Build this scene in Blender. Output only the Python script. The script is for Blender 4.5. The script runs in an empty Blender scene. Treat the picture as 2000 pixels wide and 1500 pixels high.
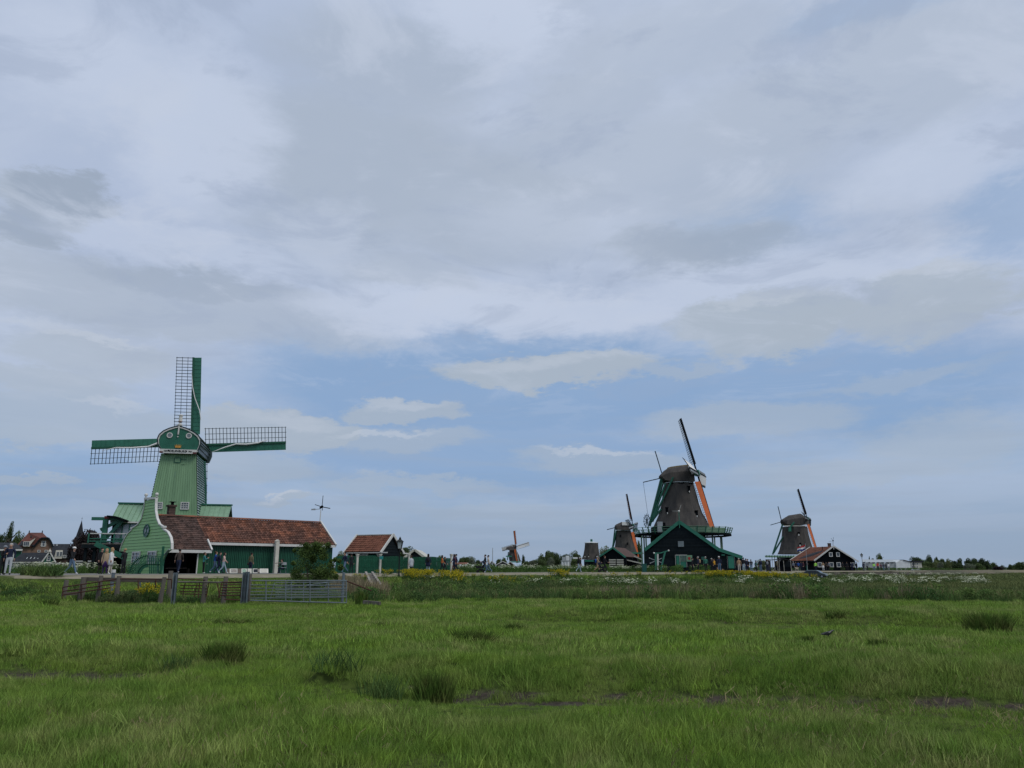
import bpy, bmesh, math, random
import numpy as np
from mathutils import Vector, Matrix

# ------------------------------------------------------------------ camera
F = 1500.0                       # focal length in pixels of a 2000 px wide frame
TH = math.atan(362.0 / F)        # camera looks up; horizon at row 1112 of 1500
CT, ST = math.cos(TH), math.sin(TH)
EYE = 1.6
sc = bpy.context.scene
COL = sc.collection
cam_d = bpy.data.cameras.new('camera')
cam = bpy.data.objects.new('camera', cam_d)
COL.objects.link(cam)
cam.location = (0, 0, EYE)
cam.rotation_euler = (math.pi / 2 + TH, 0, 0)
cam_d.sensor_width = 36
cam_d.lens = 36 * F / 2000
cam_d.clip_start = 0.1
cam_d.clip_end = 9000
sc.camera = cam
sc.view_settings.view_transform = 'Standard'
sc.view_settings.look = 'None'
sc.view_settings.exposure = 0.0
sc.view_settings.gamma = 1
sc.view_settings.use_curve_mapping = False

def ray(px, py):
    dx, dz = (px - 1000) / F, (750 - py) / F
    d = CT - ST * dz
    return dx / d, (ST + CT * dz) / d
def P(px, py, Y):
    a, b = ray(px, py)
    return Vector((a * Y, Y, EYE + b * Y))
def azel(px, py):
    a, b = ray(px, py)
    return math.atan2(a, 1), math.atan2(b, math.hypot(a, 1))

# ------------------------------------------------------------------ sun
SUN_EL, SUN_AZ = math.radians(52), math.radians(125)    # azimuth clockwise from +Y
sd = bpy.data.lights.new('sun', 'SUN')
sd.energy = 1.5; sd.angle = math.radians(20); sd.color = (1, .96, .9)
sun = bpy.data.objects.new('sun', sd); COL.objects.link(sun)
sun.rotation_euler = (math.pi / 2 - SUN_EL, 0, math.pi - SUN_AZ)
# ------------------------------------------------------------------ world sky
W = bpy.data.worlds.new('World'); sc.world = W; W.use_nodes = True
nt = W.node_tree
for n in list(nt.nodes): nt.nodes.remove(n)
def N(t, **k):
    n = nt.nodes.new(t)
    for a, b in k.items(): setattr(n, a, b)
    return n
def lk(a, b): nt.links.new(a, b)
def mth(op, a, b=None, c=None, clamp=False):
    n = N('ShaderNodeMath', operation=op, use_clamp=clamp)
    for i, v in enumerate((a, b, c)):
        if v is None: continue
        if isinstance(v, (int, float)): n.inputs[i].default_value = v
        else: lk(v, n.inputs[i])
    return n.outputs[0]
def mixc(f, a, b):
    n = N('ShaderNodeMix', data_type='RGBA')
    if isinstance(f, (int, float)): n.inputs[0].default_value = f
    else: lk(f, n.inputs[0])
    for s, v in ((6, a), (7, b)):
        if isinstance(v, tuple): n.inputs[s].default_value = (*v, 1)
        else: lk(v, n.inputs[s])
    return n.outputs[2]
def smooth(v, lo, hi):
    n = N('ShaderNodeMapRange', interpolation_type='SMOOTHSTEP')
    lk(v, n.inputs[0]); n.inputs[1].default_value = lo; n.inputs[2].default_value = hi
    return n.outputs[0]
def comb(x, y, z):
    n = N('ShaderNodeCombineXYZ')
    for i, v in enumerate((x, y, z)):
        if isinstance(v, (int, float)): n.inputs[i].default_value = v
        else: lk(v, n.inputs[i])
    return n.outputs[0]
def noise(vec, scale, detail=6, rough=.5, dist=0.0):
    n = N('ShaderNodeTexNoise'); lk(vec, n.inputs['Vector'])
    n.inputs['Scale'].default_value = scale; n.inputs['Detail'].default_value = detail
    n.inputs['Roughness'].default_value = rough; n.inputs['Distortion'].default_value = dist
    return n.outputs[0]
def lin(r, g, b):
    f = lambda c: (c / 255 / 12.92) if c / 255 <= .04045 else ((c / 255 + .055) / 1.055) ** 2.4
    return (f(r), f(g), f(b))
SKY_STR = 0.1
def skc(r, g, b, k=1.0):
    return tuple(c * k / SKY_STR for c in lin(r - 2, g + 1, b + 2))
tc = N('ShaderNodeTexCoord')
sep = N('ShaderNodeSeparateXYZ'); lk(tc.outputs['Generated'], sep.inputs[0])
X, Y, Z = sep.outputs
skyt = N('ShaderNodeTexSky', sky_type='NISHITA', sun_disc=False)
skyt.sun_elevation = SUN_EL; skyt.sun_rotation = SUN_AZ
skyt.air_density = 1.0; skyt.dust_density = 1.5
az = mth('ARCTAN2', X, Y)
el = mth('ARCSINE', Z)
zz = mth('MAXIMUM', mth('ADD', Z, 0.07), 0.03)
pv = comb(mth('DIVIDE', X, zz), mth('DIVIDE', Y, zz), 0.0)
n_big = noise(pv, 0.42, 5, .55, .35)
n_mid = noise(pv, 1.3, 6, .58, .2)
n_fin = noise(pv, 4.5, 8, .62, .3)
n_lav = noise(comb(mth('DIVIDE', X, zz), mth('DIVIDE', Y, zz), 5.0), .8, 7, .58, .5)
n_br = noise(comb(mth('DIVIDE', X, zz), mth('DIVIDE', Y, zz), 11.0), 2.1, 9, .64, .6)
wx = noise(comb(mth('MULTIPLY', az, 1.0), mth('MULTIPLY', el, 2.6), 3.3), 6.0, 8, .66)
wy = noise(comb(mth('MULTIPLY', az, 1.0), mth('MULTIPLY', el, 2.6), 9.7), 6.0, 8, .66)
azw = mth('ADD', az, mth('MULTIPLY', mth('SUBTRACT', wx, .5), .20))
elw = mth('ADD', el, mth('MULTIPLY', mth('SUBTRACT', wy, .5), .095))
wv = comb(azw, elw, 0.0)
def blob(px, py, rx, ry, soft=.35):
    """soft ellipse of cloud, given where it stands in the sky; returns 0..1"""
    a0, e0 = azel(px, py)
    a1, _ = azel(px + rx, py); _, e1 = azel(px, py - ry)
    v1 = N('ShaderNodeVectorMath', operation='SUBTRACT'); lk(wv, v1.inputs[0]); v1.inputs[1].default_value = (a0, e0, 0)
    v2 = N('ShaderNodeVectorMath', operation='MULTIPLY'); lk(v1.outputs[0], v2.inputs[0]); v2.inputs[1].default_value = (1 / abs(a1 - a0), 1 / abs(e1 - e0), 0)
    v3 = N('ShaderNodeVectorMath', operation='LENGTH'); lk(v2.outputs[0], v3.inputs[0])
    return v3.outputs['Value']
base = mixc(smooth(el, 0.0, .42), skc(150, 173, 204), skc(186, 196, 221))
# thin real blue behind the veil
base = mixc(.10, base, skyt.outputs[0])
col = base
# broad veil of cloud, denser high up
veil = mth('MULTIPLY', smooth(mth('ADD', n_big, mth('MULTIPLY', el, .22)), .42, .62), mth('ADD', .35, smooth(el, .05, .40)), clamp=True)
col = mixc(veil, col, skc(189, 198, 218))
grey = mth('MULTIPLY', smooth(mth('ADD', mth('MULTIPLY', n_mid, .55), mth('MULTIPLY', n_big, .45)), .47, .62), mth('ADD', .12, mth('MULTIPLY', smooth(el, .06, .34), .55)))
col = mixc(grey, col, skc(164, 174, 194))
lav = mth('MULTIPLY', smooth(n_lav, .46, .62), mth('MULTIPLY', smooth(el, .10, .34), .42))
col = mixc(lav, col, skc(160, 174, 202))
wh = mth('MULTIPLY', smooth(mth('ADD', mth('MULTIPLY', n_mid, .5), mth('MULTIPLY', n_fin, .5)), .52, .70), mth('MULTIPLY', smooth(el, .16, .55), .45))
col = mixc(wh, col, skc(203, 208, 222))
def put(specs, c, amt=.5):
    """one tone of cloud made of many ellipses, the strongest winning at each point"""
    global col
    m = None
    for sp_ in specs:
        soft = sp_[4]; k = sp_[5] if len(sp_) > 5 else amt
        n = N('ShaderNodeMapRange', interpolation_type='SMOOTHSTEP'); lk(blob(*sp_[:5]), n.inputs[0])
        n.inputs[1].default_value = math.sqrt(max(1 - soft, .01)); n.inputs[2].default_value = math.sqrt(1 + soft); n.inputs[3].default_value = k; n.inputs[4].default_value = 0
        m = n.outputs[0] if m is None else mth('MAXIMUM', m, n.outputs[0])
    col = mixc(m, col, c)
# blue windows between the clouds
put([(1000, 760, 560, 120, .6, .85), (1620, 760, 520, 100, .6, .8), (980, 890, 520, 80, .7, .75), (1990, 400, 200, 110, .8, .5), (800, 700, 160, 40, .6, .6),
     (130, 930, 380, 60, .8, .55), (1480, 440, 160, 60, .8, .45), (1680, 20, 190, 50, .8, .45), (640, 810, 200, 70, .8, .4), (1900, 760, 200, 60, .7, .4)],
    skc(133, 162, 200), .5)
# big soft grey masses
put([(700, 330, 260, 200, .75, .68), (950, 400, 280, 130, .75, .62), (760, 130, 230, 110, .75, .58), (1500, 240, 260, 120, .8, .5), (1100, 330, 200, 120, .8, .45), (1330, 330, 330, 140, .75, .45), (340, 590, 400, 70, .45, .6), (1150, 200, 150, 90, .6, .4),
     (1800, 130, 330, 150, .7, .45), (100, 380, 150, 50, .35, .8), (30, 440, 90, 60, .4, .7), (1350, 480, 230, 55, .6, .6), (1330, 90, 300, 100, .7, .35), (800, 530, 130, 40, .5, .45), (560, 640, 230, 40, .6, .5)],
    skc(169, 178, 193), .45)
put([(120, 375, 130, 40, .4, .7), (40, 440, 80, 50, .5, .6), (1380, 480, 200, 40, .8, .5), (1150, 400, 90, 30, .8, .4), (420, 560, 260, 22, .6, .35), (1560, 650, 130, 16, .6, .4), (1900, 620, 120, 14, .6, .4)],
    skc(154, 165, 184), .5)
put([(400, 260, 150, 200, .8, .75), (1000, 610, 460, 45, .6, .7), (200, 120, 230, 130, .9, .7), (960, 40, 130, 90, .7, .8), (1500, 560, 420, 50, .7, .6), (1840, 320, 200, 60, .9, .5), (330, 480, 260, 40, .7, .5), (640, 460, 90, 60, .7, .4), (1100, 430, 200, 60, .8, .35)],
    skc(197, 205, 224), .45)
# separate flat cumulus banks
put([(1060, 722, 215, 38, .25, .9), (1495, 640, 190, 62, .3, .85), (1830, 585, 210, 80, .3, .8), (800, 800, 115, 24, .3, .75),
     (560, 835, 190, 42, .25, .85), (780, 860, 150, 26, .5, .55), (480, 905, 180, 30, .5, .55), (170, 700, 190, 55, .5, .55), (120, 820, 260, 50, .5, .55),
     (1180, 905, 190, 28, .5, .55), (1450, 820, 190, 40, .5, .55), (1850, 850, 230, 60, .6, .5), (1650, 920, 260, 22, .6, .45), (90, 760, 170, 28, .5, .6), (60, 850, 150, 18, .5, .6), (430, 870, 120, 18, .5, .5), (1000, 1000, 300, 14, .6, .3), (800, 950, 180, 14, .6, .5),
     (540, 968, 50, 9, .5, .7), (60, 915, 90, 10, .5, .6), (1320, 712, 80, 16, .6, .5), (300, 960, 260, 16, .6, .3), (1750, 740, 220, 22, .6, .4)],
    skc(172, 181, 194), .6)
put([(1060, 703, 180, 14, .95, .4), (560, 812, 130, 14, .95, .4), (200, 790, 110, 9, .9, .45), (60, 625, 90, 12, .9, .45), (800, 787, 80, 10, .9, .4), (1500, 592, 120, 12, .8, .45), (1830, 515, 150, 14, .8, .5), (760, 845, 90, 8, .7, .5), (540, 963, 40, 5, .7, .7), (1180, 886, 120, 7, .7, .5), (170, 655, 120, 10, .7, .5)],
    skc(194, 200, 213), .6)
# finer broken edges and shading inside the cloud cover
br = mth('MULTIPLY', smooth(n_br, .52, .66), mth('MULTIPLY', smooth(el, .12, .4), .55))
col = mixc(br, col, skc(196, 203, 220))
dk = mth('MULTIPLY', smooth(n_br, .47, .36), mth('MULTIPLY', smooth(el, .12, .4), .45))
col = mixc(dk, col, skc(160, 171, 194))
# low band of thin distant cloud and the horizon's grey blue
str_n = noise(comb(mth('MULTIPLY', az, 1.6), mth('MULTIPLY', el, 22.0), 1.0), 3.0, 5, .55)
col = mixc(mth('MULTIPLY', smooth(str_n, .45, .66), mth('MULTIPLY', smooth(el, .26, .05), .45)), col, skc(157, 170, 190))
col = mixc(mth('MULTIPLY', smooth(el, .13, -.01), .85), col, skc(149, 163, 184))
below = smooth(el, -.005, -.05)
col = mixc(below, col, skc(110, 122, 118))
# the zenith, out of the picture, is as bright as a thinly clouded sky
up = smooth(el, .62, 1.2)
col = mixc(up, col, skc(214, 219, 230, 1.25))
bg = N('ShaderNodeBackground'); lk(col, bg.inputs[0]); bg.inputs[1].default_value = SKY_STR
wo = N('ShaderNodeOutputWorld'); lk(bg.outputs[0], wo.inputs[0])
W.cycles.sampling_method = 'MANUAL'; W.cycles.sample_map_resolution = 512

# ------------------------------------------------------------------ materials
MATS = {}
def mat(name, c, rough=.75, var=.25, scale=3.0, bump=0.0, bscale=20.0, spec=.3, metal=0.0, island=0.0, c2=None, stretch=(1, 1, 1), trans=0.0, patch=None, objrand=0.0, patch2=None):
    """procedural paint, wood, stone or leaf: colour c with noise of depth var, mixed towards c2"""
    if name in MATS: return MATS[name]
    m = bpy.data.materials.new(name); m.use_nodes = True
    t = m.node_tree; b = t.nodes['Principled BSDF']; L = t.links.new
    b.inputs['Roughness'].default_value = rough; b.inputs['Metallic'].default_value = metal
    b.inputs['Specular IOR Level'].default_value = spec
    tcn = t.nodes.new('ShaderNodeTexCoord'); mp = t.nodes.new('ShaderNodeMapping'); mp.inputs['Scale'].default_value = stretch
    L(tcn.outputs['Object'], mp.inputs[0])
    nz = t.nodes.new('ShaderNodeTexNoise'); nz.inputs['Scale'].default_value = scale; nz.inputs['Detail'].default_value = 6; nz.inputs['Roughness'].default_value = .62
    L(mp.outputs[0], nz.inputs['Vector'])
    c2 = c2 or tuple(x * (1 - var * 1.4) for x in c)
    mx = t.nodes.new('ShaderNodeMix'); mx.data_type = 'RGBA'
    mr = t.nodes.new('ShaderNodeMapRange'); mr.inputs[1].default_value = .35; mr.inputs[2].default_value = .68
    L(nz.outputs[0], mr.inputs[0]); L(mr.outputs[0], mx.inputs[0])
    mx.inputs[6].default_value = (*c, 1); mx.inputs[7].default_value = (*c2, 1)
    out = mx.outputs[2]
    if patch:                                   # slow change over metres of ground, in world space
        ge = t.nodes.new('ShaderNodeNewGeometry'); n2 = t.nodes.new('ShaderNodeTexNoise'); n2.inputs['Scale'].default_value = patch[1]; n2.inputs['Detail'].default_value = 4
        L(ge.outputs['Position'], n2.inputs['Vector'])
        r2 = t.nodes.new('ShaderNodeMapRange'); r2.inputs[1].default_value = .42; r2.inputs[2].default_value = .62
        L(n2.outputs[0], r2.inputs[0])
        m2 = t.nodes.new('ShaderNodeMix'); m2.data_type = 'RGBA'; L(r2.outputs[0], m2.inputs[0]); L(out, m2.inputs[6]); m2.inputs[7].default_value = (*patch[0], 1)
        out = m2.outputs[2]
    rnd = None
    if patch2:
        ge = t.nodes.new('ShaderNodeNewGeometry'); n2 = t.nodes.new('ShaderNodeTexNoise'); n2.inputs['Scale'].default_value = patch2[1]; n2.inputs['Detail'].default_value = 5; n2.inputs['Roughness'].default_value = .65
        L(ge.outputs['Position'], n2.inputs['Vector']); r2 = t.nodes.new('ShaderNodeMapRange'); r2.inputs[1].default_value = .40; r2.inputs[2].default_value = .60; L(n2.outputs[0], r2.inputs[0])
        m2 = t.nodes.new('ShaderNodeMix'); m2.data_type = 'RGBA'; L(r2.outputs[0], m2.inputs[0]); L(out, m2.inputs[6]); m2.inputs[7].default_value = (*patch2[0], 1); out = m2.outputs[2]
    if island:
        ge = t.nodes.new('ShaderNodeNewGeometry'); rnd = ge.outputs['Random Per Island']; amt = island
    elif objrand:
        oi = t.nodes.new('ShaderNodeObjectInfo'); rnd = oi.outputs['Random']; amt = objrand
    if rnd:
        hv = t.nodes.new('ShaderNodeHueSaturation'); r3 = t.nodes.new('ShaderNodeMapRange')
        r3.inputs[3].default_value = 1 - amt; r3.inputs[4].default_value = 1 + amt
        L(rnd, r3.inputs[0]); L(r3.outputs[0], hv.inputs['Value']); L(out, hv.inputs['Color']); out = hv.outputs[0]
    L(out, b.inputs['Base Color'])
    if bump:
        nb = t.nodes.new('ShaderNodeTexNoise'); nb.inputs['Scale'].default_value = bscale; nb.inputs['Detail'].default_value = 5
        L(mp.outputs[0], nb.inputs['Vector'])
        bp = t.nodes.new('ShaderNodeBump'); bp.inputs['Strength'].default_value = bump; bp.inputs['Distance'].default_value = .02
        L(nb.outputs[0], bp.inputs['Height']); L(bp.outputs[0], b.inputs['Normal'])
    if trans:
        o = t.nodes['Material Output']; tr = t.nodes.new('ShaderNodeBsdfTranslucent'); ms = t.nodes.new('ShaderNodeMixShader'); ms.inputs[0].default_value = trans
        L(out, tr.inputs[0]); L(b.outputs[0], ms.inputs[1]); L(tr.outputs[0], ms.inputs[2]); L(ms.outputs[0], o.inputs[0])
    MATS[name] = m
    return m
def M(n): return MATS[n]
mat('white_paint', (.55, .55, .52), .5, .12, 2)
mat('cream_paint', (.52, .50, .43), .55, .15, 2)
mat('mill_green', (.205, .345, .195), .6, .14, 1.6, c2=(.150, .265, .150), island=.07, stretch=(1, 1, .16), spec=.2)
mat('gable_green', (.23, .42, .165), .5, .16, 1.5, stretch=(.3, .3, 2.0), bump=.1, bscale=8, island=.06, c2=(.19, .38, .155), spec=.2)
mat('door_green', (.05, .155, .045), .55, .2, 2)
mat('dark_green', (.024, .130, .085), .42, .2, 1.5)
mat('fence_green', (.012, .095, .050), .5, .3, 3, island=.12)
mat('barn_green', (.009, .075, .042), .5, .25, 2, objrand=.14)
mat('sail_green', (.016, .088, .052), .42, .2, 2)
mat('sail_board', (.030, .150, .100), .42, .2, 2)
mat('lattice', (.012, .028, .035), .6, .2, 3)
mat('pale_roof', (.19, .32, .21), .42, .15, 1.2)
mat('sky_sheen_board', (.72, .82, .80), .35, .15, 2, island=.08)  # green side boards made pale: sky reflection put into the base colour
mat('black_wood', (.006, .010, .013), .85, .5, 3, c2=(.011, .015, .017), island=.3, spec=.08)
mat('black', (.004, .006, .008), .9, .3, 3, spec=.05)
mat('slate', (.026, .030, .037), .75, .35, 2, island=.15, spec=.15)
mat('cap_side', (.05, .075, .08), .35, .3, 2, island=.2)
mat('teal_trim', (.03, .17, .115), .5, .2, 2)
mat('teal_door', (.035, .20, .135), .5, .15, 2)
mat('light_green', (.17, .30, .19), .55, .15, 2)
mat('tile_red', (.225, .090, .052), .85, .3, 1.0, c2=(.088, .050, .042), island=.42, bump=.2, bscale=30, patch=((.10, .052, .040), .55), spec=.15)
mat('tile_brown', (.088, .052, .042), .85, .4, 1.3, c2=(.055, .038, .034), island=.42, spec=.15)
mat('tile_dark', (.125, .048, .038), .85, .3, 1.0, c2=(.085, .04, .034), spec=.15)
mat('tile_shed', (.165, .070, .044), .85, .4, 1.0, c2=(.12, .05, .034), island=.28, spec=.15)
mat('brick', (.20, .125, .09), .85, .2, 3, bump=.3, bscale=30)
mat('brick_brown', (.085, .055, .045), .85, .3, 5, bump=.3, bscale=30, island=.2)
mat('thatch', (.070, .063, .056), .95, .3, 1.3, c2=(.036, .034, .033), stretch=(1, 1, .35), bump=.8, bscale=9)
mat('thatch_moss', (.13, .105, .055), .95, .3, 3.0, bump=.6, bscale=9)
mat('glass', (.045, .06, .075), .08, .3, 1, spec=.8)
mat('glass_pale', (.22, .27, .30), .12, .2, 1, spec=.8)
mat('grey_window', (.16, .19, .20), .2, .2, 2, spec=.6)
mat('orange_cloth', (.50, .12, .035), .8, .15, 1.2)
mat('white_cloth', (.70, .70, .68), .8, .1, 1)
mat('gold', (.55, .27, .05), .45, .2, 5)
mat('dark_red', (.10, .012, .012), .6, .2, 3)
mat('red', (.45, .03, .03), .6, .2, 3)
mat('blue', (.02, .05, .22), .6, .2, 3)
mat('grey_wood', (.15, .135, .115), .9, .45, 2.5, stretch=(1, 1, .15), bump=.5, bscale=14, c2=(.075, .066, .055))
mat('plank_wood', (.14, .115, .095), .9, .4, 2.0, stretch=(.15, 1, 1), bump=.5, bscale=14, c2=(.08, .065, .055))
mat('rust', (.085, .032, .022), .9, .5, 6, c2=(.05, .028, .022), bump=.3)
mat('galv', (.13, .145, .145), .6, .3, 4, metal=.15, spec=.3, c2=(.15, .19, .21))
mat('steel_post', (.10, .118, .13), .5, .3, 4, metal=.3, c2=(.16, .20, .23))
mat('iron', (.008, .013, .014), .5, .3, 3)
mat('lamp_glass', (.42, .46, .46), .2, .1, 2, spec=.6)
mat('bin_green', (.012, .085, .068), .5, .2, 3)
mat('asphalt', (.20, .195, .185), .98, .25, .6, c2=(.145, .145, .14), bump=.3, bscale=30, spec=.03)
mat('verge', (.24, .21, .165), .98, .3, .8, c2=(.15, .145, .095), spec=.03, bump=.4, bscale=8)
mat('concrete', (.27, .25, .22), .9, .35, 3, bump=.3)
mat('mud', (.050, .040, .034), .75, .3, 5, c2=(.085, .07, .058), bump=.6, bscale=12)
mat('wet_mud', (.055, .052, .050), .22, .3, 6, c2=(.035, .03, .027), bump=.3, bscale=14, spec=.6)
mat('white_metal', (.62, .65, .66), .4, .12, 1)
mat('grey_metal', (.33, .36, .37), .45, .2, 1)
mat('car_grey', (.085, .115, .12), .3, .1, 2, metal=.4, spec=.6)
mat('car_white', (.7, .72, .73), .3, .05, 2, spec=.6)
mat('tyre', (.012, .012, .013), .85, .2, 5)
mat('tail_lamp', (.35, .02, .02), .3, .1, 3)
mat('bark', (.065, .05, .038), .95, .4, 8, bump=.5)
mat('paper', (.62, .60, .54), .8, .15, 2)
mat('print', (.22, .17, .13), .8, .5, 14, c2=(.35, .36, .36))
mat('print_green', (.08, .22, .12), .8, .4, 14, c2=(.5, .55, .5))
mat('teal_plate', (.02, .20, .19), .5, .1, 2)

# ------------------------------------------------------------------ helpers
def tag(o, label=None, cat=None, group=None, kind=None):
    if label: o['label'] = label
    if cat: o['category'] = cat
    if group: o['group'] = group
    if kind: o['kind'] = kind
    return o
class MB:
    """collects simple shapes and links them as one mesh object"""
    def __init__(s): s.v = []; s.f = []; s.m = []; s.mi = 0; s.smooth = False
    def add(s, vs, fs):
        o = len(s.v); s.v += [tuple(v) for v in vs]; s.f += [tuple(i + o for i in f) for f in fs]; s.m += [s.mi] * len(fs)
        return s
    def box(s, c, d):
        x, y, z = c; a, b, e = d[0] / 2, d[1] / 2, d[2] / 2
        vs = [(x + i * a, y + j * b, z + k * e) for i in (-1, 1) for j in (-1, 1) for k in (-1, 1)]
        return s.add(vs, [(0, 1, 3, 2), (4, 6, 7, 5), (0, 4, 5, 1), (2, 3, 7, 6), (0, 2, 6, 4), (1, 5, 7, 3)])
    def beam(s, p, q, w, h=None, up=(0, 0, 1)):
        h = h or w; p, q = Vector(p), Vector(q); d = (q - p).normalized(); u = Vector(up)
        if abs(d.dot(u)) > .98: u = Vector((0, 1, 0))
        a = d.cross(u).normalized(); b = a.cross(d).normalized()
        vs = [r + a * (i * w / 2) + b * (j * h / 2) for r in (p, q) for i, j in ((-1, -1), (1, -1), (1, 1), (-1, 1))]
        return s.add(vs, [(0, 1, 2, 3), (7, 6, 5, 4), (0, 4, 5, 1), (1, 5, 6, 2), (2, 6, 7, 3), (3, 7, 4, 0)])
    def tube(s, p, q, r0, r1=None, n=8, cap=True):
        r1 = r0 if r1 is None else r1; p, q = Vector(p), Vector(q); d = (q - p).normalized(); u = Vector((0, 0, 1))
        if abs(d.dot(u)) > .98: u = Vector((0, 1, 0))
        a = d.cross(u).normalized(); b = a.cross(d).normalized()
        vs = [c + a * (r * math.cos(2 * math.pi * i / n)) + b * (r * math.sin(2 * math.pi * i / n)) for c, r in ((p, r0), (q, r1)) for i in range(n)]
        fs = [(i, (i + 1) % n, n + (i + 1) % n, n + i) for i in range(n)]
        if cap: fs += [tuple(range(n))[::-1], tuple(range(n, 2 * n))]
        return s.add(vs, fs)
    def path(s, pts, r, n=6):
        for a, b in zip(pts, pts[1:]): s.tube(a, b, r, r, n)
        return s
    def prism(s, poly, d0, d1, axis='y'):
        """polygon in the other two axes, pushed along axis from d0 to d1"""
        n = len(poly)
        def mk(p, d): return (p[0], d, p[1]) if axis == 'y' else ((d, p[0], p[1]) if axis == 'x' else (p[0], p[1], d))
        vs = [mk(p, d0) for p in poly] + [mk(p, d1) for p in poly]
        return s.add(vs, [tuple(range(n)), tuple(range(n, 2 * n))[::-1]] + [(i, n + i, n + (i + 1) % n, (i + 1) % n) for i in range(n)])
    def slab(s, quad, t):
        """thick sheet over a 3D polygon, thickness t against its normal"""
        q = [Vector(p) for p in quad]; nn = (q[1] - q[0]).cross(q[2] - q[0]).normalized() * t; n = len(q)
        return s.add(q + [p - nn for p in q], [tuple(range(n)), tuple(range(n, 2 * n))[::-1]] + [(i, n + i, n + (i + 1) % n, (i + 1) % n) for i in range(n)])
    def lathe(s, prof, c=(0, 0, 0), n=12, rot=0.0, sx=1, sy=1):
        vs = [(c[0] + sx * r * math.cos(rot + 2 * math.pi * i / n), c[1] + sy * r * math.sin(rot + 2 * math.pi * i / n), c[2] + z) for r, z in prof for i in range(n)]
        fs = [(k * n + i, k * n + (i + 1) % n, (k + 1) * n + (i + 1) % n, (k + 1) * n + i) for k in range(len(prof) - 1) for i in range(n)]
        fs += [tuple(range(n))[::-1], tuple(range((len(prof) - 1) * n, len(prof) * n))]
        return s.add(vs, fs)
    def mesh(s, name, mats):
        me = bpy.data.meshes.new(name); me.from_pydata(s.v, [], s.f)
        for m in (mats if isinstance(mats, (list, tuple)) else [mats]): me.materials.append(M(m) if isinstance(m, str) else m)
        if any(s.m): me.polygons.foreach_set('material_index', s.m)
        bm = bmesh.new(); bm.from_mesh(me); bmesh.ops.recalc_face_normals(bm, faces=bm.faces); bm.to_mesh(me); bm.free()
        if s.smooth: me.shade_smooth()
        me.update(); return me
    def build(s, name, mats, parent=None, loc=None, kind=None):
        o = bpy.data.objects.new(name, s.mesh(name, mats)); COL.objects.link(o)
        if parent: o.parent = parent
        if loc is not None: o.location = loc
        if kind: o['kind'] = kind
        return o
def child(name, me, parent, loc=(0, 0, 0), rot=(0, 0, 0), scale=(1, 1, 1)):
    o = bpy.data.objects.new(name, me); COL.objects.link(o); o.parent = parent
    o.location = loc; o.rotation_euler = rot; o.scale = scale
    return o
def empty(name, loc, rz, label, cat, group=None):
    o = bpy.data.objects.new(name, None); COL.objects.link(o); o.location = loc; o.rotation_euler = (0, 0, rz)
    o.empty_display_size = .2
    return tag(o, label, cat, group)
class Frame:
    """a thing's own axes: x to the right, y away, z up; hit() finds where a sight line meets its planes"""
    def __init__(s, x, y, z, deg, name=None, label=None, cat=None, group=None):
        s.o = Vector((x, y, z)); s.a = math.radians(deg)
        s.x = Vector((math.cos(s.a), math.sin(s.a), 0)); s.y = Vector((-math.sin(s.a), math.cos(s.a), 0))
        s.e = empty(name, s.o, s.a, label, cat, group) if name else None
    def loc(s, w):
        d = Vector(w) - s.o; return Vector((d.dot(s.x), d.dot(s.y), d.z))
    def hit(s, px, py, ly=0.0):
        a, b = ray(px, py); r = Vector((a, 1, b)); c = Vector((0, 0, EYE)) - s.o
        t = (ly - c.dot(s.y)) / r.dot(s.y); p = s.loc(Vector((0, 0, EYE)) + r * t); return (p.x, p.z)
    def hitx(s, px, py, lx=0.0):
        a, b = ray(px, py); r = Vector((a, 1, b)); c = Vector((0, 0, EYE)) - s.o
        t = (lx - c.dot(s.x)) / r.dot(s.x); p = s.loc(Vector((0, 0, EYE)) + r * t); return (p.y, p.z)
def text_mesh(body, size, m):
    cu = bpy.data.curves.new('lettering', 'FONT'); cu.body = body; cu.size = size; cu.extrude = .012; cu.align_x = 'CENTER'; cu.align_y = 'CENTER'
    o = bpy.data.objects.new('lettering', cu); COL.objects.link(o)
    dg = bpy.context.evaluated_depsgraph_get(); me = bpy.data.meshes.new_from_object(o.evaluated_get(dg))
    bpy.data.objects.remove(o); me.materials.clear(); me.materials.append(M(m)); return me
def window(parent, c, w, h, axis='y', nx=2, nz=3, frame='white_paint', pane='glass', t=.09, d=.10):
    """window centred at c on a wall facing -axis: frame with glazing bars, and its pane"""
    f = MB(); x, y, z = c
    def bx(u, v, su, sv, dd, off=0.0):
        if axis == 'y': f.box((x + u, y - off, z + v), (su, dd, sv))
        else: f.box((x - off, y + u, z + v), (dd, su, sv))
    for k in (-1, 1):
        bx(k * (w - t) / 2, 0, t, h, d); bx(0, k * (h - t) / 2, w - 2 * t, t, d)
    for i in range(1, nx): bx((i / nx - .5) * (w - t), 0, .035, h - 2 * t, d * .6)
    for i in range(1, nz): bx(0, (i / nz - .5) * (h - t), w - 2 * t, .035, d * .5)
    fo = f.build('window', frame, parent)
    g = MB(); dd = .02
    g.box((x, y + .02, z) if axis == 'y' else (x + .02, y, z), (w - 2 * t, dd, h - 2 * t) if axis == 'y' else (dd, w - 2 * t, h - 2 * t))
    g.build('pane', pane, fo)
    return fo
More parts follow.
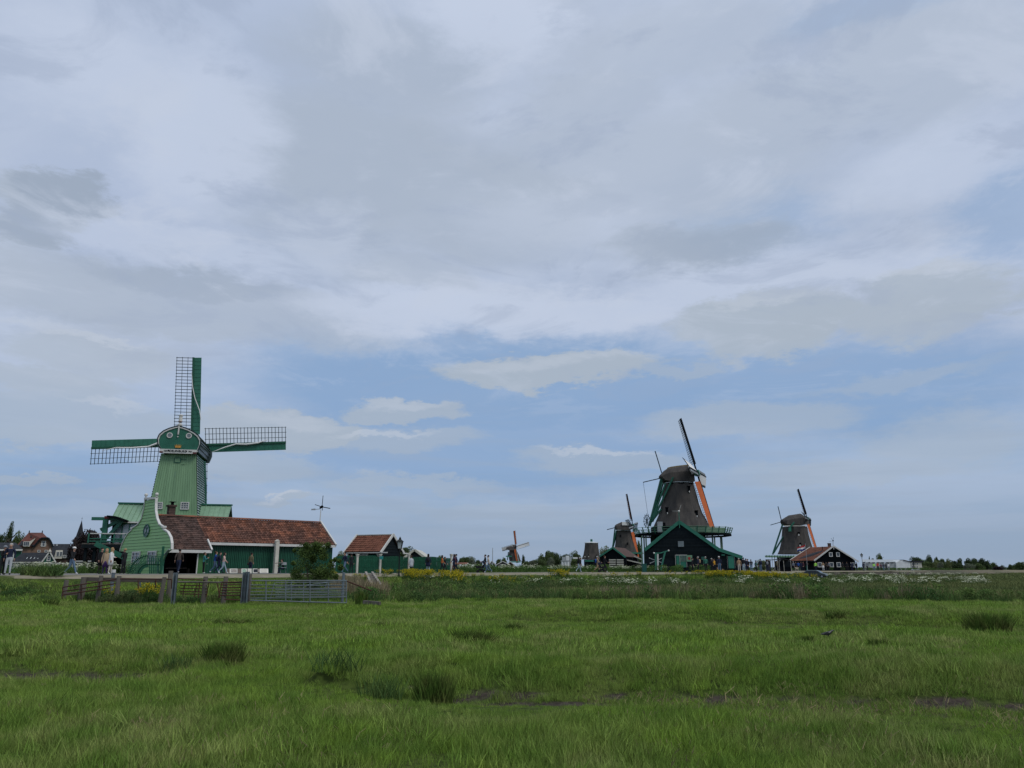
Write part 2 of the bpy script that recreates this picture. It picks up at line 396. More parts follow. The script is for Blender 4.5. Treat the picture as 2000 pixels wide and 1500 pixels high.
def tiled(p0, p1, p2, p3, tw, tl, thick=.035, wave=.05):
    """pantiles laid over the quad eave-left, eave-right, ridge-right, ridge-left: each tile a bent piece with its own lap"""
    p0, p1, p2, p3 = map(Vector, (p0, p1, p2, p3)); mb = MB()
    n = (p1 - p0).cross(p3 - p0).normalized()
    if n.z < 0: n = -n
    rows = max(1, round((p3 - p0).length / tl)); cols = max(1, round((p1 - p0).length / tw))
    rng = random.Random(rows * 77 + cols)
    for r in range(rows):
        a0, a1 = r / rows, (r + 1.12) / rows
        for c in range(cols):
            b0, b1 = c / cols, (c + 1.02) / cols; j = rng.uniform(-.008, .008)
            pt = lambda a, b, h: (p0.lerp(p1, b)).lerp(p3.lerp(p2, b), min(a, 1.0)) + n * h
            bs = (b0, b0 * .6 + b1 * .4, b0 * .3 + b1 * .7, b1)
            hs = (.02, wave * .2, wave, .02)
            vs = [pt(a0, b, h + thick + j) for b, h in zip(bs, hs)] + [pt(a1, b, h * .7 + j) for b, h in zip(bs, hs)] + [pt(a0, b, 0) for b in bs]
            mb.add(vs, [(0, 1, 5, 4), (1, 2, 6, 5), (2, 3, 7, 6), (8, 9, 1, 0), (9, 10, 2, 1), (10, 11, 3, 2)])
    return mb
def clap(poly_fn, z0, z1, pitch, t=.03, edge=False):
    """lapped boards: poly_fn(z) gives the wall's end points (p, q, outward normal) at height z"""
    mb = MB(); z = z0
    while z < z1 - 1e-4:
        zz1 = min(z + pitch, z1)
        p, q, n = poly_fn(z); a, b, _ = poly_fn(zz1)
        n = Vector(n)
        vs = [Vector(p) + n * t, Vector(q) + n * t, Vector(b) + n * .004, Vector(a) + n * .004, Vector(p), Vector(q)]
        mb.mi = 0; mb.add(vs, [(0, 1, 2, 3)]); mb.mi = 1 if edge else 0; mb.add([vs[0], vs[1], vs[1] + Vector((0, 0, .07)) + n * .004, vs[0] + Vector((0, 0, .07)) + n * .004] if edge else [vs[4], vs[5], vs[1], vs[0]], [(0, 1, 2, 3)])  # edge adds a dark strip low on each board, painted gap shade
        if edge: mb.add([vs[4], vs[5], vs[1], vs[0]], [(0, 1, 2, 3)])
        z = zz1
    return mb

# ------------------------------------------------------------------ terrain
PZ = 1.27                                     # level of the dike road
# near edge of the dike road
EDGE = np.array([(-140, 25), (-60, 34), (-30, 40.5), (-22, 49), (-15, 57), (-5.5, 68.5), (-1, 73.5), (8, 86), (24, 91.5), (30.5, 97.5), (36, 107), (43, 124), (46.5, 140), (54, 161), (66, 172), (88, 186), (150, 260), (400, 560), (1500, 1800)], float)
def seg_dist(x, y, L):
    """signed distance to a polyline; positive on its near (camera) side"""
    x = np.asarray(x, float); y = np.asarray(y, float)
    best = np.full(x.shape, 1e9); sg = np.ones(x.shape)
    for (ax, ay), (bx, by) in zip(L[:-1], L[1:]):
        dx, dy = bx - ax, by - ay; t = np.clip(((x - ax) * dx + (y - ay) * dy) / (dx * dx + dy * dy), 0, 1)
        d = np.hypot(x - ax - t * dx, y - ay - t * dy); cr = dx * (y - ay) - dy * (x - ax)
        u = d < best; best = np.where(u, d, best); sg = np.where(u, np.where(cr < 0, 1, -1), sg)
    return best * sg
DR1 = np.array([(-1.2, 11.35), (-.2, 11.15), (1.2, 11.2), (2.6, 10.7), (4.2, 10.3), (6.2, 9.75), (9, 9.1), (14, 8.2)])
DR2 = np.array([(1.5, 25.6), (5, 24.6), (10, 23.8), (16, 22.8), (24, 21.5), (40, 19)])
DR3 = np.array([(-14, 14.5), (-9.5, 13.9), (-6.9, 13.45), (-5.9, 13.2)])
DR4 = np.array([(-6.9, 33.2), (-5, 33.0), (-2.5, 33.6), (-.5, 34.6)])
def vnoise(x, y, s, seed=0):
    x = np.asarray(x, float) / s; y = np.asarray(y, float) / s
    xi, yi = np.floor(x), np.floor(y); fx, fy = x - xi, y - yi; fx = fx * fx * (3 - 2 * fx); fy = fy * fy * (3 - 2 * fy)
    def h(a, b):
        v = np.sin(a * 127.1 + b * 311.7 + seed * 74.7) * 43758.5453; return v - np.floor(v)
    return (h(xi, yi) * (1 - fx) + h(xi + 1, yi) * fx) * (1 - fy) + (h(xi, yi + 1) * (1 - fx) + h(xi + 1, yi + 1) * fx) * fy
def drains(x, y):
    return [np.abs(seg_dist(x, y, L)) for L in (DR1, DR2, DR3, DR4)]
def gz(x, y):
    x = np.asarray(x, float); y = np.asarray(y, float)
    e = seg_dist(x, y, EDGE)
    s = np.clip(1 - (e - .2) / 5.4, 0, 1); s = s * s * (3 - 2 * s)
    m = (vnoise(x, y, 2.3, 1) - .5) * .12 + (vnoise(x, y, .7, 2) - .5) * .05 + (vnoise(x, y, 6, 3) - .5) * .16
    fade = np.clip(1 - s * 1.6, 0, 1)
    z = m * fade * np.clip(120 / np.maximum(y, 1), 0, 1) + s * PZ
    d1, d2, d3, d4 = drains(x, y)
    # shallow gullies with a lip on the far bank
    s1 = seg_dist(x, y, DR1)
    z = z - .17 * np.exp(-(d1 / .75) ** 2) + .22 * np.exp(-((s1 + 1.75) / .8) ** 2) * (np.asarray(x) > -3)
    s2 = seg_dist(x, y, DR2)
    z = z - .22 * np.exp(-(d2 / .9) ** 2) + .24 * np.exp(-((s2 + 2.1) / 1.0) ** 2) * (np.asarray(x) > 0)
    s3 = seg_dist(x, y, DR3)
    z = z - .14 * np.exp(-(d3 / .7) ** 2) + .12 * np.exp(-((s3 + 1.7) / .8) ** 2) * (np.asarray(x) < -5) * (np.asarray(x) > -15) - .07 * np.exp(-(d4 / .8) ** 2)
    return z
def G(x, y): return float(gz(np.array([x]), np.array([y]))[0])
def road_D(px, e=0.0):
    """distance at which the sight line of a column comes within e of the road's near edge"""
    D = 34.0
    while float(seg_dist(np.array([(px - 1000) / 1543 * D]), np.array([D]), EDGE)[0]) > e and D < 320: D += .4
    return D
def axis_vals(lo_f, hi_f, step, lo, hi, gr):
    c = list(np.arange(lo_f, hi_f + step * .5, step)); a = c[:]; s = step; v = c[-1]
    while v < hi: s *= gr; v += s; a.append(v)
    s = step; v = c[0]; b = []
    while v > lo: s *= gr; v -= s; b.append(v)
    return np.array(b[::-1] + a)
xs = axis_vals(-22, 22, .25, -6000, 6000, 1.045); ys = axis_vals(5, 40, .22, -800, 7000, 1.03)
XX, YY = np.meshgrid(xs, ys); ZZ = gz(XX.ravel(), YY.ravel())
nx_, ny_ = len(xs), len(ys)
vv = np.stack([XX.ravel(), YY.ravel(), ZZ], 1)
i0 = (np.arange(ny_ - 1)[:, None] * nx_ + np.arange(nx_ - 1)[None, :]).ravel()
ff = np.stack([i0, i0 + 1, i0 + 1 + nx_, i0 + nx_], 1)
me = bpy.data.meshes.new('meadow_ground'); me.from_pydata(vv.tolist(), [], ff.tolist()); me.shade_smooth()
# what covers the ground is told apart by vertex masks of wetness
mm = bpy.data.materials.new('meadow_soil'); mm.use_nodes = True; t = mm.node_tree; b = t.nodes['Principled BSDF']; L = t.links.new
at = t.nodes.new('ShaderNodeAttribute'); at.attribute_name = 'mud'
ge = t.nodes.new('ShaderNodeNewGeometry')
def gn(s, d=5, vec=None):
    n = t.nodes.new('ShaderNodeTexNoise'); n.inputs['Scale'].default_value = s; n.inputs['Detail'].default_value = d
    L(vec or ge.outputs['Position'], n.inputs['Vector']); return n.outputs[0]
def mr_(v, a, b_):
    n = t.nodes.new('ShaderNodeMapRange'); L(v, n.inputs[0]); n.inputs[1].default_value = a; n.inputs[2].default_value = b_; return n.outputs[0]
def mx_(f, a, c):
    n = t.nodes.new('ShaderNodeMix'); n.data_type = 'RGBA'; L(f, n.inputs[0])
    for k, v in ((6, a), (7, c)):
        if isinstance(v, tuple): n.inputs[k].default_value = (*v, 1)
        else: L(v, n.inputs[k])
    return n.outputs[2]
b.inputs['Specular IOR Level'].default_value = .04
g1 = mx_(mr_(gn(.25), .4, .62), (.045, .075, .014), (.065, .085, .022))
g1 = mx_(mr_(gn(9, 6), .45, .65), g1, (.025, .038, .010))
sl = t.nodes.new('ShaderNodeMapRange'); L(at.outputs['Fac'], sl.inputs[0]); sl.inputs[1].default_value = .82; sl.inputs[2].default_value = .98; sl.inputs[3].default_value = .04; sl.inputs[4].default_value = .5; L(sl.outputs[0], b.inputs['Specular IOR Level'])
mudc = mx_(mr_(gn(14, 6), .4, .6), (.030, .025, .021), (.060, .050, .041))
cc = mx_(mr_(at.outputs['Fac'], .35, .6), g1, mudc)
sx = t.nodes.new('ShaderNodeSeparateXYZ'); L(ge.outputs['Position'], sx.inputs[0])
far = mr_(sx.outputs[1], 150, 420)
tan = mx_(mr_(gn(.02, 4), .45, .55), (.21, .185, .12), (.12, .13, .07))
cc = mx_(far, cc, tan)
L(cc, b.inputs['Base Color'])
rg = t.nodes.new('ShaderNodeMapRange'); L(at.outputs['Fac'], rg.inputs[0]); rg.inputs[1].default_value = .86; rg.inputs[2].default_value = .99; rg.inputs[3].default_value = .95; rg.inputs[4].default_value = .15
L(rg.outputs[0], b.inputs['Roughness'])
bp = t.nodes.new('ShaderNodeBump'); bp.inputs['Strength'].default_value = .6; bp.inputs['Distance'].default_value = .03; L(gn(10, 6), bp.inputs['Height']); L(bp.outputs[0], b.inputs['Normal'])
def mudmask(x, y):
    d1, d2, d3, d4 = drains(x, y)
    w = vnoise(x, y, .35, 8) * .22
    m = np.clip(1.1 - (d1 + w * 1.8) / (.42 - .01 * np.asarray(x)), 0, 1)
    sg2 = seg_dist(x, y, DR2); m = np.maximum(m, np.clip(1.0 - (np.abs(sg2 + .6) + w * 2) / .7, 0, 1) * .8)
    sg1 = seg_dist(x, y, DR1); m = np.maximum(m, np.clip(1.35 - (np.abs(sg1 + .50) + w * 1.7) / np.where(np.asarray(x) > 1.3, .38, .26), 0, 1)) * np.where(np.asarray(x) > 1.1, .84, 1.0)
    m = np.maximum(m, np.clip(1.3 - (d3 + w) / .7, 0, 1) * .9 * (np.asarray(x) > -10.5))
    m = np.maximum(m, np.clip(1.3 - (d4 + w * 2) / 1.5, 0, 1) * .8)
    return m
a = me.attributes.new('mud', 'FLOAT', 'POINT'); a.data.foreach_set('value', mudmask(vv[:, 0], vv[:, 1]).astype(np.float32))
me.materials.append(mm)
go = bpy.data.objects.new('meadow_ground', me); COL.objects.link(go); go['kind'] = 'structure'

# dike road with a verge of trodden sand on its near side; a paved yard reaches the barn
def offset(L, d):
    L = np.asarray(L, float); out = []
    for i in range(len(L)):
        a_, b_ = L[max(i - 1, 0)], L[min(i + 1, len(L) - 1)]; t_ = (b_ - a_) / np.hypot(*(b_ - a_)); out.append(L[i] + d * np.array([-t_[1], t_[0]]))
    return np.array(out)
EF = []
for (x0, y0), (x1, y1) in zip(EDGE[:-1], EDGE[1:]):
    n_ = max(1, int(math.hypot(x1 - x0, y1 - y0) / 3)) if x1 < 200 else 4
    EF += [(x0 + (x1 - x0) * i / n_, y0 + (y1 - y0) * i / n_) for i in range(n_)]
EF = np.array(EF + [tuple(EDGE[-1])]); EF = EF[EF[:, 0] < 112]
# round the corners
for _ in range(3): EF[1:-1] = (EF[:-2] + EF[1:-1] * 2 + EF[2:]) / 4
def strip(name, d0, d1, z, m, wfn=None, thick=.02):
    A = offset(EF, d0); B = offset(EF, d1)
    if wfn: B = np.array([a_ + (b_ - a_) * wfn(a_[0]) for a_, b_ in zip(A, B)])
    mb = MB(); n = len(A)
    for i in range(n):
        mb.v += [(A[i][0], A[i][1], z), (B[i][0], B[i][1], z)]
    for i in range(n - 1): mb.f.append((2 * i, 2 * i + 2, 2 * i + 3, 2 * i + 1)); mb.m.append(0)
    o = mb.build(name, m); o['kind'] = 'structure'; return o
strip('road', .9, 5.2, PZ + .012, 'asphalt')
A = offset(EF, .9); vb = MB(); nk = 7
for i, a_ in enumerate(A):
    t_ = EF[min(i + 1, len(EF) - 1)] - EF[max(i - 1, 0)]; t_ = t_ / np.hypot(*t_); nn = np.array([t_[1], -t_[0]])
    for k in range(nk):
        q = a_ + nn * (k * .42); vb.v.append((q[0], q[1], G(q[0], q[1]) + .006))
for i in range(len(A) - 1):
    for k in range(nk - 1): vb.f.append((i * nk + k, i * nk + k + 1, (i + 1) * nk + k + 1, (i + 1) * nk + k)); vb.m.append(0)
vb.build('verge', 'verge')['kind'] = 'structure'
yd = MB(); yd.add([(-52, 42, PZ + .008), (-29, 44, PZ + .008), (-19, 56, PZ + .008), (-8, 66.5, PZ + .008), (-12, 74, PZ + .008), (-26, 62, PZ + .008), (-40, 68, PZ + .008)], [(0, 1, 2, 3, 4, 5, 6)])
yd.build('paved_yard', 'asphalt')['kind'] = 'structure'

# ================================================================== sails, shared by every mill
def sail(parent, hub, ang, R, root=1.3, board=.85, latt=1.6, bars=24, laths=3, cloth=None, cloth_span=(.2, 1), tilt=0.0, flip=1, yaw=0.0, mats=('sail_green', 'sail_board', 'lattice'), depth=.0, twist=(22, 6), simple=False, roll=None, bt=.3, cov=(0, 1)):
    """one sail: stock, leading board and a lattice of bars; parent axes: sail plane is x-z"""
    s = MB(); s.beam((-.3, depth, 0), (R, depth, 0), .24, .20)
    so = s.build('sail', mats[0], parent)
    m = Matrix.Translation(hub) @ Matrix.Rotation(math.radians(yaw), 4, 'Z') @ Matrix.Rotation(tilt, 4, 'X') @ Matrix.Rotation(-math.radians(ang), 4, 'Y')
    so.matrix_basis = m
    tw = lambda u: math.radians(twist[0] + (twist[1] - twist[0]) * (u / R))
    vv_ = lambda u, v: Vector((u, depth - flip * abs(v) * math.sin(tw(u)) * (1 if v > 0 else -bt), v))
    b = MB(); n = max(2, int((R - root) / .42))
    if board:
        for i in range(n):
            u0 = root + (R - root) * i / n; u1 = root + (R - root) * (i + 1) / n - .015
            q = [vv_(u0, -.1), vv_(u1, -.1), vv_(u1, -board), vv_(u0, -board)]
            b.slab(q, .03)
            b.beam(vv_(u0, -.1) + Vector((0, -.03, 0)), vv_(u0, -board) + Vector((0, -.03, 0)), .05, .05)
        b.build('wind_board', mats[1], so)
    if not simple:
        for i in range(bars):
            u = root + .25 + (R - root - .3) * i / (bars - 1)
            c = MB(); c.beam(vv_(u, .05), vv_(u, latt + .06), .055, .045); c.build('sail_bar', mats[2], so)
        for k in range(1, laths + 1):
            v = latt * k / laths; c = MB()
            for i in range(8):
                u0 = root + .15 + (R - root - .1) * i / 8; u1 = root + .15 + (R - root - .1) * (i + 1) / 8
                c.beam(vv_(u0, v) + Vector((0, .03, 0)), vv_(u1, v) + Vector((0, .03, 0)), .05, .04)
            c.build('sail_lath', mats[2], so)
    else:
        c = MB()
        for i in range(bars):
            u = root + .25 + (R - root - .3) * i / (bars - 1); c.beam(vv_(u, .05), vv_(u, latt + .06), .07, .06)
        for k in range(1, laths + 1):
            v = latt * k / laths; c.beam(vv_(root, v), vv_(R, v), .06, .06)
        c.build('sail_lattice', mats[2], so)
    if cloth:
        c = MB(); k = 10; a0, a1 = cloth_span
        for i in range(k):
            u0 = R * (a0 + (a1 - a0) * i / k); u1 = R * (a0 + (a1 - a0) * (i + 1) / k); o = Vector((0, -.10, 0))
            w0 = latt * .86 * (cov[0] + (cov[1] - cov[0]) * i / k); w1 = latt * .86 * (cov[0] + (cov[1] - cov[0]) * (i + 1) / k)
            c.add([vv_(u0, .08) + o, vv_(u1, .08) + o, vv_(u1, max(w1, .1)) + o, vv_(u0, max(w0, .1)) + o], [(0, 1, 2, 3)])
            o2 = o + Vector((0, .03, 0))
            c.add([vv_(u0, .08) + o2, vv_(u1, .08) + o2, vv_(u1, max(w1, .1)) + o2, vv_(u0, max(w0, .1)) + o2], [(3, 2, 1, 0)])
        c.build('sail_cloth', cloth, so)
    if roll:
        c = MB()
        for a_, b_ in zip(roll, roll[1:]): c.tube((a_[0], depth - .22, a_[1]), (b_[0], depth - .22, b_[1]), a_[2], b_[2], 6)
        c.build('furled_cloth', 'white_cloth', so)
    return so

# ================================================================== the green smock-less sawmill on the left
w0 = P(349, 885, 73)
ca, sa = math.cos(math.radians(13.5)), math.sin(math.radians(13.5))
HD = 2.65
ml = Frame(w0.x - sa * HD, w0.y + ca * HD, PZ, 13.5, 'sawmill', 'tall green wooden sawmill with four bare lattice sails behind the long tiled barn', 'windmill')
ME = ml.e
xL, zT = ml.hit(315, 885, -HD); xR, _ = ml.hit(383, 885, -HD); hwT = (xR - xL) / 2; zT = zT
xLb, zB = ml.hit(289, 1003, -HD); xRb, _ = ml.hit(385, 1003, -HD); hwB = (xRb - xLb) / 2
xc = (xL + xR) / 2
k_ = (hwB - hwT) / (zT - zB)
hw = lambda z: hwT + (zT - z) * k_
hd = lambda z: HD * (.93 + .07 * (zT - z) / (zT - zB))
b = MB()
zb = 3.0
for z0, z1 in ((0, zb), (zb, zT)):
    b.add([(xc + i * hw(z), j * hd(z), z) for z in (z0, z1) for i, j in ((-1, -1), (1, -1), (1, 1), (-1, 1))],
          [(0, 1, 5, 4), (1, 2, 6, 5), (2, 3, 7, 6), (3, 0, 4, 7)])
b.build('body', 'mill_green', ME)
b = MB(); nb = 18                                # upright boards of the back face
for i in range(nb):
    f0, f1 = i / nb * 2 - 1 + .006, (i + 1) / nb * 2 - 1 - .006; h = .03 + .006 * (i % 2)
    zb2 = zT - .02
    q = [(xc + f0 * hw(0), -hd(0) - .004, 0), (xc + f1 * hw(0), -hd(0) - .004, 0), (xc + f1 * hw(zb2), -hd(zb2) - .004, zb2), (xc + f0 * hw(zb2), -hd(zb2) - .004, zb2)]
    b.slab([Vector(p) + Vector((0, -h, 0)) for p in q], h)
b.build('boarding', 'mill_green', ME, kind='stuff')
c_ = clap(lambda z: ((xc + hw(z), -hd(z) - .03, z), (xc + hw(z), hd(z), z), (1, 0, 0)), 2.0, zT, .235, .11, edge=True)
c_.build('lapped_boards', ['sky_sheen_board', 'dark_green'], ME, kind='stuff')  # painted sky sheen, with dark green lines painted as shade between laps
c_ = clap(lambda z: ((xc - hw(z), -hd(z), z), (xc - hw(z), hd(z), z), (-1, 0, 0)), 2.0, zT, .235, .08)
c_.build('lapped_boards', 'mill_green', ME, kind='stuff')
b = MB(); b.beam((xc + hw(zT) + .05, hd(zT) * .98, zT), (xc + hw(0) + .05, hd(0) * .98, 0), .30, .2); b.beam((xc + hw(zT) - .02, hd(zT) * 1.02, zT), (xc + hw(0) - .02, hd(0) * 1.02, 0), .3)
b.build('corner_post', 'dark_green', ME)
b = MB(); b.box((xc, -hd(zB) - .09, zB - .1), (hw(zB) * 2 + .1, .12, .16)); b.build('sill_beam', 'mill_green', ME)
# small fittings on the back face
def fplate(name, m, x0, y0, x1, y1, off=.07, d=.05, label=None):
    a_, za = ml.hit(x0, y0, -HD); c, zc = ml.hit(x1, y1, -HD); o = MB(); zm = (za + zc) / 2
    o.box(((a_ + c) / 2, -hd(zm) - off, zm), (abs(c - a_), d, abs(zc - za))); return o.build(name, m, ME)
h_ = fplate('hatch', 'mill_green', 341.5, 895, 351, 902.5, .06, .07)
o = MB(); a_, za = ml.hit(340.5, 894, -HD); c, zc = ml.hit(352, 903, -HD)
for q in ((a_, za, c, za), (a_, zc, c, zc), (a_, za, a_, zc), (c, za, c, zc)):
    o.beam((q[0], -hd(za) - .10, q[1]), (q[2], -hd(za) - .10, q[3]), .05)
o.build('hatch_frame', 'dark_green', ME)
fplate('ledge', 'dark_green', 353, 896.6, 363, 897.6); fplate('ledge', 'mill_green', 354, 906, 361, 907)
fplate('streak', 'light_green', 341.3, 921, 342.2, 932, .045, .012)
for x_ in (323.3, 371):
    a_, za = ml.hit(x_, 886.3, -HD); o = MB(); o.tube((a_, -hd(za) - .02, za), (a_, -hd(za) - .10, za), .09, n=10); o.build('vent_hole', 'black', ME)
for x0, x1, y0, y1 in ((303.5, 317.3, 980.5, 994.5), (353.5, 368.8, 980.5, 995.5)):
    a_, za = ml.hit(x0, y0, -HD); c, zc = ml.hit(x1, y1, -HD)
    window(ME, ((a_ + c) / 2, -hd(zc) - .08, (za + zc) / 2), c - a_, za - zc, nx=3, nz=3, pane='grey_window', t=.08)
# cap
capT = [(316.5, 881), (309, 868), (308.5, 858), (312, 850), (320, 843), (331, 838), (343, 834.5), (349.5, 833.6), (357, 835.6), (368, 839.5), (379, 845.5), (387, 852), (391.5, 860), (391, 869), (385.5, 882)]
cp = [ml.hit(x, y, -HD - .25) for x, y in capT]
mx0 = sum(p[0] for p in cp) / len(cp)
cb = MB(); cb.prism(cp, -HD - .25, HD + .75); cb.build('cap', 'dark_green', ME)
c_ = MB()                                     # boards of the cap's roof, lapped along its length
for (p, q) in zip(cp[:-1], cp[1:]):
    nseg = 2
    for i in range(nseg):
        a_ = Vector((p[0], 0, p[1])).lerp(Vector((q[0], 0, q[1])), i / nseg); c = Vector((p[0], 0, p[1])).lerp(Vector((q[0], 0, q[1])), (i + 1) / nseg)
        d = (c - a_).normalized(); n_ = Vector((-d.z, 0, d.x)); ce = Vector((xc, 0, (zT + 1.2)))
        if (a_ - ce).dot(n_) < 0: n_ = -n_
        lo, hi = (a_, c) if a_.z < c.z else (c, a_)
        y0, y1 = -HD - .22, HD + .72
        v = [lo + n_ * .09, hi + n_ * .02, hi, lo]
        c_.add([(u.x, y, u.z) for y in (y0, y1) for u in v], [(0, 1, 5, 4), (1, 2, 6, 5), (2, 3, 7, 6), (3, 0, 4, 7), (0, 3, 2, 1), (4, 5, 6, 7)])
c_.build('cap_boards', 'cap_side', ME, kind='stuff')
# far end of the cap, a little larger and round
fe = MB(); fe.prism([(xc + (p[0] - mx0) * 1.10, (p[1] - cp[0][1]) * 1.02 + cp[0][1] - .25) for p in cp], HD + .75, HD + 1.05); fe.build('breast_board', 'cap_side', ME)
tr = MB()
for p, q in zip(cp[:-1], cp[1:]): tr.beam((p[0] * .985 + mx0 * .015, -HD - .28, p[1] - .03), (q[0] * .985 + mx0 * .015, -HD - .28, q[1] - .03), .12, .11, up=(0, 1, 0))
tr.build('cap_trim', 'white_paint', ME)
tr = MB()
for p, q in zip(cp[:-1], cp[1:]): tr.beam((p[0] * 1.02 - mx0 * .02, -HD - .3, p[1] + .07), (q[0] * 1.02 - mx0 * .02, -HD - .3, q[1] + .07), .10, .10, up=(0, 1, 0))
tr.build('cap_rim', 'lattice', ME)
a_, za = ml.hit(312, 879, -HD - .3); c, zc = ml.hit(384, 884.5, -HD - .3)
nbz = (za + zc) / 2; o = MB(); o.box(((a_ + c) / 2, -HD - .34, nbz), (c - a_, .10, .40)); nb_ = o.build('name_board', 'white_paint', ME)
for s_ in (a_ + .16, c - .16):
    o = MB(); o.box((s_, -HD - .37, nbz - .11), (.32, .12, .14)); o.build('board_end', 'dark_red', ME)
for body, x_, sz in (('POELENBURG', 346, .29), ('1869', 323.2, .19), ('1963', 371, .19), ('\u2605', 329.5, .2), ('\u2605', 364, .2)):
    tx, _ = ml.hit(x_, 882, -HD - .4)
    if body == '\u2605':
        o = MB(); o.prism([(tx + math.cos(math.pi / 2 + i * math.pi / 5) * (.09 if i % 2 == 0 else .04), nbz + .02 + math.sin(math.pi / 2 + i * math.pi / 5) * (.09 if i % 2 == 0 else .04)) for i in range(10)], -HD - .41, -HD - .40)
        o.build('star', 'black', nb_)
    else:
        child('lettering', text_mesh(body, sz, 'black'), nb_, (tx, -HD - .41, nbz + .015), (math.pi / 2, 0, 0), (.93, 1, 1))
# round windows like two eyes, white post and pennant finial, crown
for x_, y_ in ((331.5, 850), (369, 851)):
    a_, za = ml.hit(x_, y_, -HD - .3)
    o = MB(); o.lathe([(.18, -.02), (.27, -.02), (.27, .05), (.18, .05), (.18, -.02)], n=20); me_ = o.mesh('window_ring', 'white_paint')
    r_ = child('round_window', me_, ME, (a_, -HD - .28, za), (math.pi / 2, 0, 0))
    o = MB(); o.lathe([(.185, -.01), (.185, .02)], n=20); child('pane', o.mesh('pane', 'grey_window'), r_)
a_, za = ml.hit(350.3, 832, -HD - .3); _, zc = ml.hit(349.5, 849, -HD - .3)
o = MB(); o.box((a_ - .01, -HD - .34, (za + zc) / 2), (.12, .12, za - zc)); o.box((a_ - .03, -HD - .33, zc - .20), (.11, .08, .11)); o.build('finial_post', 'white_paint', ME)
_, z2 = ml.hit(351, 809, -HD - .3); o = MB(); hh = z2 - za
o.lathe([(.07, 0), (.20, .02 * hh), (.24, .12 * hh), (.12, .24 * hh), (.10, .3 * hh), (.19, .33 * hh)], (a_ + .03, -HD - .2, za), n=10)
f_ = o.build('finial', 'white_paint', ME)
o = MB(); o.lathe([(.19, .86 * hh), (.22, .9 * hh), (.12, hh)], (a_ + .03, -HD - .2, za), n=10); o.build('finial_cap', 'white_paint', f_)
o = MB(); o.lathe([(.17, .33 * hh), (.16, .86 * hh)], (a_ + .03, -HD - .2, za), n=10); o.build('finial_drum', 'paper', f_)
o = MB(); o.lathe([(.195, .34 * hh), (.19, .40 * hh)], (a_ + .03, -HD - .2, za), n=10); o.build('finial_band', 'dark_red', f_)
a_, za = ml.hit(347.8, 871.5, -HD - .3); o = MB(); y0 = -HD - .30
pts = [(-.24, -.15), (-.31, .16)]
for i in range(5):
    x_ = -.31 + .62 * i / 4
    if i: pts.append((x_ - .078, -.02 - .0 * i)); pts.append((x_, .16 + .03 * math.cos((i - 2) * .6)))
pts += [(.24, -.15)]
o.prism([(a_ + p[0], za + p[1]) for p in pts], y0 - .03, y0 + .02); o.build('crown', 'gold', ME)
# windshaft and sails
hubz = 12.6 + 1.6 - PZ
HUB = Vector((xc, 3.75, hubz))
_, hz = ml.hit(372, 869.5, 3.75); HUB.z = hz
_hx, _ = ml.hit(374, 869.5, 3.75)
HUB.x = _hx
o = MB(); o.tube((HUB.x, 2.5, HUB.z - .1), (HUB.x, 4.2, HUB.z), .32, .30, 12); o.box((HUB.x, 3.85, HUB.z), (.7, .7, .7)); o.build('windshaft', 'black', ME)
RL = {94: [(7.8, .12, .02), (6.2, .0, .045), (5.0, -.25, .05), (3.6, -.75, .05), (2.6, -.9, .03)],
      184: [(8.4, .30, .02), (7.1, .05, .06), (5.6, .12, .09), (4.1, .05, .09), (3.0, -.35, .12), (1.9, -.75, .06)],
      4: [(7.6, .32, .03), (6.6, .0, .09), (5.4, -.12, .10), (4.4, -.05, .08), (3.2, -.4, .07), (2.0, -.85, .02)], 274: None}
for an in (4, 94, 184, 274):
    sail(ME, HUB, an, 9.45, root=1.15, board=.80, latt=1.62, bars=24 if an != 274 else 12, roll=RL[an], flip=1)
